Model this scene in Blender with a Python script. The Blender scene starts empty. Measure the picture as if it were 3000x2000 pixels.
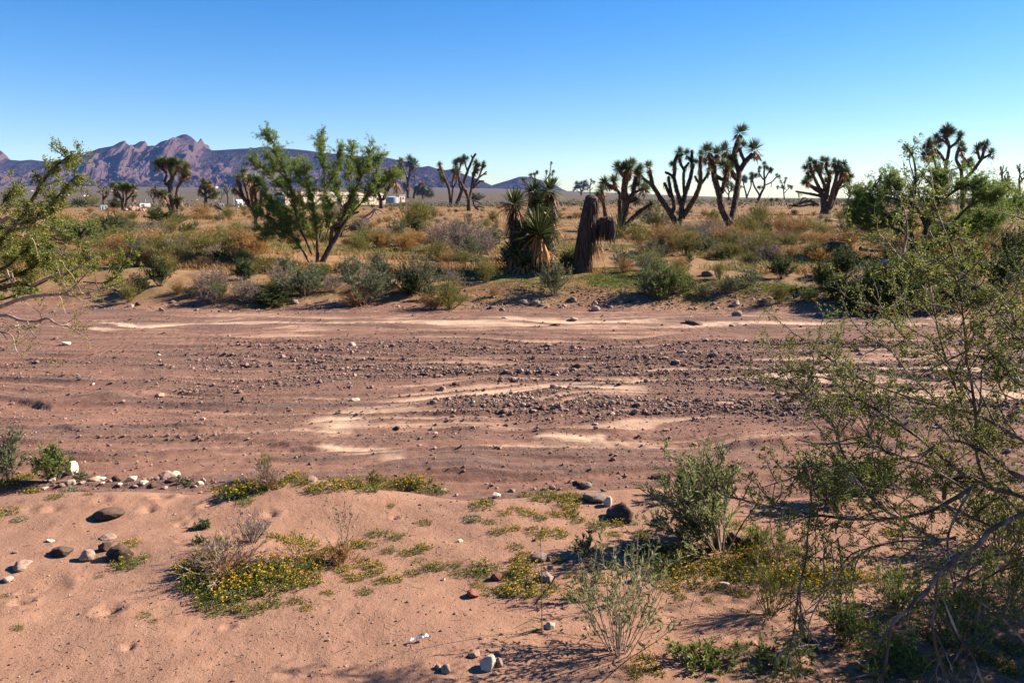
import bpy, math, random
import numpy as np
from mathutils import Vector, Matrix, Euler

scene = bpy.context.scene
COL = scene.collection
R = math.radians

# ------------------------------------------------------------------ camera
CAM_Z = 1.6
PITCH = R(9.95)
FPX = 2400.0                     # focal length in pixels of the 3000 px wide photograph
cam_d = bpy.data.cameras.new("camera")
cam_d.lens = FPX / 3000.0 * 36.0
cam_d.sensor_width = 36.0
cam_d.clip_start = 0.05
cam_d.clip_end = 40000.0
cam_o = bpy.data.objects.new("camera", cam_d)
COL.objects.link(cam_o)
cam_o.location = (0, 0, CAM_Z)
cam_o.rotation_euler = (math.pi / 2 - PITCH, 0, 0)
scene.camera = cam_o

# ------------------------------------------------------------------ sun, sky, exposure
SUN_EL = R(31.5)
SUN_AZ = R(72.0)                 # clockwise from +Y: to the right and somewhat ahead
sun_dir = Vector((math.sin(SUN_AZ) * math.cos(SUN_EL), math.cos(SUN_AZ) * math.cos(SUN_EL), math.sin(SUN_EL)))
sun_d = bpy.data.lights.new("sun", 'SUN')
sun_d.energy = 5.0
sun_d.angle = R(0.53)
sun_d.color = (1.0, 0.85, 0.69)
sun_o = bpy.data.objects.new("sun", sun_d)
COL.objects.link(sun_o)
sun_o.rotation_euler = (-sun_dir).to_track_quat('-Z', 'Y').to_euler()

world = bpy.data.worlds.new("World")
scene.world = world
world.use_nodes = True
wn = world.node_tree.nodes
wl = world.node_tree.links
wn.clear()
w_out = wn.new("ShaderNodeOutputWorld")
w_bg = wn.new("ShaderNodeBackground")
w_sky = wn.new("ShaderNodeTexSky")
w_sky.sky_type = 'NISHITA'
w_sky.sun_disc = False
w_sky.sun_elevation = SUN_EL
w_sky.sun_rotation = SUN_AZ
w_sky.altitude = 1000.0
w_sky.air_density = 1.0
w_sky.dust_density = 0.3
w_sky.ozone_density = 3.0
w_hsv = wn.new("ShaderNodeHueSaturation")
w_hsv.inputs["Saturation"].default_value = 1.42
w_hsv.inputs["Hue"].default_value = 0.508
wl.new(w_sky.outputs[0], w_hsv.inputs["Color"])
wl.new(w_hsv.outputs[0], w_bg.inputs["Color"])
w_bg.inputs["Strength"].default_value = 0.05
wl.new(w_bg.outputs[0], w_out.inputs["Surface"])

scene.view_settings.view_transform = 'Standard'
scene.view_settings.look = 'None'
scene.view_settings.gamma = 1.0
scene.view_settings.use_curve_mapping = False
scene.view_settings.exposure = 1.75
scene.cycles.max_bounces = 5
scene.cycles.diffuse_bounces = 2
scene.cycles.glossy_bounces = 2
scene.cycles.transmission_bounces = 3
scene.cycles.volume_bounces = 0
scene.cycles.transparent_max_bounces = 4

# ------------------------------------------------------------------ numeric helpers
_perm = np.random.RandomState(7).permutation(256)
_perm = np.concatenate([_perm, _perm, _perm])
_ga = np.random.RandomState(8).rand(256) * 2 * np.pi
_gx, _gy = np.cos(_ga), np.sin(_ga)


def pnoise(x, y):
    x = np.asarray(x, dtype=np.float64); y = np.asarray(y, dtype=np.float64)
    xi = np.floor(x).astype(np.int64); yi = np.floor(y).astype(np.int64)
    xf = x - xi; yf = y - yi
    xi &= 255; yi &= 255
    u = xf * xf * xf * (xf * (xf * 6 - 15) + 10)
    v = yf * yf * yf * (yf * (yf * 6 - 15) + 10)

    def g(ix, iy, dx, dy):
        h = _perm[_perm[ix] + iy]
        return _gx[h] * dx + _gy[h] * dy
    n00 = g(xi, yi, xf, yf); n10 = g(xi + 1, yi, xf - 1, yf)
    n01 = g(xi, yi + 1, xf, yf - 1); n11 = g(xi + 1, yi + 1, xf - 1, yf - 1)
    return ((n00 * (1 - u) + n10 * u) * (1 - v) + (n01 * (1 - u) + n11 * u) * v) * 1.5


def fbm(x, y, octaves=4, seed=0.0, gain=0.5):
    s = 0.0; a = 1.0; f = 1.0
    for i in range(octaves):
        s = s + a * pnoise(x * f + 17.3 * i + seed * 31.7, y * f + 9.1 * i + seed * 13.3)
        a *= gain; f *= 2.03
    return s


def ridged(x, y, octaves=5, seed=0.0):
    s = 0.0; a = 0.5; f = 1.0
    for i in range(octaves):
        n = 1 - np.abs(pnoise(x * f + 11.3 * i + seed * 23.7, y * f + 5.1 * i + seed * 7.3))
        s = s + a * n * n
        a *= 0.5; f *= 2.1
    return s


def sstep(a, b, x):
    t = np.clip((x - a) / (b - a), 0, 1)
    return t * t * (3 - 2 * t)


def ray(px, py):
    """photo pixel -> horizontal offset and climb per metre of forward distance"""
    v = -(np.asarray(py, float) - 1000.0) / FPX
    fwd = math.cos(PITCH) + v * math.sin(PITCH)
    up = v * math.cos(PITCH) - math.sin(PITCH)
    return ((np.asarray(px, float) - 1500.0) / FPX) / fwd, up / fwd


def project(x, y, z):
    """world -> photo pixel"""
    dz = z - CAM_Z
    c, s = math.cos(PITCH), math.sin(PITCH)
    depth = y * c - dz * s
    upc = y * s + dz * c
    depth = np.where(depth < 0.05, 0.05, depth)
    return 1500 + x / depth * FPX, 1000 - upc / depth * FPX


# ------------------------------------------------------------------ terrain height
BED = -0.42


def _on_bed(pts, z=BED):
    a = np.array(pts, float)
    sx, sz = ray(a[:, 0], a[:, 1])
    Y = (z - CAM_Z) / sz
    return sx * Y, Y


# far edge of the near bank and near edge of the far bank, as plan curves
_ex, _ey = _on_bed([(-300, 1440), (100, 1432), (350, 1440), (620, 1440), (760, 1425), (920, 1412), (1120, 1432), (1340, 1450), (1560, 1448), (1800, 1425), (2050, 1400), (2300, 1440), (2600, 1440), (3000, 1420), (3400, 1420)], 0.02)
_fx, _fy = _on_bed([(-400, 880), (0, 895), (350, 912), (600, 912), (900, 906), (1300, 910), (1700, 915), (2100, 918), (2450, 922), (2750, 930), (3300, 930)])
_near_scarps = []
for pts, hgt in (([(20, 1178), (150, 1190), (280, 1180), (430, 1165)], 0.055), ([(30, 1252), (150, 1262), (255, 1272)], 0.035),
                 ([(930, 1255), (1050, 1268), (1180, 1266), (1420, 1262)], 0.035), ([(1560, 1292), (1750, 1298), (1900, 1302)], 0.035),
                 ([(2130, 1308), (2230, 1303), (2330, 1293), (2480, 1280), (2700, 1262), (2850, 1245)], 0.075),
                 ([(760, 1300), (860, 1318), (960, 1328)], 0.02), ([(1040, 1358), (1200, 1372), (1400, 1388)], 0.015),
                 ([(1300, 1385), (1600, 1395), (1800, 1385)], 0.015),
                 ([(500, 1255), (700, 1290), (940, 1325)], 0.015)):
    sx_, sy_ = _on_bed(pts)
    _near_scarps.append((sx_, sy_, hgt))
_dimples = [(65, 1770, .05, .03), (70, 1740, .035, .025), (320, 1795, .06, .03), (470, 1440, .07, .03), (480, 1450, .06, .03), (435, 1487, .05, .03), (300, 1465, .06, .02),
            (620, 1482, .06, .035), (790, 1512, .05, .03), (560, 1510, .03, .02), (530, 1530, .03, .02), (670, 1555, .04, .02), (380, 1900, .03, .02), (145, 1718, .08, .015),
            (180, 1720, .05, .015), (90, 1485, .05, .02), (160, 1487, .05, .02), (1157, 1512, .025, .02), (2230, 1880, .05, .02), (840, 1985, .04, .015), (670, 1840, .03, .02), (530, 1590, .03, .015)]
_dimples = [(ray(a, b)[0] * (-CAM_Z / ray(a, b)[1]), -CAM_Z / ray(a, b)[1], r, d) for a, b, r, d in _dimples]


def streaks(x, y):
    """braided flow lines of the wash, running left to right"""
    yw = y + .55 * fbm(x * .16, y * .35, 3, 60) + .10 * fbm(x * .7, y * 1.3, 2, 61)
    a = fbm(x * .22, yw * 3.4, 4, 62, .6)
    b = fbm(x * .55, yw * 9.0, 3, 63, .6)
    return a, b


def height(x, y, detail=True):
    x = np.asarray(x, float); y = np.asarray(y, float)
    r = np.hypot(x, y)
    yE = np.interp(x, _ex, _ey) + 0.05 * pnoise(x * 2.1, x * 0 + 3.3)
    yF = np.interp(x, _fx, _fy) + 0.22 * pnoise(x * 0.7, x * 0 + 1.1)
    near = 0.035 * fbm(x * 0.8, y * 0.8, 3, 1)
    nx, ny = ray(950, 1440); t0 = -CAM_Z / ny
    near = near + 0.05 * np.exp(-(((x - nx * t0) / .5) ** 2 + ((y - t0) / .35) ** 2))
    nx, ny = ray(680, 1640); t1 = -CAM_Z / ny
    near = near + 0.06 * np.exp(-(((x - nx * t1) / .32) ** 2 + ((y - t1) / .22) ** 2))
    bed = BED + 0.03 * fbm(x * 0.35, y * 0.9, 3, 2) + 0.012 * sstep(8, 13, y)
    far = 0.02 + 0.16 * fbm(x * 0.12, y * 0.12, 3, 3) * sstep(15, 24, y) + 0.05 * fbm(x * 0.7, y * 0.7, 3, 4)
    if detail:
        near = near + 0.0042 * fbm(x * 6, y * 6, 4, 5) * np.exp(-(r / 14) ** 2)
        sa, sb = streaks(x, y)
        bed = bed + 0.027 * sa + 0.015 * sb + 0.006 * fbm(x * 9, y * 12, 2, 7) * np.exp(-(r / 16) ** 2)
        far = far + 0.03 * fbm(x * 2.4, y * 2.4, 3, 8) * np.exp(-(r / 60) ** 2)
        for dx, dy, dr, dd in _dimples:
            q = ((x - dx) ** 2 + ((y - dy)) ** 2) / dr ** 2
            near = near + 0.6 * dd * (-np.exp(-q * 2.4) + 0.3 * np.exp(-(np.sqrt(q) - 1.2) ** 2 * 6)) * (.8 + .8 * pnoise(x * 25, y * 25))
        for sx_, sy_, hgt in _near_scarps:
            wob = 0.07 * pnoise(x * 1.7, x * 0 + hgt * 90) + 0.012 * pnoise(x * 9, x * 0 + 7)
            ys = np.interp(x, sx_, sy_) + wob
            ends = sstep(sx_[0] - .3, sx_[0] + .2, x) * (1 - sstep(sx_[-1] - .2, sx_[-1] + .3, x))
            d = y - ys
            bed = bed + 1.15 * hgt * ends * (.75 + .5 * pnoise(x * 2.2, x * 0 + hgt * 50)) * sstep(-0.01, 0.05, d) * np.exp(-np.clip(d, 0, None) / 0.9)
    s1 = sstep(-0.12, 0.95, y - yE)
    s2 = sstep(0.0, 1.7, y - yF) * .75 + .25 * sstep(1.2, 3.2, y - yF)
    z = near * (1 - s1) + bed * s1
    z = z * (1 - s2) + far * s2
    # valley to the left, then the fan climbing to the mountains
    az = x / np.maximum(np.abs(y), 1e-3)
    left = sstep(0.16, -0.05, az)
    z = z - 3.0 * sstep(110, 420, r) * left - 1.0 * sstep(250, 900, r) * (1 - left)
    z = z + (78 * sstep(500, 7000, r) ** 1.0 + 2.5 * fbm(x * .002, y * .002, 3, 9) * sstep(800, 3000, r)) * sstep(0.34, -0.1, az)
    return z


_tt = np.geomspace(1.2, 9000, 5000)


def ground_at(px, py):
    """where the ray through a photo pixel meets the ground"""
    sx, sz = ray(px, py)
    z = CAM_Z + sz * _tt
    h = height(sx * _tt, _tt, False)
    k = int(np.argmax(z < h))
    if k == 0:
        k = len(_tt) - 1
    a, b = _tt[max(k - 1, 0)], _tt[k]
    for _ in range(12):
        m = 0.5 * (a + b)
        if CAM_Z + sz * m < float(height(sx * m, m, False)):
            b = m
        else:
            a = m
    return Vector((float(sx * b), float(b), float(height(sx * b, b, True))))


def at(px, py, Y):
    sx, sz = ray(px, py)
    return np.array((float(sx * Y), float(Y), float(CAM_Z + sz * Y)))


# ------------------------------------------------------------------ mesh helpers
def build_mesh(name, chunks, mats, smooth=False):
    """chunks: (verts Nx3, faces Mxk, material index, per-face random value or None)"""
    V = []; LV = []; LT = []; MI = []; RN = []
    off = 0
    for ch in chunks:
        v, f, mi, rn = ch
        v = np.asarray(v, np.float32).reshape(-1, 3); f = np.asarray(f, np.int64)
        if len(f) == 0:
            continue
        V.append(v); LV.append((f + off).ravel()); LT.append(np.full(len(f), f.shape[1], np.int32))
        MI.append(np.full(len(f), mi, np.int32))
        RN.append(np.random.RandomState(len(f)).rand(len(f)).astype(np.float32) if rn is None else np.asarray(rn, np.float32))
        off += len(v)
    me = bpy.data.meshes.new(name)
    if not V:
        return me
    V = np.concatenate(V); LV = np.concatenate(LV).astype(np.int32); LT = np.concatenate(LT)
    me.vertices.add(len(V)); me.vertices.foreach_set("co", V.ravel())
    me.loops.add(len(LV)); me.loops.foreach_set("vertex_index", LV)
    me.polygons.add(len(LT))
    ls = np.zeros(len(LT), np.int32); ls[1:] = np.cumsum(LT)[:-1]
    me.polygons.foreach_set("loop_start", ls); me.polygons.foreach_set("loop_total", LT)
    me.polygons.foreach_set("material_index", np.concatenate(MI))
    me.polygons.foreach_set("use_smooth", np.full(len(LT), bool(smooth)))
    a = me.attributes.new("rnd", 'FLOAT', 'FACE'); a.data.foreach_set("value", np.concatenate(RN))
    for m in mats:
        me.materials.append(m)
    me.update(calc_edges=True)
    return me


def link(name, me, parent=None, loc=(0, 0, 0), rot=(0, 0, 0), scale=1.0):
    o = bpy.data.objects.new(name, me)
    COL.objects.link(o)
    o.location = loc; o.rotation_euler = rot
    o.scale = (scale,) * 3 if isinstance(scale, (int, float)) else scale
    if parent is not None:
        o.parent = parent
    return o


ALL_THINGS = []      # (object, description, category, photo x, photo y)


def thing(name, label, cat, loc=(0, 0, 0), rz=0.0, group=None, scale=1.0, data=None):
    o = link(name, data, None, loc, (0, 0, rz), scale)
    o["label"] = label; o["category"] = cat
    if group:
        o["group"] = group
    return o


def auto(o, desc):
    """label to be completed from the things around it, once all stand"""
    p = o.location
    px, py = project(p[0], p[1], p[2])
    ALL_THINGS.append((o, desc, float(px), float(py)))


def copy_tree(src, parent=None):
    c = src.copy(); COL.objects.link(c)
    if parent is not None:
        c.parent = parent
    for ch in src.children:
        copy_tree(ch, c)
    return c


# ------------------------------------------------------------------ materials
def new_mat(name):
    m = bpy.data.materials.new(name); m.use_nodes = True
    nt = m.node_tree; nt.nodes.clear()
    out = nt.nodes.new("ShaderNodeOutputMaterial")
    return m, nt, nt.nodes, nt.links, out


def ramp(nodes, stops):
    r = nodes.new("ShaderNodeValToRGB")
    e = r.color_ramp.elements
    e[0].position, e[0].color = stops[0][0], (*stops[0][1], 1)
    e[1].position, e[1].color = stops[-1][0], (*stops[-1][1], 1)
    for p, c in stops[1:-1]:
        n = e.new(p); n.color = (*c, 1)
    return r


def leaf_mat(name, cols, trans=0.3, obj_var=0.25, rough=0.6):
    m, nt, N, L, out = new_mat(name)
    at_ = N.new("ShaderNodeAttribute"); at_.attribute_name = "rnd"
    oi = N.new("ShaderNodeObjectInfo")
    mx = N.new("ShaderNodeMath"); mx.operation = 'MULTIPLY_ADD'
    L.new(oi.outputs["Random"], mx.inputs[0]); mx.inputs[1].default_value = obj_var; mx.inputs[2].default_value = -obj_var / 2
    ad = N.new("ShaderNodeMath"); ad.operation = 'ADD'
    L.new(at_.outputs["Fac"], ad.inputs[0]); L.new(mx.outputs[0], ad.inputs[1])
    n = len(cols)
    cr = ramp(N, [(i / (n - 1), c) for i, c in enumerate(cols)])
    L.new(ad.outputs[0], cr.inputs[0])
    p = N.new("ShaderNodeBsdfPrincipled"); p.inputs["Roughness"].default_value = rough
    p.inputs["Specular IOR Level"].default_value = 0.25
    L.new(cr.outputs[0], p.inputs["Base Color"])
    if trans > 0:
        t = N.new("ShaderNodeBsdfTranslucent"); L.new(cr.outputs[0], t.inputs["Color"])
        ms = N.new("ShaderNodeMixShader"); ms.inputs[0].default_value = trans
        L.new(p.outputs[0], ms.inputs[1]); L.new(t.outputs[0], ms.inputs[2]); L.new(ms.outputs[0], out.inputs[0])
    else:
        L.new(p.outputs[0], out.inputs[0])
    return m


def bark_mat(name, c0, c1, c2, scale=30.0, stretch=(1, 1, .25), bump=0.6, dist=0.02, rough=0.85):
    m, nt, N, L, out = new_mat(name)
    tc = N.new("ShaderNodeTexCoord"); mp = N.new("ShaderNodeMapping")
    mp.inputs["Scale"].default_value = stretch
    L.new(tc.outputs["Object"], mp.inputs[0])
    no = N.new("ShaderNodeTexNoise"); no.inputs["Scale"].default_value = scale; no.inputs["Detail"].default_value = 5
    L.new(mp.outputs[0], no.inputs["Vector"])
    cr = ramp(N, [(0.3, c0), (0.5, c1), (0.72, c2)]); L.new(no.outputs["Fac"], cr.inputs[0])
    p = N.new("ShaderNodeBsdfPrincipled"); p.inputs["Roughness"].default_value = rough
    p.inputs["Specular IOR Level"].default_value = 0.2
    L.new(cr.outputs[0], p.inputs["Base Color"])
    b = N.new("ShaderNodeBump"); b.inputs["Strength"].default_value = bump; b.inputs["Distance"].default_value = dist
    L.new(no.outputs["Fac"], b.inputs["Height"]); L.new(b.outputs[0], p.inputs["Normal"])
    L.new(p.outputs[0], out.inputs[0])
    return m


def rock_mat(name, c0, c1, c2, scale=14.0):
    m, nt, N, L, out = new_mat(name)
    tc = N.new("ShaderNodeTexCoord"); oi = N.new("ShaderNodeObjectInfo")
    no = N.new("ShaderNodeTexNoise"); no.inputs["Scale"].default_value = 2.2; no.inputs["Detail"].default_value = 6
    no.noise_dimensions = '4D'
    L.new(tc.outputs["Object"], no.inputs["Vector"])
    wv = N.new("ShaderNodeMath"); wv.operation = 'MULTIPLY'; wv.inputs[1].default_value = 40
    L.new(oi.outputs["Random"], wv.inputs[0]); L.new(wv.outputs[0], no.inputs["W"])
    cr = ramp(N, [(0.28, c0), (0.5, c1), (0.74, c2)]); L.new(no.outputs["Fac"], cr.inputs[0])
    hv = N.new("ShaderNodeHueSaturation"); L.new(cr.outputs[0], hv.inputs["Color"])
    mr = N.new("ShaderNodeMapRange"); mr.inputs["To Min"].default_value = 0.65; mr.inputs["To Max"].default_value = 1.3
    L.new(oi.outputs["Random"], mr.inputs["Value"]); L.new(mr.outputs[0], hv.inputs["Value"])
    n2 = N.new("ShaderNodeTexNoise"); n2.inputs["Scale"].default_value = scale; n2.inputs["Detail"].default_value = 6
    L.new(tc.outputs["Object"], n2.inputs["Vector"])
    p = N.new("ShaderNodeBsdfPrincipled"); p.inputs["Roughness"].default_value = 0.9; p.inputs["Specular IOR Level"].default_value = 0.15
    geo = N.new("ShaderNodeNewGeometry"); sp = N.new("ShaderNodeSeparateXYZ"); L.new(geo.outputs["Normal"], sp.inputs[0])
    du = N.new("ShaderNodeMapRange"); du.inputs[1].default_value = .45; du.inputs[2].default_value = 1.0; du.inputs[4].default_value = .42
    L.new(sp.outputs["Z"], du.inputs[0])
    dn = N.new("ShaderNodeTexNoise"); dn.inputs["Scale"].default_value = 5; dn.inputs["Detail"].default_value = 6; L.new(tc.outputs["Object"], dn.inputs["Vector"])
    dm = N.new("ShaderNodeMath"); dm.operation = 'MULTIPLY'; L.new(du.outputs[0], dm.inputs[0]); L.new(dn.outputs["Fac"], dm.inputs[1])
    dmx = N.new("ShaderNodeMix"); dmx.data_type = 'RGBA'; L.new(dm.outputs[0], dmx.inputs[0]); L.new(hv.outputs[0], dmx.inputs[6]); dmx.inputs[7].default_value = (.30, .20, .145, 1)
    L.new(dmx.outputs[2], p.inputs["Base Color"])
    b = N.new("ShaderNodeBump"); b.inputs["Strength"].default_value = 0.8; b.inputs["Distance"].default_value = 0.004
    L.new(n2.outputs["Fac"], b.inputs["Height"]); L.new(b.outputs[0], p.inputs["Normal"])
    L.new(p.outputs[0], out.inputs[0])
    return m

# ------------------------------------------------------------------ ground sheet
def line_dist(px, py, pts, half):
    """1 on a traced streak, falling to 0 at its edge (photo plan of the wash)"""
    best = np.full(np.shape(px), 1e9)
    for (x0, y0), (x1, y1) in zip(pts[:-1], pts[1:]):
        dx, dy = x1 - x0, (y1 - y0)
        t = np.clip(((px - x0) * dx + (py - y0) * dy) / (dx * dx + dy * dy + 1e-6), 0, 1)
        best = np.minimum(best, np.hypot((px - x0 - t * dx) * .5, py - y0 - t * dy))
    return np.clip(1.25 - best / half, 0, 1)


STREAKS = [([(950, 1232), (1100, 1205), (1400, 1168), (1600, 1142), (1850, 1128)], 26), ([(2250, 1098), (2500, 1085), (3100, 1078)], 28),
           ([(980, 1262), (1010, 1245), (1080, 1215)], 22), ([(2000, 1188), (2150, 1182)], 8), ([(300, 955), (1000, 945), (1700, 945), (2800, 945)], 16),
           ([(2560, 1140), (3100, 1150)], 22), ([(950, 1310), (1150, 1335)], 16), ([(1560, 1280), (1700, 1285)], 9), ([(2400, 1170), (2480, 1160)], 9)]


def wash_masks(x, y):
    """gravel cover and pale fine sand in the wash, laid out in plan"""
    px, py = project(x, y, np.full(np.shape(x), BED))
    g = np.exp(-((py - 1075) / 62) ** 2) * (0.35 + 0.65 * sstep(300, 1250, px))
    g = np.maximum(g, np.exp(-((py - 1195) / 62) ** 2) * sstep(1000, 1500, px) * .85)
    g = np.maximum(g, np.exp(-((py - 1015) / 28) ** 2) * .75 * sstep(350, 800, px))
    g = np.maximum(g, 0.55 * np.exp(-((py - 1130) / 30) ** 2) * sstep(200, 500, px))
    g = np.maximum(g, 0.18)
    sa, sb = streaks(x, y)
    g = np.clip(g * (.85 + 1.0 * sa + .5 * sb) + .18 * sb, 0, 1)
    s = np.zeros(np.shape(x))
    wx = px + 60 * fbm(x * .8, y * 1.2, 3, 14); wy = py + 9 * fbm(x * 1.1, y * 3, 3, 15)
    for pts, half in STREAKS:
        s = np.maximum(s, line_dist(wx, wy, pts, half))
    s = s * np.clip(.62 - 1.5 * sa - 1.1 * sb, 0, 1)
    thin = sstep(.36, .7, -sa - .5 * sb) * sstep(300, 900, px) * .5
    s = np.maximum(s, thin * (py < 1330))
    g = g * (1 - .85 * s)
    return g, s


def in_wash(x, y):
    yE = np.interp(x, _ex, _ey); yF = np.interp(x, _fx, _fy)
    return sstep(0.1, 0.7, y - yE) * (1 - sstep(-0.1, 0.6, y - yF)), sstep(0.0, 1.0, y - yF)


def make_ground():
    rr = [0.35, 0.6, 0.85, 1.05]
    r = 1.2
    while r < 9000:
        rr.append(r)
        if r < 2: k = 0.006
        elif r < 17: k = 0.0036
        elif r < 45: k = 0.006
        elif r < 200: k = 0.014
        else: k = 0.03
        r *= 1 + k
    rr.append(9000.0)
    rr = np.array(rr)
    th = np.concatenate([np.linspace(-180, -48, 60)[:-1], np.linspace(-48, 48, 620), np.linspace(48, 180, 60)[1:-1]])
    th = np.radians(th)
    T, RR = np.meshgrid(th, rr)
    X = RR * np.sin(T); Y = RR * np.cos(T)
    Z = height(X, Y)
    nr, nt = X.shape
    V = np.stack([X.ravel(), Y.ravel(), Z.ravel()], 1)
    i = np.arange(nr - 1)[:, None] * nt; j = np.arange(nt)[None, :]; j2 = (j + 1) % nt
    F = np.stack([i + j, i + j2, i + nt + j2, i + nt + j], -1).reshape(-1, 4)
    g, s = wash_masks(X, Y)
    w, f = in_wash(X, Y); SA, SB = streaks(X, Y)
    PX, PY = project(X, Y, Z)
    RUB = np.exp(-((PY - 888) / 17) ** 2) * (.25 + .75 * sstep(1250, 1450, PX)) * np.clip(.8 + .8 * SB, 0, 1) * (Y > 9) * (Y < 20) * .9
    me = bpy.data.meshes.new("ground")
    c = np.array([[0, 0, float(height(0.0, 0.0))]]); V = np.concatenate([V, c])
    cap = np.stack([np.arange(nt), np.full(nt, len(V) - 1), (np.arange(nt) + 1) % nt], 1)
    LV = np.concatenate([F.ravel(), cap.ravel()]).astype(np.int32)
    LT = np.concatenate([np.full(len(F), 4), np.full(nt, 3)]).astype(np.int32)
    me.vertices.add(len(V)); me.vertices.foreach_set("co", V.astype(np.float32).ravel())
    me.loops.add(len(LV)); me.loops.foreach_set("vertex_index", LV)
    me.polygons.add(len(LT))
    ls = np.zeros(len(LT), np.int32); ls[1:] = np.cumsum(LT)[:-1]
    me.polygons.foreach_set("loop_start", ls); me.polygons.foreach_set("loop_total", LT)
    me.polygons.foreach_set("use_smooth", np.ones(len(LT), bool))
    for nm, arr in (("wash", w), ("plain", f), ("gravel", np.maximum(g * w, RUB)), ("pale", s * w), ("flow", (.5 + .55 * SA + .35 * SB) * w)):
        a = me.attributes.new(nm, 'FLOAT', 'POINT')
        a.data.foreach_set("value", np.concatenate([arr.ravel(), [0]]).astype(np.float32))
    me.update(calc_edges=True)
    return me


def ground_mat():
    m, nt, N, L, out = new_mat("desert_soil")
    geo = N.new("ShaderNodeNewGeometry")

    def attr(nm):
        a = N.new("ShaderNodeAttribute"); a.attribute_name = nm; return a.outputs["Fac"]

    def noise(scale, detail=4, vec=None, rough=.55):
        n = N.new("ShaderNodeTexNoise"); n.inputs["Scale"].default_value = scale; n.inputs["Detail"].default_value = detail
        n.inputs["Roughness"].default_value = rough
        L.new(vec or geo.outputs["Position"], n.inputs["Vector"]); return n.outputs["Fac"]

    def mix(f, a, b, mode='MIX'):
        n = N.new("ShaderNodeMix"); n.data_type = 'RGBA'; n.blend_type = mode
        if isinstance(f, float): n.inputs[0].default_value = f
        else: L.new(f, n.inputs[0])
        for k, v in ((6, a), (7, b)):
            if isinstance(v, tuple): n.inputs[k].default_value = (*v, 1)
            else: L.new(v, n.inputs[k])
        return n.outputs[2]

    def rng(v, a, b, c=0.0, d=1.0):
        n = N.new("ShaderNodeMapRange"); L.new(v, n.inputs[0])
        for k, q in ((1, a), (2, b), (3, c), (4, d)): n.inputs[k].default_value = q
        return n.outputs[0]

    def math_(op, a, b):
        n = N.new("ShaderNodeMath"); n.operation = op
        for k, v in ((0, a), (1, b)):
            if isinstance(v, float): n.inputs[k].default_value = v
            else: L.new(v, n.inputs[k])
        return n.outputs[0]
    mp = N.new("ShaderNodeMapping"); mp.inputs["Scale"].default_value = (.35, 2.4, 1); L.new(geo.outputs["Position"], mp.inputs[0])
    streaky = noise(1.6, 5, mp.outputs[0])
    big = noise(0.9, 4); mid = noise(7, 5); fine = noise(60, 4, None, .7); grit = noise(190, 3, None, .7)
    # near bank: pinkish wind-laid sand
    sand = mix(rng(big, .3, .7), (0.245, 0.142, 0.095), (0.282, 0.165, 0.112))
    sand = mix(rng(mid, .35, .7), sand, (0.223, 0.125, 0.084))
    # wash: duller, pinker
    wash = mix(rng(streaky, .35, .68), (0.233, 0.131, 0.094), (0.179, 0.098, 0.071))
    wash = mix(rng(attr("flow"), .42, .85), wash, (0.138, 0.096, 0.079))
    wash = mix(rng(mid, .4, .75), wash, (0.154, 0.082, 0.061))
    grav = mix(rng(fine, .3, .7), (0.078, 0.047, 0.040), (0.179, 0.110, 0.085))
    wash = mix(attr("gravel"), wash, grav)
    wash = mix(attr("pale"), wash, (0.465, 0.331, 0.230))
    # plain: orange tan soil with darker litter
    plain = mix(rng(mid, .35, .65), (0.232, 0.132, 0.066), (0.168, 0.096, 0.050))
    plain = mix(rng(big, .45, .65), plain, (0.178, 0.125, 0.063))
    # far valley floor: dusty scrub green and brown
    d = N.new("ShaderNodeVectorMath"); d.operation = 'LENGTH'; L.new(geo.outputs["Position"], d.inputs[0])
    scr = mix(rng(noise(.06, 6, None, .7), .42, .6), (0.061, 0.057, 0.032), (0.107, 0.081, 0.049))
    scr = mix(rng(noise(.004, 4), .4, .65), scr, (0.097, 0.073, 0.054))
    plain = mix(rng(d.outputs["Value"], 90, 320), plain, scr)
    col = mix(attr("wash"), sand, wash)
    col = mix(attr("plain"), col, plain)
    vor = N.new("ShaderNodeTexVoronoi"); vor.inputs["Scale"].default_value = 42; L.new(geo.outputs["Position"], vor.inputs["Vector"])
    spk = rng(vor.outputs["Distance"], .10, .2, 1.0, 0.0)
    sw = N.new("ShaderNodeSeparateColor"); L.new(vor.outputs["Color"], sw.inputs[0])
    spk = math_('MULTIPLY', spk, rng(sw.outputs[0], .80, .84))
    col = mix(spk, col, (.30, .22, .17))
    gr = mix(rng(grit, .3, .7), (.80, .80, .80), (1.12, 1.12, 1.12))
    col = mix(0.7, col, gr, 'MULTIPLY')
    p = N.new("ShaderNodeBsdfPrincipled"); p.inputs["Roughness"].default_value = .95; p.inputs["Specular IOR Level"].default_value = .1
    L.new(col, p.inputs["Base Color"])
    hsum = math_('ADD', math_('MULTIPLY', fine, .3), math_('MULTIPLY', mid, .55))
    hsum = math_('ADD', hsum, math_('MULTIPLY', spk, .25))
    hsum = math_('ADD', hsum, math_('MULTIPLY', math_('MULTIPLY', noise(24, 5, None, .7), attr("gravel")), 2.2))
    hsum = math_('ADD', hsum, math_('MULTIPLY', grit, .12))
    b = N.new("ShaderNodeBump"); b.inputs["Strength"].default_value = .8; b.inputs["Distance"].default_value = .02
    L.new(hsum, b.inputs["Height"]); L.new(b.outputs[0], p.inputs["Normal"])
    L.new(p.outputs[0], out.inputs[0])
    return m


g_me = make_ground()
g_me.materials.append(ground_mat())
g_o = link("ground", g_me); g_o["kind"] = "structure"

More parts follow.
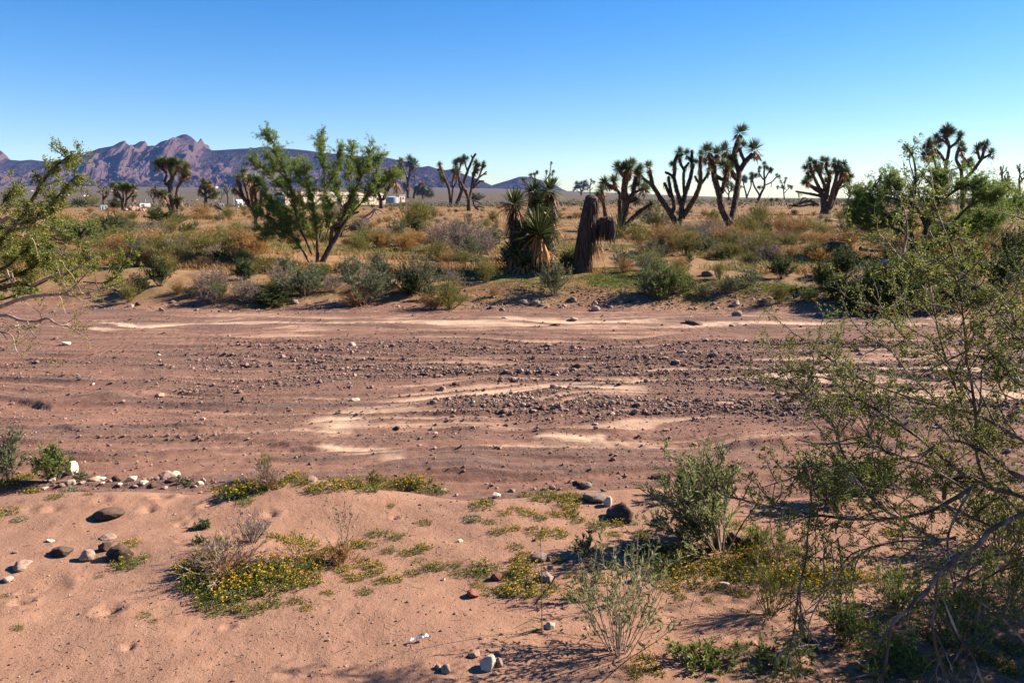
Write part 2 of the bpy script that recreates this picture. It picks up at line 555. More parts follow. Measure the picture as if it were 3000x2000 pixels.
# ------------------------------------------------------------------ mountains
def mountain_mat(name, c0, c1, c2, scale=.012):
    m, nt, N, L, out = new_mat(name)
    geo = N.new("ShaderNodeNewGeometry")
    no = N.new("ShaderNodeTexNoise"); no.inputs["Scale"].default_value = scale; no.inputs["Detail"].default_value = 9; no.inputs["Roughness"].default_value = .65
    L.new(geo.outputs["Position"], no.inputs["Vector"])
    cr = ramp(N, [(.32, c0), (.5, c1), (.7, c2)]); L.new(no.outputs["Fac"], cr.inputs[0])
    # steep faces are bare rock
    sp = N.new("ShaderNodeSeparateXYZ"); L.new(geo.outputs["True Normal"], sp.inputs[0])
    mr = N.new("ShaderNodeMapRange"); mr.inputs[1].default_value = .75; mr.inputs[2].default_value = .5
    L.new(sp.outputs["Z"], mr.inputs[0])
    mx = N.new("ShaderNodeMix"); mx.data_type = 'RGBA'; L.new(mr.outputs[0], mx.inputs[0]); L.new(cr.outputs[0], mx.inputs[6])
    mx.inputs[7].default_value = (.085, .056, .056, 1)
    p = N.new("ShaderNodeBsdfPrincipled"); p.inputs["Roughness"].default_value = 1; p.inputs["Specular IOR Level"].default_value = 0
    L.new(mx.outputs[2], p.inputs["Base Color"])
    b = N.new("ShaderNodeBump"); b.inputs["Strength"].default_value = .7; b.inputs["Distance"].default_value = 30
    L.new(no.outputs["Fac"], b.inputs["Height"]); L.new(b.outputs[0], p.inputs["Normal"])
    L.new(p.outputs[0], out.inputs[0])
    return m


def mountain(name, prof, r_ridge, r_front, r_back, mat, seed, nu=420, nv=150, crag=1.0, cliffs=None):
    prof = np.array(prof, float)
    U = np.linspace(prof[0, 0], prof[-1, 0], nu)
    ridge_py = np.interp(U, prof[:, 0], prof[:, 1])
    sx, sz = ray(U, ridge_py)
    zr = CAM_Z + sz * r_ridge                       # ridge height on the plane y = r_ridge
    v = np.linspace(0, 1, nv)
    vr = (r_ridge - r_front) / (r_back - r_front)
    UU, VV = np.meshgrid(np.arange(nu), v)
    Yd = r_front + (r_back - r_front) * VV
    X = sx[UU] * r_ridge * (1 + 0.25 * (Yd / r_ridge - 1))
    # spurs running down from the ridge
    wob = 260 * fbm(X / 1500, Yd / 1500, 3, seed)
    d_front = np.clip((Yd - r_front) / (r_ridge - r_front), 0, 1)
    d_back = np.clip((r_back - Yd) / (r_back - r_ridge), 0, 1)
    d = np.where(Yd <= r_ridge, d_front, d_back)
    shape = 0.42 * d ** 1.25 + 0.58 * d ** 3.2
    sp = ridged((X + wob) / 480, Yd / 1100 + wob / 900, 6, seed) - .55 + .5 * (ridged(X / 200 + wob / 700, Yd / 420, 5, seed + 7) - .55)
    side = d * (1 - d) * 4
    base = np.minimum(height(X, np.full_like(X, r_front), False), zr[UU] * .5) - 12
    hgt = (zr[UU] - base)
    n = sp * .5 * side * crag
    if cliffs is not None:
        cl = np.interp(U, cliffs[0], cliffs[1])[UU]
        band = np.exp(-((d - .80) / .12) ** 2)
        rib = ridged((X + wob * .3) / 150, Yd / 900, 3, seed + 3) - .5
        n = n + cl * band * (.16 + .22 * rib)
    Z = base + hgt * np.clip(shape + n, 0, 1.0 - .04 * (d < .985))
    Z = Z + 16 * crag * fbm(X / 90, Yd / 90, 3, seed + 1) * side
    fade = np.minimum(1, np.minimum(UU, nu - 1 - UU) / 14)
    Z = base - 5 + (Z - base + 5) * fade
    V = np.stack([X.ravel(), Yd.ravel(), Z.ravel()], 1)
    i = np.arange(nv - 1)[:, None] * nu; j = np.arange(nu - 1)[None, :]
    F = np.stack([i + j, i + j + 1, i + nu + j + 1, i + nu + j], -1).reshape(-1, 4)
    o = link(name, build_mesh(name, [(V, F, 0, None)], [mat], smooth=False))
    o["kind"] = "structure"
    return o


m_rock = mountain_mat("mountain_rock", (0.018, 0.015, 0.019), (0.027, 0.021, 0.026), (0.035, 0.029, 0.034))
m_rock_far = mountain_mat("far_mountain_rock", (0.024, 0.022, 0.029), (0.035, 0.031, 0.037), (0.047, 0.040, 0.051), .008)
PROF = [(-420, 520), (-250, 470), (-120, 446), (-40, 436), (0, 440), (10, 448), (18, 462), (25, 468), (60, 471), (90, 468), (140, 474), (180, 468), (240, 455), (290, 435), (330, 428), (352, 416), (366, 412),
        (372, 422), (382, 426), (395, 424), (412, 414), (426, 414), (431, 428), (455, 427), (470, 416), (489, 410), (495, 417), (512, 408), (520, 400), (535, 394), (547, 394), (558, 400), (571, 411),
        (580, 420), (584, 416), (587, 406), (591, 407), (596, 427), (607, 436), (625, 441), (660, 439), (700, 436), (760, 434), (850, 436), (900, 441), (950, 448), (1000, 452), (1060, 458), (1100, 457),
        (1140, 463), (1170, 470), (1200, 474), (1215, 490), (1240, 489), (1256, 486), (1280, 494), (1300, 499), (1325, 495), (1345, 505), (1400, 525), (1445, 545), (1520, 575), (1600, 600)]
mountain("mountain_range", PROF, 6600, 5000, 8000, m_rock, 2, nu=1300, nv=230,
         cliffs=([-420, 200, 300, 350, 430, 500, 590, 620, 700, 1600], [0, .1, .7, 1, .9, 1.1, 1.1, .3, .12, .05]))
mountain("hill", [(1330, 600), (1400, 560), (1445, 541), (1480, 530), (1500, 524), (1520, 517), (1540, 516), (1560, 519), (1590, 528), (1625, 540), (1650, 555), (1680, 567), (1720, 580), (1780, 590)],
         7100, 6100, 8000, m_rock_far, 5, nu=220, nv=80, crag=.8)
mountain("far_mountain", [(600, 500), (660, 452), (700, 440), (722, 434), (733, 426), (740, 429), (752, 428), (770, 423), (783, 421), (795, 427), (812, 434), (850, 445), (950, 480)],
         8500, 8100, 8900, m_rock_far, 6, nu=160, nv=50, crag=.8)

# ------------------------------------------------------------------ haze: the air between here and the mountains
def make_haze():
    x0, x1, y0, y1, z0, z1 = -9300, 9300, -9300, 9300, float(min(v.co.z for v in g_me.vertices)) - 70.0, 900.0
    v = [(x, y, z) for z in (z0, z1) for x, y in ((x0, y0), (x1, y0), (x1, y1), (x0, y1))]
    f = [(0, 3, 2, 1), (4, 5, 6, 7), (0, 1, 5, 4), (1, 2, 6, 5), (2, 3, 7, 6), (3, 0, 4, 7)]
    m, nt, N, L, out = new_mat("air_haze")
    pv = N.new("ShaderNodeVolumePrincipled")
    pv.inputs["Color"].default_value = (.20, .40, 1.0, 1)
    pv.inputs["Density"].default_value = 0.000023
    pv.inputs["Anisotropy"].default_value = 0.0
    L.new(pv.outputs[0], out.inputs["Volume"])
    o = link("haze", build_mesh("haze", [(v, f, 0, None)], [m])); o["kind"] = "stuff"


make_haze()

# ------------------------------------------------------------------ growing kit
def nrm(a):
    return a / np.maximum(np.linalg.norm(a, axis=-1, keepdims=True), 1e-9)


def tubes(P, Rd, n=5):
    """P[N,k,3], Rd[N,k] -> verts, quads of N tapering tubes"""
    P = np.asarray(P, float); Rd = np.asarray(Rd, float)
    N, k, _ = P.shape
    if N == 0:
        return np.zeros((0, 3)), np.zeros((0, 4), int)
    T = np.gradient(P, axis=1); T = nrm(T)
    ref = np.where(np.abs(T[:, :1, 2:3]) < .8, np.array([[[0, 0, 1.0]]]), np.array([[[1.0, 0, 0]]]))
    ref = np.broadcast_to(ref, P.shape)
    A = nrm(np.cross(T, ref)); B = np.cross(T, A)
    ang = np.arange(n) / n * 2 * np.pi
    ring = (A[:, :, None, :] * np.cos(ang)[None, None, :, None] + B[:, :, None, :] * np.sin(ang)[None, None, :, None]) * Rd[:, :, None, None]
    V = (P[:, :, None, :] + ring).reshape(-1, 3)
    i = np.arange(N)[:, None, None] * (k * n); j = np.arange(k - 1)[None, :, None] * n; a = np.arange(n)[None, None, :]
    a2 = (a + 1) % n
    F = np.stack([i + j + a, i + j + a2, i + j + n + a2, i + j + n + a], -1).reshape(-1, 4)
    return V, F


def tube(pts, rad, n=8, cap=True, bumpy=0.0, seed=0):
    """one tube along a polyline, resampled smoothly, end closed"""
    pts = np.asarray(pts, float); m = len(pts)
    rad = np.asarray(rad, float)
    if len(rad) == 2 and m != 2:
        rad = np.linspace(rad[0], rad[1], m)
    t = np.concatenate([[0], np.cumsum(np.linalg.norm(np.diff(pts, axis=0), axis=1))])
    step = max(np.mean(rad) * 1.1, t[-1] / 40)
    q = np.linspace(0, t[-1], max(4, int(t[-1] / step) + 1))
    # Catmull-Rom through the points
    ext = np.vstack([2 * pts[0] - pts[1], pts, 2 * pts[-1] - pts[-2]])
    idx = np.clip(np.searchsorted(t, q, side='right') - 1, 0, m - 2)
    u = ((q - t[idx]) / np.maximum(t[idx + 1] - t[idx], 1e-9))[:, None]
    p0, p1, p2, p3 = ext[idx], ext[idx + 1], ext[idx + 2], ext[idx + 3]
    P = .5 * ((2 * p1) + (-p0 + p2) * u + (2 * p0 - 5 * p1 + 4 * p2 - p3) * u ** 2 + (-p0 + 3 * p1 - 3 * p2 + p3) * u ** 3)
    r = np.interp(q, t, rad)
    if cap:
        P = np.vstack([P, P[-1] + (P[-1] - P[-2]) * .3 * min(1, r[-1] / max(np.linalg.norm(P[-1] - P[-2]), 1e-6)), P[-1] + (P[-1] - P[-2]) * .4 * min(1, r[-1] / max(np.linalg.norm(P[-1] - P[-2]), 1e-6))])
        r = np.concatenate([r, [r[-1] * .7, r[-1] * .05]])
    V, F = tubes(P[None], r[None], n)
    if bumpy > 0:
        c = np.repeat(P, n, axis=0); d = V - c
        ns = pnoise(V[:, 0] / (r.mean() * 1.5) + seed, V[:, 2] / (r.mean() * 1.5) + V[:, 1] * 3)
        V = c + d * (1 + bumpy * ns[:, None])
    return V, F


def leaves(pos, dr, length, width, rng, rn=None):
    """diamond leaves"""
    n = len(pos)
    if n == 0:
        return np.zeros((0, 3)), np.zeros((0, 4), int), np.zeros(0)
    dr = nrm(dr); side = nrm(np.cross(dr, nrm(rng.normal(size=(n, 3)))))
    L = np.broadcast_to(length, n)[:, None]; W = np.broadcast_to(width, n)[:, None]
    up = np.cross(side, dr) * L * .08
    V = np.stack([pos, pos + dr * L * .45 + side * W * .5 + up, pos + dr * L, pos + dr * L * .45 - side * W * .5 + up], 1).reshape(-1, 3)
    F = np.arange(n * 4).reshape(n, 4)
    return V, F, (rng.rand(n) if rn is None else rn)


def blades(pos, dr, length, width, rng, droop=0.15, seg=3, rn=None):
    """stiff tapering blades, folded slightly along the middle"""
    n = len(pos); dr = nrm(dr)
    up = np.array([[0, 0, 1.0]]); side = np.cross(dr, up + rng.normal(size=(n, 3)) * .15); side = nrm(side)
    L = np.broadcast_to(length, n); W = np.broadcast_to(width, n); D = np.broadcast_to(droop, n)
    rows = []
    for i in range(seg + 1):
        t = i / seg
        c = pos + dr * (L * t)[:, None] + np.array([[0, 0, -1.0]]) * (D * L * t * t)[:, None]
        w = (W * .5 * (.8 + .5 * t - 1.22 * t ** 2))[:, None]
        rows += [c - side * w, c + side * w]
    V = np.stack(rows, 1).reshape(-1, 3); k = 2 * (seg + 1)
    b = np.arange(n)[:, None] * k
    F = np.concatenate([np.stack([b[:, 0] + 2 * i, b[:, 0] + 2 * i + 1, b[:, 0] + 2 * i + 3, b[:, 0] + 2 * i + 2], 1) for i in range(seg)])
    r = rng.rand(n) if rn is None else rn
    return V, F, np.tile(r, seg)


def grow(rng, S, D, L, r0, r1, k=6, wander=.15, lift=0.0):
    N = len(S); D = nrm(np.asarray(D, float)); P = np.zeros((N, k, 3)); DD = np.zeros((N, k, 3))
    P[:, 0] = S; DD[:, 0] = D; d = D.copy()
    for j in range(1, k):
        d = nrm(d + rng.normal(size=(N, 3)) * wander + np.array([[0, 0, lift]]))
        P[:, j] = P[:, j - 1] + d * (np.asarray(L) / (k - 1)).reshape(-1, 1); DD[:, j] = d
    Rr = np.linspace(0, 1, k)[None, :]
    Rd = np.broadcast_to(np.asarray(r0), N)[:, None] * (1 - Rr) + np.broadcast_to(np.asarray(r1), N)[:, None] * Rr
    return P, DD, Rd


def sprout(rng, P, DD, Rd, m, t0, t1, ang, spread=.25):
    """m side shoots on every branch: start, direction, local radius, position along the branch"""
    N, k, _ = P.shape
    t = rng.uniform(t0, t1, (N, m)); f = t * (k - 1); i = np.clip(f.astype(int), 0, k - 2); u = (f - i)[..., None]
    n = np.arange(N)[:, None]
    S = P[n, i] * (1 - u) + P[n, i + 1] * u
    d = nrm(DD[n, i + 1]); rad = Rd[n, i] * (1 - u[..., 0]) + Rd[n, i + 1] * u[..., 0]
    perp = nrm(np.cross(d, rng.normal(size=(N, m, 3))))
    a = (ang + rng.normal(size=(N, m)) * spread)[..., None]
    nd = d * np.cos(a) + perp * np.sin(a)
    return S.reshape(-1, 3), nd.reshape(-1, 3), rad.ravel(), t.ravel()


def along(rng, P, DD, per, t0=0.0, t1=1.0):
    S, d, r, t = sprout(rng, P, DD, np.ones(P.shape[:2]), per, t0, t1, 0.0, 0.0)
    return S, d


# leaf and wood materials
M_JLEAF = leaf_mat("joshua_leaf", [(0.052, 0.079, 0.032), (0.105, 0.144, 0.057), (0.179, 0.215, 0.089)], .1)
M_JDEAD = leaf_mat("joshua_dead_leaf", [(0.157, 0.085, 0.039), (0.265, 0.143, 0.066), (0.353, 0.205, 0.101)], .1)
M_JBARK = bark_mat("joshua_bark", (.028, .019, .014), (.062, .042, .03), (.13, .088, .062), 11, (1, 1, .6), 1.0, .06)
M_YLEAF = leaf_mat("yucca_leaf", [(0.034, 0.055, 0.020), (0.073, 0.096, 0.029), (0.127, 0.147, 0.048)], .1, rough=.45)
M_YDEAD = leaf_mat("yucca_dead_leaf", [(0.176, 0.084, 0.032), (0.405, 0.186, 0.063), (0.567, 0.288, 0.116)], .15)
M_YGREY = leaf_mat("yucca_grey_thatch", [(0.025, 0.015, 0.009), (0.058, 0.033, 0.020), (0.111, 0.068, 0.041)], .05)
M_BARK = bark_mat("acacia_bark", (.03, .02, .016), (.06, .042, .032), (.11, .08, .062), 22, (1, 1, .3), .8, .015)
M_TWIG = bark_mat("acacia_twig_bark", (.04, .030, .024), (.105, .080, .064), (.36, .31, .27), 30, (1, 1, .3), .4, .003)
M_PALEWOOD = bark_mat("bleached_wood", (.16, .11, .08), (.28, .205, .155), (.38, .30, .24), 30, (1, 1, .3), .5, .01)
M_DARKWOOD = bark_mat("weathered_dark_wood", (.03, .022, .018), (.06, .043, .034), (.11, .08, .065), 18, (1, 1, .4), .8, .03)
M_ACLEAF = leaf_mat("acacia_leaflet", [(0.051, 0.074, 0.012), (0.108, 0.141, 0.020), (0.202, 0.222, 0.041), (0.273, 0.283, 0.061)], 0.4)
M_MSLEAF = leaf_mat("mesquite_leaflet", [(0.070, 0.129, 0.025), (0.140, 0.210, 0.041), (0.259, 0.316, 0.072)], 0.45)
M_SAGE = leaf_mat("sage_leaf", [(0.061, 0.081, 0.036), (0.106, 0.135, 0.063), (0.161, 0.188, 0.093)], 0.3)
M_GREEN = leaf_mat("green_leaf", [(0.068, 0.108, 0.023), (0.128, 0.173, 0.041), (0.225, 0.259, 0.069)], 0.35)
M_PALEGREEN = leaf_mat("pale_green_leaf", [(.10, .12, .045), (.18, .205, .08), (.27, .285, .13)], .5)
M_DKGREEN = leaf_mat("creosote_leaf", [(0.026, 0.045, 0.013), (0.053, 0.079, 0.021), (0.090, 0.113, 0.031)], 0.3)
M_OLIVE = leaf_mat("olive_stem", [(0.089, 0.093, 0.021), (0.162, 0.153, 0.039), (0.234, 0.202, 0.056)], 0.3)
M_STRAW = leaf_mat("straw_stem", [(0.178, 0.101, 0.035), (0.290, 0.168, 0.063), (0.400, 0.245, 0.098)], 0.25)
M_GOLD = leaf_mat("golden_straw", [(0.206, 0.114, 0.029), (0.309, 0.173, 0.046), (0.392, 0.237, 0.072)], 0.3)
M_GREYTW = leaf_mat("grey_twig", [(0.108, 0.078, 0.066), (0.180, 0.138, 0.114), (0.264, 0.210, 0.180)], .05)
M_FLOWER = leaf_mat("yellow_petal", [(0.575, 0.310, 0.010), (0.713, 0.414, 0.012), (0.805, 0.517, 0.030)], .2, rough=.7)
M_WHITE = leaf_mat("white_petal", [(.42, .40, .32), (.5, .48, .40), (.55, .53, .46)], .2)
M_HERB = leaf_mat("herb_leaf", [(0.066, 0.093, 0.020), (0.125, 0.160, 0.032), (0.203, 0.226, 0.059)], 0.3)
M_GRASS = leaf_mat("grass_blade", [(0.053, 0.089, 0.010), (0.089, 0.134, 0.014), (0.142, 0.178, 0.025)], 0.35)
M_DRYGRASS = leaf_mat("dry_grass_blade", [(0.189, 0.104, 0.032), (0.277, 0.161, 0.053), (0.366, 0.226, 0.078)], 0.2)


def shrub_mesh(rng, hgt, wid, stems, twigs, leaf_n, leaf_l, leaf_w, leaf_spread, stem_r=.006, third=0, wander=.16, upright=.5, lift=.03, leaf_t0=.25, bare_low=True):
    """stems tube chunk and leaf arrays of a bushy plant of about the given height and width"""
    a = rng.uniform(0, 2 * np.pi, stems); tilt = np.abs(rng.normal(size=stems)) * .5 + rng.rand(stems) * .5
    tilt = np.clip(tilt, 0, 1.1) / 1.1
    hor = np.stack([np.cos(a), np.sin(a)], 1) * (tilt * wid * .5)[:, None]
    D = np.concatenate([hor, (hgt * (1 - .45 * tilt ** 2))[:, None]], 1)
    L = np.linalg.norm(D, axis=1) * rng.uniform(.7, 1.05, stems)
    S = np.concatenate([hor * .12, np.full((stems, 1), -.02)], 1)
    P, DD, Rd = grow(rng, S, D, L, stem_r, stem_r * .45, 6, wander * .7, lift)
    sets = [(P, Rd)]
    S2, D2, r2, t2 = sprout(rng, P, DD, Rd, twigs, .2, .98, .55)
    D2[:, 2] += upright * .4
    L2 = np.repeat(L, twigs) * rng.uniform(.22, .45, len(S2)) * (1.15 - .5 * t2)
    P2, DD2, Rd2 = grow(rng, S2, D2, L2, r2 * .6, r2 * .25, 5, wander, lift)
    sets.append((P2, Rd2)); lastP, lastD = P2, DD2
    if third:
        S3, D3, r3, t3 = sprout(rng, P2, DD2, Rd2, third, .25, 1, .6)
        P3, DD3, Rd3 = grow(rng, S3, D3, np.repeat(L2, third) * rng.uniform(.3, .6, len(S3)), r3 * .6, r3 * .25, 4, wander, lift)
        sets.append((P3, Rd3)); lastP, lastD = P3, DD3
    st = [tubes(p, r, 4 if i == 0 else 3) for i, (p, r) in enumerate(sets)]
    lp, ld = along(rng, lastP, lastD, leaf_n, leaf_t0, 1.0)
    ld = nrm(ld + rng.normal(size=ld.shape) * leaf_spread)
    ll = leaf_l * rng.uniform(.6, 1.2, len(lp))
    return st, (lp, ld, ll, ll * (leaf_w / leaf_l))


def make_shrub(name, rng, stem_mat, leaf_mat_, hgt, wid, extra=None, **kw):
    st, (lp, ld, ll, lw) = shrub_mesh(rng, hgt, wid, **kw)
    stems = build_mesh("stems", [(v, f, 0, None) for v, f in st], [stem_mat], smooth=True)
    V, F, r = leaves(lp, ld, ll, lw, rng)
    ch = [(V, F, 0, r)]; mats = [leaf_mat_]
    fol = build_mesh("foliage", ch, mats)
    return stems, fol


def place_shrub(name, meshes, label, cat, loc, rz, scale, group=None, desc=None, extra=()):
    o = thing(name, label, cat, loc, rz, group, scale)
    link("stems", meshes[0], o); link("foliage", meshes[1], o)
    for n, m in extra:
        link(n, m, o)
    if desc:
        auto(o, desc)
    return o

# ------------------------------------------------------------------ joshua trees
def rosette_mesh(name, rng, n_live=150, n_dead=50, rad=1.0, dead_drop=1.0):
    """a spiky leaf head of radius about 1 with its collar of dead leaves, axis +Z"""
    z = rng.uniform(-.15, 1, n_live); a = rng.uniform(0, 2 * np.pi, n_live); s = np.sqrt(1 - z * z)
    D = np.stack([np.cos(a) * s, np.sin(a) * s, z], 1)
    pos = np.stack([np.cos(a) * s * .18, np.sin(a) * s * .18, z * .28 + .05], 1)
    V, F, r = blades(pos, D, rng.uniform(.65, .98, n_live), .105, rng, .04, 2)
    z2 = rng.uniform(-.9, -.1, n_dead); a2 = rng.uniform(0, 2 * np.pi, n_dead); s2 = np.sqrt(1 - z2 * z2)
    D2 = np.stack([np.cos(a2) * s2, np.sin(a2) * s2, z2 * 1.3], 1)
    pos2 = np.stack([np.cos(a2) * .2, np.sin(a2) * .2, rng.uniform(-.55, .05, n_dead) * dead_drop], 1)
    V2, F2, r2 = blades(pos2, D2, rng.uniform(.4, .7, n_dead), .12, rng, .25, 2)
    return build_mesh(name, [(V, F, 0, r), (V2, F2, 1, r2)], [M_JLEAF, M_JDEAD])


_r = np.random.RandomState(101)
ROS = [rosette_mesh("leaf_rosette", _r) for _ in range(4)]
ROS_DEAD = [rosette_mesh("dead_rosette", _r, 10, 80, 1, 1.6)]


class ZoomMap:
    def __init__(self, ox, oy, s): self.ox, self.oy, self.s = ox, oy, s
    def __call__(self, pts): return [(self.ox + self.s * p[0], self.oy + self.s * p[1]) for p in pts]


Z4 = ZoomMap(0, 380, .2976); Z5 = ZoomMap(650, 350, .2998); Z6 = ZoomMap(1250, 430, .2551); Z7 = ZoomMap(1750, 350, .2551); Z8 = ZoomMap(2300, 350, .3507)


def traced_tree(rng, zm, base, limbs, depth_spread=.45, rscale=1.0):
    """limbs traced from the photo get a depth of their own: each leaves its parent at the parent's depth"""
    bp = zm([base])[0]
    g = ground_at(*bp)
    Y0 = g[1]; known = []      # (px, py, dY)
    mpp = math.hypot(Y0, 0) / FPX / (math.cos(PITCH) + (1000 - bp[1]) / FPX * math.sin(PITCH))
    out = []
    for pts, r0, r1 in limbs:
        pp = zm(pts)
        if known:
            ka = np.array(known); q = np.hypot(ka[:, 0] - pp[0][0], ka[:, 1] - pp[0][1]); d0 = ka[int(np.argmin(q)), 2]
        else:
            d0 = 0.0
        slope = rng.uniform(-1, 1) * depth_spread
        acc = 0.0; P = []
        for i, p in enumerate(pp):
            if i: acc += math.hypot(p[0] - pp[i - 1][0], p[1] - pp[i - 1][1]) * mpp
            dY = d0 + slope * acc
            known.append((p[0], p[1], dY))
            P.append(at(p[0], p[1], Y0 + dY))
        P = np.array(P) - np.array(g)
        out.append((P, r0 * zm.s * mpp * rscale, r1 * zm.s * mpp * rscale))
    return g, out, known, mpp


def joshua(zm, base, limbs, heads, label, hr=60, seed=1, dead=(), bark=None, dead_frac=0.0, spread=.45):
    rng = np.random.RandomState(seed)
    g, ls, known, mpp = traced_tree(rng, zm, base, limbs, spread, .84)
    ch = []
    for i, (P, a, b) in enumerate(ls):
        if i == 0:
            P[0][2] -= .12
        rr = np.linspace(a, b, len(P))
        if i == 0:
            rr[0] *= 1.25
        V, F = tube(P, rr, 9, True, .22, seed)
        ch.append((V, F, 0, None))
        # shreds of old leaves hanging on the bark
        L = np.linalg.norm(P[-1] - P[0]); n = int(L * 60)
        t = rng.uniform(.05, 1, n); f = t * (len(P) - 1); k = np.clip(f.astype(int), 0, len(P) - 2); u = (f - k)[:, None]
        c = P[k] * (1 - u) + P[k + 1] * u; ax = nrm(P[k + 1] - P[k]); pr = nrm(np.cross(ax, rng.normal(size=(n, 3))))
        rad = (a + (b - a) * t)[:, None]
        V, F, r = blades(c + pr * rad * .95, nrm(-ax * .8 + pr * .5), rng.uniform(.08, .24, n) * (.3 + 1.1 * t ** 2), .03, rng, .15, 1)
        ch.append((V, F, 1, r))
    o = thing("joshua_tree", label, "tree", g, 0, "joshua trees on the plain")
    link("trunk", build_mesh("trunk", ch, [bark or M_JBARK, M_JDEAD], smooth=True), o)
    ka = np.array(known)
    for i, h in enumerate(heads):
        x, y = zm([h[:2]])[0]
        rad = (h[2] if len(h) > 2 else hr) * zm.s * mpp * rng.uniform(.88, 1.15) * 1.68
        q = np.hypot(ka[:, 0] - x, ka[:, 1] - y); j = int(np.argmin(q))
        p = at(x, y, g[1] + ka[j, 2]) - np.array(g)
        tip = at(ka[j, 0], ka[j, 1], g[1] + ka[j, 2]) - np.array(g)
        ax = p - tip + np.array([0, 0, rad * .5]); ax = Vector(ax).normalized()
        ax = (ax + Vector(rng.normal(size=3) * .2)).normalized()
        me = ROS[i % 4] if rng.rand() > dead_frac and i not in dead else ROS_DEAD[0]
        c = link("leaf_rosette", me, o, p - np.array(ax) * rad * .25)
        c.rotation_mode = 'QUATERNION'; c.rotation_quaternion = ax.to_track_quat('Z', 'Y') ; c.scale = (rad,) * 3
        if np.min(q) * mpp > rad * .5 and j >= 0:      # short arm up to the head
            pass
    return o


joshua(Z7, (240, 1300), [([(240, 1310), (270, 1180), (310, 1050), (330, 950), (310, 850), (320, 700), (340, 600)], 52, 42),
    ([(335, 660), (290, 640), (240, 560)], 26, 22), ([(335, 640), (385, 530)], 32, 30), ([(255, 1200), (262, 950), (258, 850), (180, 780), (100, 735)], 34, 18),
    ([(185, 785), (192, 710)], 18, 18), ([(340, 950), (410, 850), (420, 760), (455, 640)], 36, 26), ([(410, 850), (470, 820), (530, 795)], 20, 16), ([(430, 700), (480, 600)], 20, 20),
    ([(270, 1270), (370, 1170), (480, 1060), (590, 990)], 38, 20), ([(330, 1215), (450, 1205)], 18, 12), ([(350, 960), (440, 925)], 18, 16), ([(350, 700), (370, 640), (372, 560)], 30, 30)],
    [(310, 565, 62), (390, 500, 62), (236, 545, 55), (350, 540, 55), (88, 722, 58), (192, 698, 52), (462, 620, 62), (485, 565, 50), (538, 790, 50), (455, 745, 45), (605, 985, 35), (445, 920, 38)],
    "thick joshua tree with a low arm reaching right behind the bent dead yucca", 60, 11)
joshua(Z7, (90, 1120), [([(100, 1125), (80, 1000), (60, 880), (55, 820)], 28, 22), ([(70, 960), (20, 900)], 16, 14)], [(55, 800, 55), (10, 870, 48)],
    "small joshua stem with two spiky heads left of the thick forked tree", 50, 12)
joshua(Z7, (925, 1300), [([(925, 1315), (900, 1200), (830, 1060), (740, 930), (660, 800), (610, 740), (540, 690), (505, 650)], 50, 17),
    ([(640, 780), (620, 680), (600, 590)], 28, 25), ([(850, 1100), (880, 1000), (850, 850), (820, 700), (820, 655)], 28, 18), ([(845, 890), (810, 820), (770, 730)], 26, 20),
    ([(940, 1230), (970, 1080), (965, 980), (920, 840), (880, 680)], 40, 26), ([(880, 680), (850, 640), (780, 605)], 24, 16), ([(880, 680), (890, 560), (890, 480), (925, 410)], 26, 22),
    ([(970, 1000), (1010, 850), (1060, 700), (1090, 560), (1085, 460), (1088, 355)], 34, 20), ([(1000, 850), (990, 700), (1000, 575), (1050, 500)], 22, 18), ([(1000, 580), (960, 520), (950, 450)], 20, 18),
    ([(975, 1130), (1060, 1000), (1130, 880), (1180, 740), (1182, 600), (1185, 430)], 40, 24), ([(1190, 740), (1250, 660), (1280, 595)], 20, 16), ([(1155, 720), (1120, 650)], 16, 13), ([(1090, 500), (1045, 430)], 18, 18)],
    [(590, 530, 55), (865, 520, 50), (942, 375, 55), (955, 425, 40), (1030, 385, 50), (1122, 490, 45), (1192, 400, 45), (1280, 578, 38)],
    "tall candelabra joshua tree with five long bare stems and small heads", 50, 13)
joshua(Z7, (1515, 1280), [([(1515, 1300), (1510, 1190), (1440, 1050), (1410, 900), (1380, 780), (1340, 650), (1340, 560), (1325, 470), (1290, 400)], 52, 32),
    ([(1340, 520), (1370, 410)], 34, 26), ([(1335, 570), (1285, 500)], 26, 22), ([(1350, 640), (1440, 690), (1480, 650)], 26, 26), ([(1430, 850), (1460, 720), (1500, 640), (1490, 560)], 28, 30),
    ([(1530, 1190), (1570, 1020), (1600, 850), (1620, 700), (1625, 600), (1580, 470), (1570, 400), (1600, 290), (1640, 190)], 46, 32),
    ([(1600, 690), (1540, 590)], 32, 30), ([(1570, 520), (1520, 450), (1470, 390)], 30, 28), ([(1635, 600), (1690, 500), (1780, 400)], 34, 34), ([(1690, 480), (1650, 390), (1640, 330)], 24, 20)],
    [(1265, 350, 70), (1372, 378, 58), (1250, 482, 52), (1435, 520, 62), (1530, 560, 68), (1545, 440, 58), (1462, 345, 68), (1650, 130, 75), (1800, 325, 78), (1662, 290, 52), (1490, 540, 55)],
    "tall joshua tree forking low into a V with a high topmost head", 60, 14)
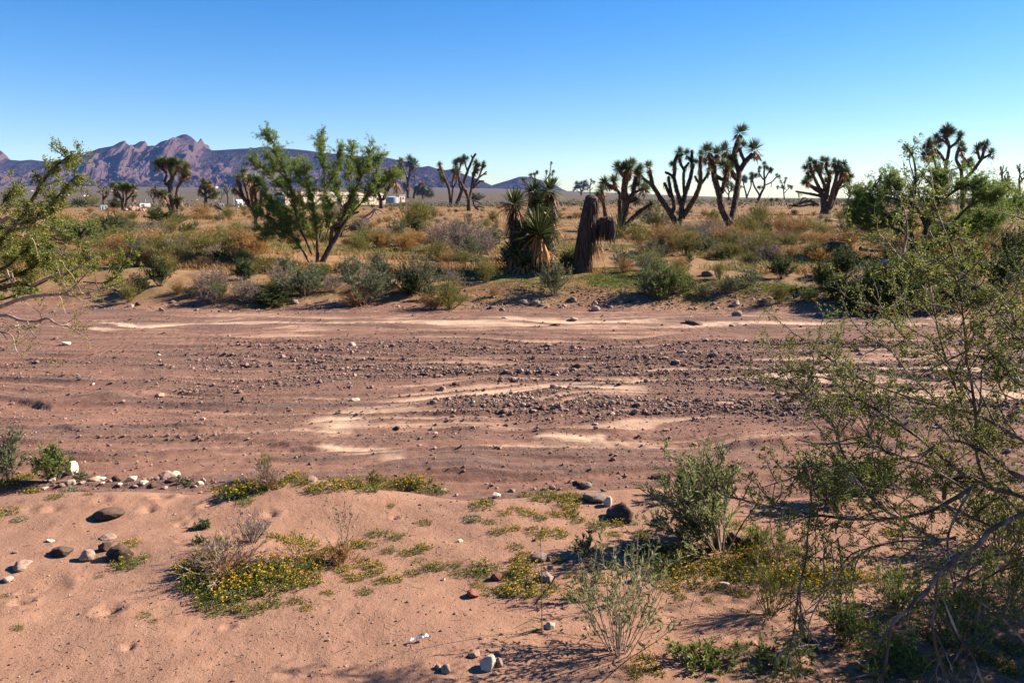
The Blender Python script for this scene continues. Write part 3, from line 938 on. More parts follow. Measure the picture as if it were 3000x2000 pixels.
joshua(Z8, (340, 790), [([(345, 800), (335, 700), (300, 600), (240, 570), (185, 530)], 50, 12), ([(310, 620), (270, 540), (220, 430), (205, 370)], 18, 12), ([(320, 620), (330, 560), (290, 460), (250, 380)], 18, 12),
    ([(335, 700), (360, 560), (370, 470), (340, 400), (350, 355)], 22, 12), ([(360, 760), (400, 600), (430, 480), (420, 400), (400, 370)], 26, 12), ([(380, 740), (430, 600), (500, 480), (530, 460)], 22, 12),
    ([(300, 640), (200, 620), (90, 600)], 16, 9), ([(425, 480), (470, 400)], 14, 12), ([(400, 600), (450, 520), (480, 430)], 14, 12), ([(290, 460), (310, 370)], 12, 12), ([(440, 580), (520, 540)], 12, 10)],
    [(185, 510), (165, 530), (205, 350), (175, 410), (205, 470), (250, 365), (310, 345), (290, 420), (350, 345), (370, 450), (405, 355), (450, 365), (490, 375), (505, 425), (520, 455), (540, 480), (520, 525), (470, 440), (340, 520), (270, 400), (430, 400), (480, 480)],
    "fat round crowned joshua tree standing alone on the right of the plain", 30, 15)
joshua(Z8, (1345, 770), [([(1350, 780), (1345, 520), (1340, 400), (1370, 240), (1345, 150), (1350, 100)], 20, 12), ([(1372, 240), (1440, 185), (1470, 130)], 14, 11), ([(1335, 350), (1290, 280), (1210, 220)], 14, 12),
    ([(1335, 440), (1265, 400), (1250, 350), (1200, 300)], 12, 10), ([(1345, 190), (1280, 160)], 11, 11)],
    [(1352, 80, 34), (1320, 105, 30), (1268, 155, 32), (1385, 100, 30), (1340, 150, 30), (1460, 135, 34), (1205, 190, 36), (1235, 210, 32), (1172, 300, 36), (1215, 320, 34), (1255, 290, 32), (1190, 235, 34), (1290, 215, 28)],
    "tall joshua tree with a high ball topped crown rising behind the right acacia", 30, 16)
joshua(Z8, (1480, 775), [([(1485, 785), (1478, 520), (1470, 420), (1430, 330), (1455, 235)], 20, 13), ([(1478, 410), (1502, 340), (1475, 290)], 13, 11), ([(1480, 520), (1560, 440), (1640, 330), (1660, 260), (1672, 210)], 18, 12),
    ([(1625, 330), (1602, 240)], 12, 12), ([(1650, 325), (1720, 290)], 13, 12), ([(1600, 420), (1560, 360)], 10, 10)],
    [(1470, 220, 34), (1490, 265, 28), (1682, 205, 34), (1650, 215, 30), (1608, 235, 28), (1725, 275, 36), (1555, 350, 28), (1520, 370, 28)],
    "joshua tree with crooked curling limbs at the far right above the acacia", 30, 17)
joshua(Z4, (1715, 850), [([(1718, 862), (1705, 750), (1682, 620), (1672, 530), (1700, 470), (1672, 400), (1660, 350)], 42, 14), ([(1672, 560), (1620, 520), (1640, 440), (1600, 390), (1540, 340)], 17, 12),
    ([(1730, 760), (1750, 580), (1800, 480), (1810, 420), (1830, 370)], 20, 12), ([(1705, 840), (1640, 700), (1590, 640)], 24, 14), ([(1740, 810), (1765, 700)], 16, 12), ([(1600, 640), (1550, 610), (1530, 560)], 12, 12), ([(1700, 470), (1740, 380), (1740, 330)], 14, 12), ([(1600, 390), (1600, 330)], 12, 12), ([(1800, 480), (1850, 450)], 11, 10)],
    [(1660, 325), (1700, 350), (1732, 305), (1762, 330), (1540, 340), (1600, 300), (1585, 335), (1842, 355), (1800, 335), (1780, 400), (1845, 440), (1640, 330), (1700, 310), (1610, 632, 44), (1535, 565), (1510, 600), (1830, 520), (1770, 690), (1820, 400), (1720, 400)],
    "tall shaggy joshua tree with thick leaning trunks left of centre, mountain behind", 36, 18, dead=(14, 15, 16), spread=.35)
joshua(Z4, (1220, 790), [([(1216, 800), (1200, 700), (1160, 620), (1130, 570)], 18, 10), ([(1208, 730), (1215, 640), (1190, 560)], 12, 9), ([(1230, 770), (1250, 680), (1240, 610), (1260, 570)], 14, 9), ([(1240, 700), (1290, 640), (1320, 590)], 11, 8), ([(1190, 680), (1140, 650)], 9, 8), ([(1290, 660), (1320, 665)], 7, 7)],
    [(1120, 550), (1160, 575), (1180, 540), (1212, 560), (1260, 560), (1240, 550), (1320, 575), (1285, 570), (1140, 650), (1325, 660), (1225, 590)],
    "medium joshua tree with round crown left of the tall shaggy one", 30, 19)
joshua(Z4, (2025, 770), [([(2028, 778), (2025, 690), (2020, 620), (2010, 540), (2000, 510)], 20, 9), ([(2020, 640), (2060, 580), (2070, 540)], 11, 8), ([(2018, 650), (1980, 610), (1960, 590)], 10, 8), ([(2030, 680), (2090, 640), (2110, 620)], 10, 8), ([(2025, 600), (2045, 540)], 9, 8)],
    [(2000, 505), (2030, 530), (2070, 530), (2045, 560), (1960, 590), (1985, 570), (2110, 610), (2090, 585), (2125, 640), (2060, 610), (2000, 560), (1970, 620), (2080, 660)],
    "joshua tree with brown dead collars between the tall shaggy tree and the mesquite", 24, 20, dead_frac=.5)
joshua(Z5, (335, 1060), [([(337, 1068), (325, 930), (250, 820), (150, 710)], 24, 14), ([(250, 825), (200, 730), (170, 640), (158, 590)], 17, 22), ([(268, 850), (250, 720), (215, 590), (212, 540)], 16, 22), ([(338, 950), (300, 800), (285, 680), (272, 610)], 18, 26),
    ([(340, 920), (330, 720), (330, 610)], 17, 26), ([(345, 960), (390, 760), (400, 700)], 18, 26), ([(360, 890), (430, 740)], 14, 24)],
    [(156, 568, 44), (212, 512, 44), (270, 588, 50), (330, 582, 50), (372, 605, 46), (425, 690, 44), (395, 640, 44), (125, 700, 26)],
    "joshua tree with straw yellow shaggy collars standing left of the mesquite", 40, 21)
joshua(Z5, (1570, 870), [([(1567, 880), (1548, 780), (1520, 680), (1528, 640)], 24, 12), ([(1572, 790), (1620, 690), (1680, 580), (1715, 490)], 20, 11), ([(1600, 730), (1600, 610), (1640, 500)], 14, 11), ([(1640, 660), (1700, 620)], 11, 10), ([(1535, 720), (1480, 690)], 10, 9)],
    [(1640, 480), (1680, 440), (1722, 490), (1692, 560), (1620, 600), (1528, 620), (1705, 610), (1650, 540), (1590, 560), (1740, 530), (1476, 690)],
    "dark joshua tree directly right of the mesquite beside the cream building", 42, 22, dead_frac=.25)
joshua(Z5, (1825, 770), [([(1822, 778), (1820, 650), (1830, 560), (1842, 480), (1832, 410)], 17, 14), ([(1818, 600), (1780, 480), (1752, 425)], 11, 10), ([(1812, 700), (1785, 620)], 11, 16), ([(1835, 560), (1882, 460)], 10, 10), ([(1860, 560), (1885, 560), (1888, 600)], 6, 8)],
    [(1832, 390, 36), (1848, 440, 34), (1882, 440, 36), (1750, 405, 30), (1775, 625, 44), (1755, 640, 40), (1860, 410, 30)],
    "slim joshua tree with a drooping dead head below its narrow crown", 34, 23, dead=(4, 5))
joshua(Z5, (1960, 775), [([(1962, 780), (1965, 740), (1975, 700)], 12, 9), ([(1965, 745), (1920, 700), (1900, 680)], 8, 8), ([(1970, 730), (2010, 690), (2030, 700)], 8, 8), ([(1872, 775), (1890, 690), (1935, 635), (1968, 622)], 13, 9)],
    [(1970, 660), (1930, 670), (1990, 690), (2020, 700), (1900, 680), (1950, 710), (2040, 730)],
    "short joshua tree with one bare pale stem curving over it", 32, 24)
joshua(Z6, (290, 690), [([(287, 705), (270, 560), (250, 460), (200, 350), (165, 250), (150, 215)], 24, 14), ([(288, 640), (300, 480), (300, 400), (318, 300)], 14, 12), ([(230, 400), (180, 350)], 10, 9), ([(300, 480), (340, 400), (350, 310)], 10, 9)],
    [(150, 205, 30), (150, 265, 28), (160, 305, 28), (172, 350, 32), (205, 380, 28), (312, 285, 36), (350, 295, 36), (340, 250, 34)],
    "leaning joshua stem with tufts down its left side beside a bare forked one", 34, 25)
joshua(Z6, (335, 680), [([(332, 690), (400, 520), (430, 400), (470, 280), (500, 210), (535, 125), (565, 80)], 24, 13), ([(530, 135), (508, 95)], 11, 8), ([(395, 500), (365, 360), (345, 240), (330, 190)], 16, 13), ([(360, 330), (390, 210), (392, 170)], 12, 11), ([(470, 290), (440, 190), (425, 150)], 11, 10)],
    [(330, 180, 34), (392, 160, 32), (425, 132, 32), (452, 142, 30), (370, 150, 28)],
    "slanting joshua tree with bare forked tip like a raised hand", 32, 26)
joshua(Z6, (480, 730), [([(486, 740), (480, 600), (440, 500), (380, 380), (365, 300)], 28, 14), ([(490, 610), (520, 450), (540, 300), (570, 200)], 22, 14), ([(530, 460), (600, 350), (640, 230), (655, 195)], 14, 10), ([(540, 400), (620, 340), (690, 285)], 12, 9), ([(530, 480), (610, 400), (660, 395)], 12, 9), ([(500, 520), (545, 545), (570, 565)], 9, 8), ([(600, 350), (650, 320), (690, 315)], 9, 8), ([(545, 320), (580, 250)], 11, 10)],
    [(565, 185, 36), (590, 215, 30), (540, 235, 36), (520, 280, 34), (655, 190, 26), (645, 235, 24), (660, 215, 22), (580, 270, 30)],
    "bushy headed joshua tree with arching bare limbs on its right", 30, 27, dead=(2, 3))
joshua(Z6, (1330, 640), [([(1330, 650), (1350, 450), (1370, 380), (1410, 320), (1430, 190)], 10, 6), ([(1340, 520), (1250, 440), (1235, 350), (1270, 290)], 8, 6), ([(1300, 560), (1180, 470), (1120, 380)], 8, 6), ([(1400, 330), (1450, 290)], 6, 5), ([(1240, 380), (1195, 330)], 6, 5), ([(1365, 400), (1375, 290)], 6, 5)],
    [(1432, 185, 14), (1455, 285, 16), (1270, 290, 16), (1195, 325, 20), (1240, 310, 18), (1112, 375, 20), (1130, 430, 22), (1376, 285, 18), (1440, 325, 16), (1180, 410, 18)],
    "thin spindly joshua tree showing above the mojave yucca clump", 18, 28)
joshua(Z6, (1775, 560), [([(1776, 570), (1770, 500), (1740, 440), (1720, 420)], 10, 7), ([(1774, 520), (1810, 450), (1830, 420)], 9, 7), ([(1770, 530), (1700, 490)], 6, 5), ([(1785, 510), (1850, 480)], 6, 5)],
    [(1720, 420), (1750, 430), (1785, 420), (1820, 410), (1840, 440), (1700, 480), (1855, 470), (1770, 460), (1805, 455), (1730, 460)],
    "small round joshua tree on the horizon above the bent dead yucca", 24, 29)
joshua(Z6, (1880, 560), [([(1880, 568), (1875, 480), (1885, 420), (1890, 385)], 8, 6), ([(1880, 440), (1925, 400)], 6, 5), ([(1878, 500), (1910, 470)], 5, 4)], [(1888, 380, 14), (1925, 405, 14), (1905, 395, 12)],
    "thin bare joshua stem on the horizon left of the thick forked tree", 14, 30)
joshua(Z7, (1825, 960), [([(1825, 970), (1880, 850), (1920, 760), (1915, 620), (1920, 530)], 18, 10), ([(1845, 930), (1860, 870), (1800, 760), (1770, 640)], 14, 10), ([(1920, 700), (1960, 620), (2000, 580)], 10, 9), ([(1915, 760), (2000, 720), (2060, 660), (2090, 660)], 9, 7), ([(1905, 690), (1860, 620), (1850, 560)], 9, 8), ([(2000, 725), (1995, 780)], 5, 4)],
    [(1920, 510, 24), (1940, 550, 22), (1990, 575, 24), (2005, 580, 22), (1865, 560, 22), (1770, 630, 30), (1800, 650, 28), (1830, 640, 26), (2090, 655, 18), (2060, 640, 18), (1870, 780, 26), (1960, 570, 22)],
    "open branching joshua tree on the horizon right of the low V forked one", 24, 31)
joshua(Z7, (1720, 910), [([(1722, 918), (1700, 820), (1680, 740), (1690, 680)], 12, 8), ([(1722, 880), (1760, 780), (1770, 700)], 10, 8), ([(1690, 790), (1650, 760)], 6, 5)], [(1685, 665, 24), (1705, 680, 24), (1670, 690, 22), (1640, 780, 14), (1765, 680, 22), (1700, 710, 22)],
    "dark joshua tree half hidden behind the right stem of the low V", 22, 32)
joshua(Z7, (2145, 915), [([(2147, 920), (2140, 830), (2130, 760), (2110, 710)], 8, 6), ([(2142, 780), (2160, 690)], 6, 5), ([(2142, 850), (2200, 790), (2230, 770)], 6, 5), ([(2135, 790), (2075, 775)], 6, 5)], [(2105, 710, 14), (2165, 680, 18), (2150, 720, 14), (2070, 775, 16), (2215, 770, 16), (2235, 775, 14), (2130, 775, 18), (2190, 760, 14)],
    "small sparse joshua tree on the horizon between the open one and the fat one", 16, 33)
joshua(Z7, (1505, 925), [([(1507, 930), (1510, 830), (1490, 770)], 9, 7), ([(1510, 850), (1550, 780)], 7, 6), ([(1508, 870), (1450, 800)], 7, 6)], [(1440, 790), (1480, 760), (1500, 720), (1550, 780), (1540, 750), (1460, 740)],
    "low dark joshua tree seen through the V of the tall forked one", 28, 34)

# joshua trees farther off
def random_joshua(rng, hgt):
    chunks = []; heads = []
    P, DD, Rd = grow(rng, np.zeros((1, 3)) - [[0, 0, .1]], [[rng.normal() * .12, rng.normal() * .12, 1]], [hgt * rng.uniform(.28, .45)], hgt * .045, hgt * .036, 5, .06)
    lev = [(P, DD, Rd)]
    for l in range(4):
        P, DD, Rd = lev[-1]
        S = []; D = []; r = []
        for i in range(len(P)):
            m = rng.choice([2, 3]) if l < 2 else rng.choice([1, 2, 2])
            for q in range(m):
                d = DD[i, -1] + rng.normal(size=3) * .62 + np.array([0, 0, .25]); S.append(P[i, -1]); D.append(d); r.append(Rd[i, -1])
        L = hgt * np.array([.26, .2, .15, .11][l]) * rng.uniform(.6, 1.2, len(S))
        lev.append(grow(rng, np.array(S), np.array(D), L, np.array(r) * .85, np.array(r) * .72, 4, .16, .16))
    for P, DD, Rd in lev:
        V, F = tubes(P, Rd, 6); chunks.append((V, F, 0, None))
    P, DD, Rd = lev[-1]
    hs = []
    src = lev[-1][0][:, -1]; dd = lev[-1][1][:, -1]
    for p, d in zip(src, dd):
        R_ = hgt * rng.uniform(.05, .072); n = 26
        D = nrm(rng.normal(size=(n, 3)) + d * .8)
        V, F, r = blades(np.repeat(p[None], n, 0) + D * R_ * .15, D, R_ * rng.uniform(.8, 1.1, n), R_ * .32, rng, .03, 1)
        hs.append((V, F, 0, r))
        n = 10; D = nrm(rng.normal(size=(n, 3)) * .6 - d)
        V, F, r = blades(np.repeat(p[None], n, 0), D, R_ * .9, R_ * .3, rng, .1, 1); hs.append((V, F, 1, r))
    return build_mesh("trunk", chunks, [M_JBARK], smooth=True), build_mesh("crown", hs, [M_JLEAF, M_JDEAD])


_r = np.random.RandomState(55)
FARJ = [random_joshua(_r, 4.0) for _ in range(7)]
far_list = []
for (x, y, h) in [(305, 608, 60), (540, 585, 46), (668, 600, 52), (645, 596, 40), (215, 590, 36), (180, 600, 44), (930, 600, 60), (1180, 590, 40), (1430, 585, 34), (1465, 585, 44), (1500, 590, 30), (1555, 580, 30), (1640, 588, 32), (1660, 585, 40), (1790, 585, 28), (1812, 585, 40),
                  (1855, 588, 44), (1880, 585, 34), (2095, 585, 34), (2250, 582, 24), (2265, 585, 30), (2290, 585, 34), (2340, 588, 26), (2480, 592, 52), (2500, 598, 66), (2520, 590, 44), (2545, 596, 74), (2570, 590, 50), (2590, 600, 96), (2620, 596, 60), (2655, 600, 80),
                  (2700, 600, 60), (2740, 598, 70), (2930, 604, 96), (2960, 600, 80), (2985, 604, 104), (2900, 596, 60), (2860, 600, 90), (2830, 594, 50), (1620, 584, 26), (1585, 586, 22), (1925, 584, 36), (1950, 583, 26), (1968, 585, 38), (2030, 584, 28), (2050, 583, 24), (2215, 584, 26),
                  (2310, 586, 22), (2360, 586, 36), (2430, 590, 40), (2455, 588, 30), (1700, 583, 24), (1730, 583, 30), (1890, 584, 22), (2000, 583, 30), (1340, 586, 26), (1400, 584, 30), (1290, 590, 30), (1050, 592, 34), (1090, 590, 28), (250, 598, 40), (400, 592, 30), (452, 596, 44), (565, 590, 32), (592, 594, 44), (612, 588, 30), (700, 592, 46), (870, 590, 40), (962, 592, 52), (1032, 590, 34), (1105, 588, 36), (1212, 592, 44), (1262, 590, 40), (1312, 590, 36), (150, 596, 40), (330, 594, 34)]:
    g = ground_at(x, y + _r.uniform(-1, 1))
    sc_ = h * g[1] / FPX / 3.6
    if g[1] > 700:
        continue
    tm = FARJ[_r.randint(7)]
    o = thing("joshua_tree", "", "tree", g, _r.uniform(0, 6.28), "joshua trees on the plain", float(sc_))
    link("trunk", tm[0], o); link("crown", tm[1], o)
    auto(o, "distant joshua tree" if g[1] > 150 else "far joshua tree")

# ------------------------------------------------------------------ mojave yuccas
def yucca_rosette(rng, rad, n=110, zmin=-.25, zmax=1.0, width=.035, droop=.08, mats=(M_YLEAF, M_YDEAD), n_dead=0, base_r=.08):
    z = rng.uniform(zmin, zmax, n); a = rng.uniform(0, 2 * np.pi, n); s = np.sqrt(np.clip(1 - z * z, 0, 1))
    D = np.stack([np.cos(a) * s, np.sin(a) * s, z], 1)
    pos = np.stack([np.cos(a) * s * base_r, np.sin(a) * s * base_r, z * .08], 1)
    ch = []
    V, F, r = blades(pos, D, rad * rng.uniform(.7, 1.05, n), width, rng, droop * rng.uniform(0, 2, n), 4); ch.append((V, F, 0, r))
    if n_dead:
        z = rng.uniform(-1, -.35, n_dead); a = rng.uniform(0, 2 * np.pi, n_dead); s = np.sqrt(np.clip(1 - z * z, 0, 1))
        D = np.stack([np.cos(a) * s * .8, np.sin(a) * s * .8, z], 1)
        pos = np.stack([np.cos(a) * base_r, np.sin(a) * base_r, rng.uniform(-.1, 0, n_dead)], 1)
        V, F, r = blades(pos, D, rad * rng.uniform(.6, 1.0, n_dead), width, rng, .2, 4); ch.append((V, F, 1, r))
    return build_mesh("leaf_rosette", ch, list(mats))


def thatch(rng, P, r0, r1, n, length=.35, width=.04, out=.35):
    """dead leaves lying down along a stem"""
    P = np.asarray(P, float)
    t = rng.uniform(0.05, 1, n); f = t * (len(P) - 1); k = np.clip(f.astype(int), 0, len(P) - 2); u = (f - k)[:, None]
    c = P[k] * (1 - u) + P[k + 1] * u; a = rng.uniform(0, 2 * np.pi, n)
    ax = nrm(P[k + 1] - P[k])
    pr = nrm(np.cross(ax, np.stack([np.cos(a), np.sin(a), a * 0], 1) + 1e-3))
    rad = (r0 + (r1 - r0) * t)[:, None]
    return blades(c + pr * rad * .9, nrm(np.array([[0, 0, -1.0]]) + pr * out), length * rng.uniform(.5, 1.2, n), width, rng, .1, 3)


def yucca_pt(x, y, g, dY=0.0):
    p = Z6([(x, y)])[0]
    return at(p[0], p[1], g[1] + dY) - np.array(g)


def yucca_clump():
    rng = np.random.RandomState(77)
    b = Z6([(1250, 1450)])[0]; g = ground_at(*b)
    o = thing("mojave_yucca", "large green mojave yucca clump with several spiky heads and an orange dead skirt", "yucca", g)
    S = Z6.s * g[1] / FPX
    stems = [([(1080, 1330), (1060, 1050), (1035, 850), (1005, 690)], 70, 55, .1), ([(1270, 1440), (1280, 1250), (1285, 1040)], 95, 70, -.1), ([(1380, 1380), (1400, 900), (1410, 650), (1420, 560)], 75, 52, .55), ([(1290, 1000), (1275, 800), (1275, 700)], 55, 45, .35), ([(1270, 850), (1240, 640), (1232, 560)], 45, 40, .75)]
    for pts, a, bb, dy in stems:
        P = np.array([yucca_pt(x, y, g, dy) for x, y in pts]); P[0][2] = min(P[0][2], -.05)
        V, F = tube(P, np.linspace(a, bb, len(P)) * S * .8, 9, True, .2, 3)
        tv, tf, tr = thatch(rng, P, a * S * .85, bb * S * .85, 420, .4, .028, .42)
        link("trunk", build_mesh("trunk", [(V, F, 0, None), (tv, tf, 1, tr)], [M_DARKWOOD, M_YGREY]), o)
    for x, y, r, dy, n, zmin in [(1000, 660, 195, .1, 190, -.4), (1290, 1000, 380, -.12, 260, -.3), (1280, 665, 160, .35, 130, -.3), (1415, 510, 170, .55, 160, -.4), (1232, 520, 170, .75, 150, -.35), (1030, 1230, 220, .0, 130, -.2), (1120, 1340, 190, -.2, 110, -.1), (1400, 820, 230, .6, 120, -.3), (1390, 1180, 200, .3, 110, -.3), (1180, 1000, 230, .3, 120, -.3), (1210, 1330, 200, -.05, 100, -.2), (1330, 1360, 180, .1, 90, -.2)]:
        me = yucca_rosette(rng, r * S, n, zmin, 1, .034, .06, n_dead=30 if r > 130 else 10)
        c = link("leaf_rosette", me, o, yucca_pt(x, y, g, dy)); c.rotation_euler = (rng.normal() * .12, rng.normal() * .12, 0)
    # the orange skirt of hanging dead leaves under the front head
    n = 120; a = rng.uniform(0, 2 * np.pi, n)
    c0 = yucca_pt(1285, 1060, g, -.14)
    pos = c0 + np.stack([np.cos(a) * .09, np.sin(a) * .09, rng.uniform(-.05, .04, n)], 1)
    D = np.stack([np.cos(a) * .28, np.sin(a) * .28 - .05, np.full(n, -1.0)], 1) + rng.normal(size=(n, 3)) * .06
    V, F, r = blades(pos, D, rng.uniform(.38, .62, n), .034, rng, .05, 4)
    link("dead_leaf_skirt", build_mesh("dead_leaf_skirt", [(V, F, 0, r)], [M_YDEAD]), o)
    return o


def dead_yucca():
    rng = np.random.RandomState(78)
    b = Z6([(1765, 1450)])[0]; g = ground_at(*b)
    o = thing("dead_yucca", "dark headless yucca stump with a bent over thatched arm hanging right", "yucca", g)
    S = Z6.s * g[1] / FPX
    for pts, a, bb, n in [([(1770, 1460), (1800, 1150), (1845, 850), (1895, 585)], 122, 86, 520), ([(1850, 980), (1960, 890), (2070, 835), (2125, 850), (2120, 960)], 62, 48, 420)]:
        P = np.array([yucca_pt(x, y, g) for x, y in pts])
        V, F = tube(P, np.linspace(a, bb, len(P)) * S * .85, 10, True, .2, 5)
        tv, tf, tr = thatch(rng, P, a * S * .85, bb * S * .85, n * 2, .3, .022, .24)
        nm = "trunk" if n == 520 else "bent_head"
        link(nm, build_mesh(nm, [(V, F, 0, None), (tv, tf, 1, tr)], [M_DARKWOOD, M_YGREY]), o)
    n = 34; a = rng.uniform(0, 2 * np.pi, n)
    c0 = yucca_pt(1930, 1140, g, -.06)
    pos = c0 + np.stack([np.cos(a) * .12, np.sin(a) * .08, rng.uniform(-.08, .08, n)], 1)
    D = np.stack([np.cos(a) * .25 + .16, np.sin(a) * .25, np.full(n, -1.0)], 1)
    V, F, r = blades(pos, D, rng.uniform(.2, .45, n), .026, rng, .05, 4)
    link("dead_leaf_skirt", build_mesh("dead_leaf_skirt", [(V, F, 0, r)], [M_YDEAD]), o)
    ps = []; ds = []; ls = []
    for (x0, y0), (x1, y1) in [((1790, 980), (1635, 865)), ((1790, 1020), (1650, 985)), ((1780, 1080), (1620, 1090)), ((1800, 960), (1690, 860)), ((2000, 1080), (2250, 1040)), ((2000, 1090), (2320, 1035)), ((2000, 1075), (2230, 1085)), ((1800, 1000), (1640, 930))]:
        p, q = yucca_pt(x0, y0, g, -.05), yucca_pt(x1, y1, g, -.05 + rng.uniform(-.3, .3)); ps.append(p); ds.append(q - p); ls.append(np.linalg.norm(q - p))
    V, F, r = blades(np.array(ps), np.array(ds), np.array(ls), .035, rng, .02, 4)
    link("leaf_blades", build_mesh("leaf_blades", [(V, F, 0, r)], [M_YLEAF]), o)
    return o


yucca_clump(); dead_yucca()


def small_yucca(px, py, rad_px, label, seed, n=60, zmin=.1):
    rng = np.random.RandomState(seed); g = ground_at(px, py); S = g[1] / FPX
    o = thing("small_yucca", label, "yucca", g, 0, "stemless young yuccas")
    link("leaf_rosette", yucca_rosette(rng, rad_px * S, n, zmin, 1, .026, .05, n_dead=14), o, (0, 0, .04))


small_yucca(1400, 712, 72, "stemless blue green yucca behind the grey bare bush", 5, 70, .15)
small_yucca(1815, 700, 105, "upright yucca leaves between the dead yucca and the thick joshua tree", 6, 46, .45)
small_yucca(575, 668, 45, "small spiky yucca on the bare orange patch below the shaggy joshua tree", 7, 26, .1)
small_yucca(350, 672, 36, "low dark yucca among bushes on the left side of the plain", 8, 24, .1)

# ------------------------------------------------------------------ mesquite and acacia
def woody(zm, base, limbs, seed, spread, min_r=.004, Y=None):
    rng = np.random.RandomState(seed)
    if Y is None:
        return rng, *traced_tree(rng, zm, base, limbs, spread)
    return None


def twig_out(rng, polys, per_m, len_rng, r_twig, lift=.05, ang=.8, t0=.2, sub=3, sub_len=.45, tip_bias=True):
    """twigs and finer twigs growing off traced limbs; returns tube sets and the leaf bearing twigs"""
    Ss = []; Ds = []
    for P, a, b in polys:
        L = np.sum(np.linalg.norm(np.diff(P, axis=0), axis=1)); n = max(2, int(L * per_m))
        t = rng.uniform(t0, 1, n) if not tip_bias else t0 + (1 - t0) * rng.rand(n) ** .7
        f = t * (len(P) - 1); k = np.clip(f.astype(int), 0, len(P) - 2); u = (f - k)[:, None]
        c = P[k] * (1 - u) + P[k + 1] * u; ax = nrm(P[k + 1] - P[k]); pr = nrm(np.cross(ax, rng.normal(size=(n, 3))))
        an = (ang + rng.normal(size=n) * .3)[:, None]
        Ss.append(c); Ds.append(ax * np.cos(an) + pr * np.sin(an))
    S = np.concatenate(Ss); D = np.concatenate(Ds)
    L = rng.uniform(*len_rng, len(S))
    P1, D1, R1 = grow(rng, S, D, L, r_twig, r_twig * .45, 6, .17, lift)
    S2, D2, r2, t2 = sprout(rng, P1, D1, R1, sub, .2, 1, .75)
    P2, D2_, R2 = grow(rng, S2, D2, np.repeat(L, sub) * sub_len * rng.uniform(.5, 1.2, len(S2)), r2 * .6, r2 * .3, 5, .18, lift)
    return (P1, D1, R1), (P2, D2_, R2)


def leaf_tufts(rng, P, D, per, leaflets, size, width, spread=.9, t0=.1):
    S, d = along(rng, P, D, per, t0, 1.0)
    S = np.repeat(S, leaflets, 0); d = np.repeat(d, leaflets, 0)
    S = S + rng.normal(size=S.shape) * size * .45
    d = nrm(d + rng.normal(size=d.shape) * spread)
    l = size * rng.uniform(.6, 1.25, len(S))
    return leaves(S, d, l, l * width, rng)


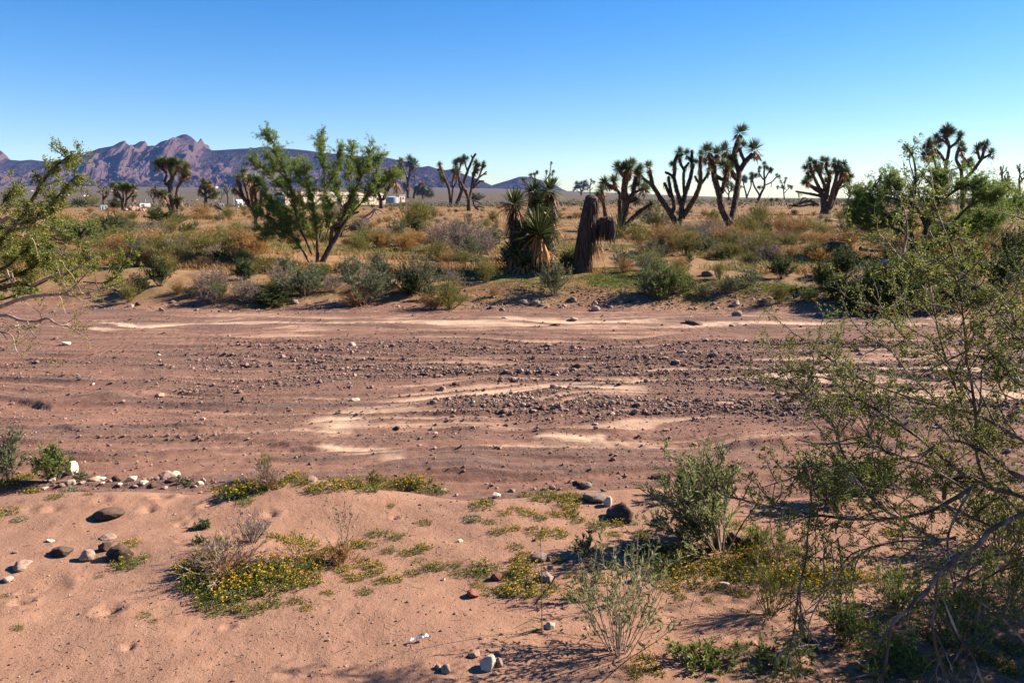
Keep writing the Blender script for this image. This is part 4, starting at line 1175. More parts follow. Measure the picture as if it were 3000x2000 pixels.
def mesquite():
    limbs = [([(960, 1400), (1060, 1240), (1130, 1130), (1170, 1050), (1250, 940), (1340, 900)], 42, 13), ([(1060, 1230), (1082, 1060), (1140, 1020), (1200, 920), (1240, 800), (1290, 700), (1350, 590), (1370, 510), (1340, 420)], 26, 6),
             ([(930, 1410), (935, 1250), (920, 1050), (900, 900), (880, 750), (830, 620), (800, 450)], 26, 5), ([(860, 1390), (800, 1300), (700, 1160), (600, 1080), (450, 960), (370, 900)], 16, 5),
             ([(880, 1320), (820, 1180), (740, 1000), (700, 800), (650, 600), (560, 400), (520, 250), (440, 150)], 15, 4), ([(955, 1160), (1000, 950), (1010, 780), (1000, 500), (975, 300), (960, 160)], 15, 4),
             ([(1290, 700), (1240, 560), (1260, 400), (1290, 240)], 11, 4), ([(1355, 560), (1420, 460), (1450, 270)], 9, 4), ([(1250, 940), (1400, 770), (1480, 640), (1540, 340)], 11, 4), ([(700, 800), (560, 640), (400, 480), (300, 390)], 9, 4),
             ([(650, 1110), (500, 1060), (340, 1070)], 9, 4), ([(650, 600), (500, 450), (470, 330)], 7, 3), ([(880, 750), (760, 560), (700, 420)], 9, 4), ([(1010, 700), (1110, 520), (1180, 260)], 9, 4), ([(1200, 920), (1130, 720), (1110, 560)], 9, 4), ([(830, 1200), (700, 1000), (560, 860), (420, 760)], 9, 4), ([(920, 1000), (800, 830), (640, 720), (560, 640)], 9, 4), ([(800, 1290), (680, 1180), (540, 1120), (420, 1130)], 8, 3), ([(760, 1210), (640, 1040), (500, 900)], 8, 3), ([(910, 1250), (840, 1080), (760, 930)], 8, 3), ([(1010, 1180), (1060, 980), (1050, 820)], 8, 3), ([(1170, 1050), (1260, 900), (1300, 800)], 8, 3), ([(700, 1160), (600, 940), (470, 850)], 8, 3), ([(1400, 770), (1560, 640), (1680, 540)], 8, 4)]
    rng = np.random.RandomState(300)
    g, ls, known, mpp = traced_tree(rng, Z5, (925, 1395), limbs, .55, .72)
    o = thing("mesquite_tree", "spreading green mesquite with several dark trunks on the far bank", "tree", g)
    ch = []
    for i, (P, a, b) in enumerate(ls):
        if i in (0, 2, 3): P[0][2] -= .08
        V, F = tube(P, np.linspace(a, b, len(P)), 8, True, .15, i); ch.append((V, F, 0, None))
    (P1, D1, R1), (P2, D2, R2) = twig_out(rng, ls[1:], 44, (.08, .34), .0045, .08, .75, .22, 4, .5, False)
    for P, Rr in ((P1, R1), (P2, R2)):
        V, F = tubes(P, Rr, 3); ch.append((V, F, 1, None))
    link("trunk", build_mesh("trunk", ch, [M_BARK, M_BARK], smooth=True), o)
    Va, Fa, ra = leaf_tufts(rng, P2, D2, 5, 4, .031, .42)
    Vb, Fb, rb = leaf_tufts(rng, P1, D1, 9, 4, .031, .42, t0=.2)
    link("crown", build_mesh("crown", [(Va, Fa, 0, ra), (Vb, Fb, 0, rb)], [M_MSLEAF]), o)
    # the bleached dead branch on its right
    br = [([(1380, 960), (1440, 925), (1490, 885), (1540, 885), (1590, 912)], 14, 5), ([(1490, 890), (1460, 950), (1400, 985)], 9, 4), ([(1490, 885), (1530, 940), (1570, 990)], 6, 3), ([(1400, 960), (1470, 1000), (1530, 1040)], 6, 3)]
    g2, l2, _, _ = traced_tree(rng, Z5, (1400, 985), br, .3)
    d = thing("dead_branch", "bleached white dead branch lying right of the mesquite trunks", "branch", g2)
    d.data = None
    ch = [(*tube(P, (a, b), 6, True, .1), 0, None) for P, a, b in l2]
    d2 = link("wood", build_mesh("wood", ch, [M_PALEWOOD], smooth=True), d)
    return o


mesquite()


def right_acacia():
    limbs = [([(1130, 1180), (1090, 1080), (1050, 980), (1000, 900), (900, 830), (760, 760), (640, 720)], 40, 6), ([(1140, 1180), (1150, 1050), (1180, 900), (1240, 740), (1270, 600), (1300, 480)], 36, 6), ([(1150, 1180), (1230, 1060), (1330, 950), (1500, 900), (1640, 800)], 36, 7),
             ([(1090, 1080), (1040, 900), (1060, 760), (1080, 600), (1090, 440), (1060, 290), (990, 200)], 20, 4), ([(1180, 900), (1100, 740), (980, 620), (880, 540)], 16, 5), ([(1240, 740), (1380, 620), (1500, 560), (1620, 540)], 16, 5), ([(1330, 950), (1480, 780), (1600, 680), (1760, 620)], 14, 5), ([(1060, 760), (960, 680), (800, 640), (640, 660)], 12, 4),
             ([(1270, 600), (1180, 500), (1120, 420)], 9, 4), ([(1640, 800), (1800, 760), (1960, 700)], 9, 4), ([(1050, 980), (880, 900), (700, 860), (580, 800)], 10, 4), ([(1500, 900), (1640, 900), (1760, 840)], 9, 4), ([(1080, 500), (1040, 330), (1090, 180)], 5, 3), ([(1300, 480), (1400, 420), (1500, 400)], 7, 3)]
    rng = np.random.RandomState(310)
    g, ls, known, mpp = traced_tree(rng, Z8, (1130, 1175), limbs, .5)
    o = thing("acacia_tree", "wide dark trunked acacia across the wash on the right, crown full of yellow green leaves", "tree", g)
    ch = []
    for i, (P, a, b) in enumerate(ls):
        if i < 3: P[0][2] -= .08
        V, F = tube(P, np.linspace(a, b, len(P)), 8, True, .15, i); ch.append((V, F, 0, None))
    (P1, D1, R1), (P2, D2, R2) = twig_out(rng, [q for i, q in enumerate(ls) if i not in (3, 8, 12, 13)], 42, (.2, .62), .006, .03, .85, .28, 5, .5)
    (P3, D3, R3), (P4, D4, R4) = twig_out(rng, [ls[i] for i in (3, 8, 12, 13)], 11, (.08, .24), .006, .08, .7, .45, 2, .5)
    for P, Rr in ((P1, R1), (P2, R2), (P3, R3), (P4, R4)):
        V, F = tubes(P, Rr, 3); ch.append((V, F, 0, None))
    link("trunk", build_mesh("trunk", ch, [M_BARK], smooth=True), o)
    Va, Fa, ra = leaf_tufts(rng, P2, D2, 7, 4, .04, .42)
    Vb, Fb, rb = leaf_tufts(rng, P1, D1, 9, 4, .038, .42, t0=.3)
    Vc, Fc, rc = leaf_tufts(rng, P4, D4, 7, 3, .038, .42)
    link("crown", build_mesh("crown", [(Va, Fa, 0, ra), (Vb, Fb, 0, rb), (Vc, Fc, 0, rc)], [M_MSLEAF]), o)


right_acacia()


def near_branches(polys, Yfun, seed):
    """traced branches (photo pixels) of the two bushes close to the camera: depth from their own curves"""
    out = []
    for pts, r0, r1, y0, y1 in polys:
        n = len(pts)
        P = np.array([at(px, py, y0 + (y1 - y0) * i / (n - 1)) for i, (px, py) in enumerate(pts)])
        out.append((P, r0, r1))
    return out


def near_acacia():
    rng = np.random.RandomState(320)
    # root to tip; radius in metres, depth in metres at both ends
    B = [([(3240, 1560), (3000, 1457), (2884, 1419), (2808, 1376), (2744, 1325), (2680, 1274), (2616, 1232), (2565, 1198), (2510, 1166), (2472, 1140), (2425, 1108), (2370, 1105)], .019, .0025, 2.35, 2.75),
         ([(3240, 1430), (3000, 1291), (2935, 1253), (2846, 1210), (2723, 1181), (2616, 1147), (2531, 1113), (2468, 1079), (2404, 1032), (2340, 985), (2310, 972)], .014, .0018, 2.5, 3.1),
         ([(2895, 1425), (2863, 1338), (2859, 1223), (2846, 1121), (2833, 1062), (2829, 998), (2816, 881), (2804, 796), (2787, 724), (2765, 673), (2735, 595)], .012, .0028, 2.42, 2.15),
         ([(2850, 1260), (2800, 1140), (2753, 988), (2731, 881), (2719, 818), (2697, 784), (2659, 754), (2630, 715)], .008, .002, 2.5, 2.3),
         ([(2920, 1250), (2846, 1108), (2795, 1070), (2723, 1032), (2646, 984), (2612, 941), (2587, 903)], .008, .0018, 2.5, 2.8),
         ([(2604, 1500), (2530, 1420), (2468, 1325), (2450, 1265), (2425, 1219), (2391, 1189), (2353, 1151), (2298, 1108), (2250, 1070)], .009, .0015, 2.45, 2.8),
         ([(2640, 1360), (2560, 1290), (2510, 1240), (2446, 1198), (2408, 1164), (2360, 1125)], .005, .0015, 2.5, 2.9),
         ([(2840, 1440), (2720, 1365), (2655, 1346), (2591, 1319), (2565, 1304), (2536, 1270), (2506, 1266), (2485, 1227)], .009, .002, 2.4, 2.6),
         ([(2760, 1600), (2680, 1540), (2595, 1495), (2544, 1449), (2497, 1402), (2463, 1366), (2380, 1362), (2330, 1395), (2240, 1425)], .012, .002, 2.3, 2.55),
         ([(2900, 1540), (2808, 1495), (2744, 1470), (2680, 1440), (2616, 1423), (2540, 1404), (2497, 1397)], .009, .003, 2.4, 2.5),
         ([(2860, 1420), (2760, 1480), (2697, 1505), (2595, 1520), (2510, 1520), (2425, 1512), (2374, 1505), (2306, 1495), (2183, 1465), (2123, 1452), (2100, 1428)], .014, .002, 2.35, 2.5),
         ([(2372, 1506), (2366, 1563), (2361, 1639), (2340, 1724), (2332, 1809), (2315, 1899), (2308, 1950)], .0075, .003, 2.43, 2.38),
         ([(2374, 1505), (2380, 1440), (2395, 1400)], .004, .0015, 2.43, 2.5),
         ([(2800, 1575), (2723, 1584), (2638, 1584), (2544, 1605), (2485, 1631), (2425, 1720), (2391, 1780)], .010, .002, 2.2, 2.25),
         ([(3250, 1400), (3000, 1503), (2901, 1554), (2872, 1588), (2787, 1648), (2744, 1690), (2723, 1720), (2668, 1775), (2612, 1830), (2598, 1920), (2580, 2010)], .022, .006, 2.15, 2.05),
         ([(2746, 1690), (2740, 1775), (2731, 1818), (2744, 1903), (2765, 1966), (2790, 2030)], .011, .006, 2.1, 2.05),
         ([(2760, 1745), (2808, 1860), (2850, 1924), (2890, 2030)], .008, .004, 2.1, 2.0),
         ([(2755, 1740), (2812, 1724), (2872, 1762), (2935, 1809), (3000, 1877), (3080, 1980)], .006, .005, 2.1, 1.95),
         ([(2850, 1420), (2780, 1560), (2787, 1682), (2799, 1716)], .010, .004, 2.3, 2.12),
         ([(3240, 1500), (3000, 1401), (2948, 1371), (2880, 1320), (2780, 1290), (2680, 1340)], .024, .003, 2.2, 2.4),
         ([(3180, 1200), (3000, 1130), (2950, 1080), (2935, 1000), (2990, 900)], .008, .002, 2.3, 2.5),
         ([(2945, 1160), (2930, 1115), (3010, 1040), (3080, 900)], .006, .003, 2.4, 2.4),
         ([(2765, 1461), (2770, 1427), (2795, 1405), (2840, 1395), (2900, 1420)], .016, .012, 2.6, 2.5),
         ([(3000, 1000), (2930, 950), (2870, 870), (2850, 800)], .005, .0015, 2.3, 2.2),
         ([(2740, 1170), (2650, 1080), (2600, 1020), (2545, 1010)], .004, .0015, 2.55, 2.7),
         ([(2880, 1700), (2980, 1640), (3100, 1600)], .006, .004, 2.2, 2.1),
         ([(2500, 1530), (2440, 1590), (2380, 1625)], .003, .0015, 2.4, 2.35),
         ([(2620, 1490), (2730, 1400), (2830, 1330), (2960, 1260)], .004, .002, 2.6, 2.7),
         ([(3080, 700), (2990, 820), (2940, 950)], .003, .004, 2.6, 2.5),
         # the rest of the bush, beyond the right edge
         ([(3240, 1400), (3200, 1150), (3120, 900), (3080, 650)], .012, .002, 2.3, 2.2), ([(3250, 1500), (3330, 1200), (3300, 900), (3260, 620)], .014, .002, 2.3, 2.3), ([(3250, 1550), (3450, 1300), (3560, 1000), (3600, 700)], .014, .002, 2.2, 2.2),
         ([(3260, 1650), (3480, 1500), (3700, 1300)], .012, .002, 2.2, 2.1), ([(3260, 1700), (3400, 1650), (3600, 1650)], .012, .002, 2.1, 2.0), ([(3240, 1500), (3140, 1300), (3060, 1150), (3040, 980)], .010, .002, 2.4, 2.7), ([(3240, 1400), (3300, 1180), (3420, 960)], .012, .002, 2.4, 2.9), ([(3250, 1560), (3400, 1400), (3520, 1330)], .012, .002, 2.5, 3.2), ([(3250, 1620), (3150, 1560), (3060, 1590), (2980, 1660)], .010, .002, 2.2, 2.5),
         # the stem these spring from stands just beyond the right edge
         ([(3330, 2250), (3300, 1950), (3260, 1700), (3240, 1500), (3240, 1380)], .034, .022, 2.1, 2.3)]
    stem_ = B.pop()
    for _ in range(26):  # more limbs beyond the right edge, added for the shade they cast
        x1, y1 = rng.uniform(3080, 3950), rng.uniform(650, 1750); y_ = 1700 - rng.rand() * 280
        B.append(([(3250, y_), (3250 + (x1 - 3250) * .4 + rng.normal() * 40, y_ + (y1 - y_) * .45), (x1, y1)], .012, .003, 2.2, rng.uniform(1.75, 3.3)))
    n_in = len(B)
    for _ in range(46):        # unseen limbs on its far side, added to shade the near bank
        x1, y1 = rng.uniform(3500, 5600), rng.uniform(450, 1500); y_ = 1750 - rng.rand() * 320
        B.append(([(3250, y_), (3250 + (x1 - 3250) * .4 + rng.normal() * 60, y_ + (y1 - y_) * .5), (x1, y1)], .014, .003, 2.2, rng.uniform(2.2, 4.2)))
    B.append(stem_)
    polys = near_branches([(p, a, b, y0, y1) for p, a, b, y0, y1 in B], None, 0)
    root = np.array(ground_at(2990, 1990)); root = np.array([polys[-1][0][0][0], polys[-1][0][0][1], float(height(polys[-1][0][0][0], polys[-1][0][0][1]))])
    o = thing("acacia_bush", "big thorny acacia leaning in from the right, close to the camera", "bush", root)
    ch = []
    rel = [(P - root, a, b) for P, a, b in polys]
    stem = rel[-1]; stem[0][0][2] = -.05
    for i, (P, a, b) in enumerate(rel):
        V, F = tube(P, np.linspace(a * (.34 if 13 < i < 18 else .42 if i < len(rel) - 1 else 1), b * .75, len(P)) * (1 + .16 * rng.normal(size=len(P))).clip(.7, 1.4), 7, True, .4, i); ch.append((V, F, 0, None))
    limbs_o = link("branches", build_mesh("branches", ch, [M_TWIG], smooth=True), o)
    (P1, D1, R1), (P2, D2, R2) = twig_out(rng, rel[:14] + rel[19:n_in], 36, (.07, .22), .0022, .03, .8, .08, 4, .5, False)
    (P1b, D1b, R1b), (P2b, D2b, R2b) = twig_out(rng, rel[14:19], 13, (.08, .24), .0022, -.02, .9, .2, 3, .5, False)
    (P1c, D1c, R1c), (P2c, D2c, R2c) = twig_out(rng, rel[n_in:-1], 12, (.12, .3), .003, .03, .8, .12, 4, .5, False)
    ch = []
    for P, Rr in ((P1, R1), (P2, R2), (P1b, R1b), (P2b, R2b), (P1c, R1c), (P2c, R2c)):
        V, F = tubes(P, Rr, 3); ch.append((V, F, 0, None))
    (P5, D5, R5), (P6, D6, R6) = twig_out(rng, rel[:n_in], 5, (.08, .24), .003, .02, .85, .1, 2, .6, False)     # bare dead twigs
    for P, Rr in ((P5, R5), (P6, R6)):
        V, F = tubes(P, Rr, 4); ch.append((V, F, 0, None))
    # thorns
    S, d, r, t = sprout(rng, P1, D1, R1, 3, .1, .9, 1.3)
    V, F = tubes(*[q for q in (lambda G: (G[0], G[2]))(grow(rng, S, d, np.full(len(S), .009), .0011, .0002, 3, 0))], 3); ch.append((V, F, 0, None))
    link("twigs", build_mesh("twigs", ch, [M_TWIG], smooth=True), limbs_o)
    Va, Fa, ra = leaf_tufts(rng, P2, D2, 4, 5, .0105, .42, .8)
    Vb, Fb, rb = leaf_tufts(rng, P1, D1, 5, 5, .0105, .42, .8)
    Vc, Fc, rc = leaf_tufts(rng, P2b, D2b, 3, 6, .0105, .42, .8)
    Vd, Fd, rd_ = leaf_tufts(rng, P2c, D2c, 3, 4, .022, .5, .8)
    rel_tip = np.concatenate([P[3:] for P, a, b in rel[:9]])
    link("foliage", build_mesh("foliage", [(Va, Fa, 0, ra), (Vb, Fb, 0, rb), (Vc, Fc, 0, rc), (Vd, Fd, 0, rd_)], [M_ACLEAF]), o)
    return o


near_acacia()


def left_bush():
    rng = np.random.RandomState(330)
    Y = 5.0
    B = [([(-160, 960), (-40, 760), (60, 640), (110, 560), (150, 500), (195, 462), (205, 455)], .016, .003, 5.1, 4.9), ([(40, 660), (120, 625), (175, 570), (205, 535), (228, 512)], .008, .003, 5.0, 4.7),
         ([(-160, 960), (-60, 700), (10, 600), (50, 560)], .016, .004, 5.1, 5.4), ([(-120, 880), (0, 653), (60, 652), (110, 642), (150, 625), (190, 590)], .012, .003, 4.9, 4.7), ([(-120, 880), (-20, 680), (20, 668), (60, 655)], .010, .004, 4.9, 4.8),
         ([(-160, 960), (0, 898), (85, 870), (183, 862), (215, 868), (240, 858)], .015, .004, 5.0, 4.6), ([(180, 862), (204, 852), (240, 815), (264, 790)], .007, .003, 4.75, 4.6), ([(90, 838), (150, 810), (200, 798), (251, 768), (248, 742)], .008, .003, 4.9, 4.7),
         ([(245, 826), (298, 829), (335, 815), (353, 792), (370, 760), (391, 730)], .005, .002, 4.7, 4.5), ([(-60, 880), (40, 830), (90, 838)], .010, .008, 5.0, 4.9), ([(-160, 960), (0, 924), (60, 938), (106, 941), (140, 932), (165, 948), (204, 958), (230, 975), (262, 990)], .012, .002, 4.9, 4.5),
         ([(80, 941), (90, 968), (105, 985), (130, 1002)], .004, .002, 4.75, 4.6), ([(-120, 960), (0, 972), (35, 985), (45, 1020), (60, 1045)], .006, .002, 4.8, 4.7), ([(-160, 960), (-60, 820), (20, 780), (80, 730), (150, 715)], .014, .004, 5.1, 5.1),
         ([(-160, 960), (-60, 860), (60, 800), (130, 760), (190, 745)], .012, .003, 5.2, 5.0), ([(62, 695), (70, 675), (85, 665)], .009, .005, 5.0, 5.0), ([(20, 790), (28, 815), (40, 830), (35, 800)], .006, .004, 4.9, 4.9), ([(170, 835), (230, 840), (280, 850), (310, 842)], .004, .002, 4.7, 4.6), ([(-60, 780), (0, 700), (60, 720), (110, 700)], .008, .003, 5.3, 5.4), ([(-100, 900), (30, 870), (120, 830), (180, 800)], .009, .003, 5.2, 5.2)]
    polys = near_branches(B, None, 0)
    root = polys[0][0][0].copy(); root[2] = float(height(root[0], root[1]))
    o = thing("acacia_bush", "leafy acacia with pale bare lower branches entering from the left edge", "bush", root)
    rel = [(P - root, a, b) for P, a, b in polys]
    stem = np.array([[0, 0, -.08], [.02, 0, .25], rel[0][0][0]]); ch = []
    V, F = tube(stem, [.035, .03, .022], 8, True, .1); ch.append((V, F, 0, None))
    for i, (P, a, b) in enumerate(rel):
        V, F = tube(P, np.linspace(a, b, len(P)), 7, True, .12, i); ch.append((V, F, 1 if i in (3, 4, 5, 6, 7, 10, 11, 12, 15, 16, 17) else 0, None))
    limbs_o = link("branches", build_mesh("branches", ch, [M_BARK, M_PALEWOOD], smooth=True), o)
    leafy = [rel[i] for i in (0, 1, 2, 13, 14, 8, 18, 19, 9, 3, 7)]
    (P1, D1, R1), (P2, D2, R2) = twig_out(rng, leafy, 34, (.03, .13), .0025, .03, .85, .15, 3, .5, False)
    sparse = [rel[i] for i in (4, 5, 6, 10, 11, 12, 17)]
    (P3, D3, R3), (P4, D4, R4) = twig_out(rng, sparse, 10, (.1, .3), .003, .02, .8, .15, 2, .5)
    ch = []
    for i, (P, Rr) in enumerate(((P1, R1), (P2, R2), (P3, R3), (P4, R4))):
        V, F = tubes(P, Rr, 3); ch.append((V, F, 0 if i < 2 else 1, None))
    link("twigs", build_mesh("twigs", ch, [M_BARK, M_PALEWOOD], smooth=True), limbs_o)
    Va, Fa, ra = leaf_tufts(rng, P2, D2, 5, 4, .0155, .42)
    Vb, Fb, rb = leaf_tufts(rng, P1, D1, 7, 4, .0155, .42)
    Vc, Fc, rc = leaf_tufts(rng, P4, D4, 4, 4, .015, .42)
    link("foliage", build_mesh("foliage", [(Va, Fa, 0, ra), (Vb, Fb, 0, rb), (Vc, Fc, 0, rc)], [M_ACLEAF]), o)


left_bush()

# ------------------------------------------------------------------ shrubs of the far bank and the plain
_r = np.random.RandomState(900)
K_SAGE = [make_shrub("sage", _r, M_GREYTW, M_SAGE, .9, 1.3, stems=38, twigs=8, leaf_n=20, leaf_l=.05, leaf_w=.017, leaf_spread=.7) for _ in range(3)]
K_GREEN = [make_shrub("green", _r, M_GREYTW, M_GREEN, .9, 1.3, stems=38, twigs=8, leaf_n=21, leaf_l=.055, leaf_w=.02, leaf_spread=.7) for _ in range(3)]
K_DARK = [make_shrub("dark", _r, M_BARK, M_DKGREEN, .9, 1.2, stems=36, twigs=9, leaf_n=24, leaf_l=.05, leaf_w=.022, leaf_spread=.8) for _ in range(3)]
K_OLIVE = [make_shrub("olive", _r, M_OLIVE, M_OLIVE, .8, 1.3, stems=70, twigs=6, leaf_n=8, leaf_l=.075, leaf_w=.010, leaf_spread=.35, upright=.9, stem_r=.004) for _ in range(4)]
K_STRAW = [make_shrub("straw", _r, M_STRAW, M_STRAW, .7, 1.2, stems=80, twigs=6, leaf_n=8, leaf_l=.075, leaf_w=.009, leaf_spread=.35, upright=.8, stem_r=.004) for _ in range(4)]
K_GOLD = [make_shrub("gold", _r, M_GOLD, M_GOLD, .6, .9, stems=90, twigs=4, leaf_n=7, leaf_l=.10, leaf_w=.008, leaf_spread=.25, upright=.8, stem_r=.003) for _ in range(2)]
K_GREY = [make_shrub("grey", _r, M_GREYTW, M_GREYTW, .8, 1.3, stems=46, twigs=10, leaf_n=7, leaf_l=.07, leaf_w=.008, leaf_spread=.6, third=0, wander=.25, stem_r=.006) for _ in range(3)]
KIND = {"sage": (K_SAGE, .9, 1.3, "grey green bush", "bush"), "green": (K_GREEN, .9, 1.3, "fresh green bush", "bush"), "dark": (K_DARK, .9, 1.2, "dark green bush", "bush"),
        "olive": (K_OLIVE, .8, 1.3, "yellow green broom bush", "bush"), "straw": (K_STRAW, .7, 1.2, "straw coloured bush", "bush"),
        "gold": (K_GOLD, .6, .9, "golden dry grass clump", "grass clump"), "grey": (K_GREY, .8, 1.3, "bare grey twiggy bush", "bush")}
GROUPN = {"sage": "grey green bushes of the far bank", "green": "green bushes of the far bank", "dark": "dark green bushes", "olive": "broom bushes on the plain", "straw": "straw coloured bushes on the plain", "gold": "golden grass clumps", "grey": "bare twiggy bushes"}
NAMES = {"sage": "sage_bush", "green": "green_bush", "dark": "creosote_bush", "olive": "broom_bush", "straw": "dry_bush", "gold": "grass_clump", "grey": "twiggy_bush"}


def bush(kind, px, py, wpx, hpx, desc=None, rng=_r):
    ms, h0, w0, ds, cat = KIND[kind]
    g = ground_at(px, py); m = g[1] / FPX
    sx = wpx * m / w0; sz = hpx * m / h0
    ms_ = ms[rng.randint(len(ms))]
    o = place_shrub(NAMES[kind], ms_, "", cat, g, rng.uniform(0, 6.28), (sx * .95, sx * .95, sz * 1.05), GROUPN[kind])
    auto(o, desc or ds)
    return o


for a in [("sage", 895, 866, 190, 95), ("grey", 640, 852, 120, 75), ("grey", 722, 886, 150, 70), ("dark", 790, 898, 170, 45), ("dark", 470, 838, 75, 85), ("olive", 376, 886, 80, 62), ("dark", 716, 786, 50, 48),
          ("sage", 1105, 812, 85, 80), ("sage", 1072, 892, 175, 115), ("straw", 1040, 898, 110, 50), ("sage", 1222, 856, 150, 105), ("dark", 1200, 862, 110, 60), ("olive", 1318, 908, 150, 92), ("straw", 1270, 906, 120, 45), ("sage", 1625, 862, 125, 95), ("green", 1945, 870, 150, 105), ("green", 1985, 862, 100, 85), ("sage", 1905, 868, 90, 70),
          ("sage", 1828, 786, 85, 60), ("dark", 2288, 816, 95, 62), ("dark", 2475, 812, 130, 80), ("dark", 2555, 925, 160, 140), ("sage", 2540, 880, 150, 105), ("dark", 2640, 918, 190, 150), ("dark", 2590, 922, 170, 160), ("dark", 2500, 915, 110, 90), ("dark", 2700, 850, 150, 90), ("green", 2650, 800, 120, 70), ("green", 2620, 868, 130, 70), ("olive", 2108, 818, 55, 55), ("straw", 2205, 735, 90, 55), ("dark", 2945, 850, 190, 110), ("dark", 2960, 780, 120, 110),
          ("dark", 2780, 900, 180, 90), ("green", 2720, 920, 120, 60), ("grey", 1360, 752, 190, 118), ("grey", 1420, 745, 100, 75), ("grey", 1290, 735, 120, 90), ("olive", 1215, 672, 130, 82), ("green", 1235, 664, 80, 70), ("sage", 1160, 690, 80, 45), ("gold", 1112, 728, 80, 50), ("gold", 1190, 735, 90, 52), ("gold", 1060, 715, 60, 36),
          ("green", 245, 712, 190, 66), ("sage", 330, 692, 150, 52), ("green", 180, 690, 130, 50), ("olive", 300, 740, 130, 44), ("straw", 366, 748, 110, 62), ("straw", 430, 730, 120, 48), ("olive", 545, 742, 130, 62), ("straw", 600, 745, 120, 66), ("olive", 660, 735, 100, 60), ("straw", 710, 742, 120, 70), ("gold", 760, 745, 90, 60), ("grey", 445, 700, 120, 50), ("grey", 625, 765, 90, 50), ("straw", 560, 770, 120, 36), ("olive", 700, 690, 90, 40),
          ("dark", 470, 655, 130, 40), ("dark", 335, 612, 60, 26), ("olive", 270, 605, 90, 30), ("dark", 230, 608, 60, 24), ("olive", 670, 640, 70, 36), ("sage", 525, 652, 60, 30), ("straw", 590, 640, 80, 44), ("olive", 1035, 600, 50, 22),
          ("sage", 1920, 665, 110, 60), ("olive", 2190, 705, 130, 75), ("olive", 2230, 668, 100, 70), ("olive", 1870, 720, 130, 70), ("straw", 1950, 742, 160, 80), ("olive", 2010, 752, 140, 75), ("olive", 2225, 752, 140, 72), ("straw", 2110, 722, 120, 55), ("straw", 2330, 700, 130, 62), ("olive", 2400, 702, 120, 60), ("straw", 2290, 680, 90, 44), ("straw", 2480, 730, 120, 60), ("olive", 2130, 752, 90, 46), ("olive", 2320, 730, 90, 48), ("grey", 2060, 700, 110, 60),
          ("sage", 2480, 690, 100, 50), ("olive", 2560, 700, 140, 60), ("straw", 1830, 800, 70, 40), ("olive", 1900, 790, 120, 60), ("straw", 1990, 800, 90, 46), ("olive", 1980, 705, 100, 50), ("grey", 2100, 690, 80, 44), ("green", 2090, 650, 60, 34), ("dark", 2220, 640, 60, 30), ("olive", 2600, 760, 110, 60), ("straw", 2860, 760, 150, 70), ("olive", 2900, 720, 130, 80), ("green", 2820, 820, 120, 60), ("olive", 1690, 770, 90, 60),
          ("dark", 1490, 790, 110, 60), ("dark", 1660, 800, 90, 60), ("grey", 980, 650, 110, 60), ("grey", 1050, 690, 90, 60), ("dark", 1000, 690, 80, 50), ("sage", 840, 800, 90, 50), ("straw", 520, 860, 60, 34), ("grey", 590, 842, 80, 46), ("straw", 1445, 868, 40, 26), ("dark", 1390, 590, 70, 22), ("olive", 30, 790, 120, 60), ("dark", 120, 760, 120, 50), ("straw", 90, 830, 90, 40), ("green", 60, 720, 150, 50)]:
    bush(*a)
for _ in range(64):
    px_ = _r.uniform(380, 2950); k_ = ["sage", "grey", "olive", "dark", "green"][_r.choice(5, p=[.3, .2, .2, .2, .1])]
    if 1450 < px_ < 1800: continue
    w_ = _r.uniform(50, 110)
    bush(k_, px_, _r.uniform(800, 890), w_, w_ * _r.uniform(.5, .75), "bank side " + KIND[k_][3])
# the bushes and dry clumps scattered between them
KINDW = [("straw", .33), ("olive", .31), ("gold", .08), ("grey", .12), ("sage", .11), ("dark", .05)]
_cnt = 0
_taken = [(a[2].location.x, a[2].location.y) if False else (a[0].location.x, a[0].location.y) for a in ALL_THINGS]
while _cnt < 640:
    py = 598 + (785 - 598) * _r.rand() ** 1.2
    px = _r.uniform(-40, 3040)
    if py > 705 and 1450 < px < 1880: continue
    if 560 < px < 900 and 660 < py < 700 and _r.rand() < .8: continue
    if 760 < px < 1120 and py > 740: continue
    g = ground_at(px, py)
    dens = 0.5 + .9 * float(fbm(g[0] * .09, g[1] * .09, 3, 40))
    if _r.rand() > dens: continue
    k = KINDW[int(np.searchsorted(np.cumsum([w for _, w in KINDW]), _r.rand()))][0]
    if px < 900 and k == "straw" and _r.rand() < .4: k = "olive"
    ms, h0, w0, ds, cat = KIND[k]
    s = float(np.clip(_r.lognormal(-.55, .35), .3, 1.0)) * (1 if g[1] > 22 else .75)
    ms_ = ms[_r.randint(len(ms))]
    size = "low" if s < .5 else ("knee high" if s < .72 else "broad")
    o = place_shrub(NAMES[k], ms_, "", cat, g, _r.uniform(0, 6.28), (s, s, s * _r.uniform(.75, 1.05)), GROUPN[k])
    auto(o, size + " " + ds); _cnt += 1
# line of creosote along the horizon
for _ in range(60):
    px = _r.uniform(1040, 3000) if _r.rand() < .8 else _r.uniform(0, 900); py = _r.uniform(584, 596)
    g = ground_at(px, py)
    if g[1] > 420: continue
    k = "dark" if _r.rand() < .6 else "olive"; s = _r.uniform(1.0, 2.1)
    o = place_shrub(NAMES[k], KIND[k][0][_r.randint(3)], "", "bush", g, _r.uniform(0, 6.28), (s, s, s), GROUPN[k]); auto(o, "distant " + KIND[k][3])

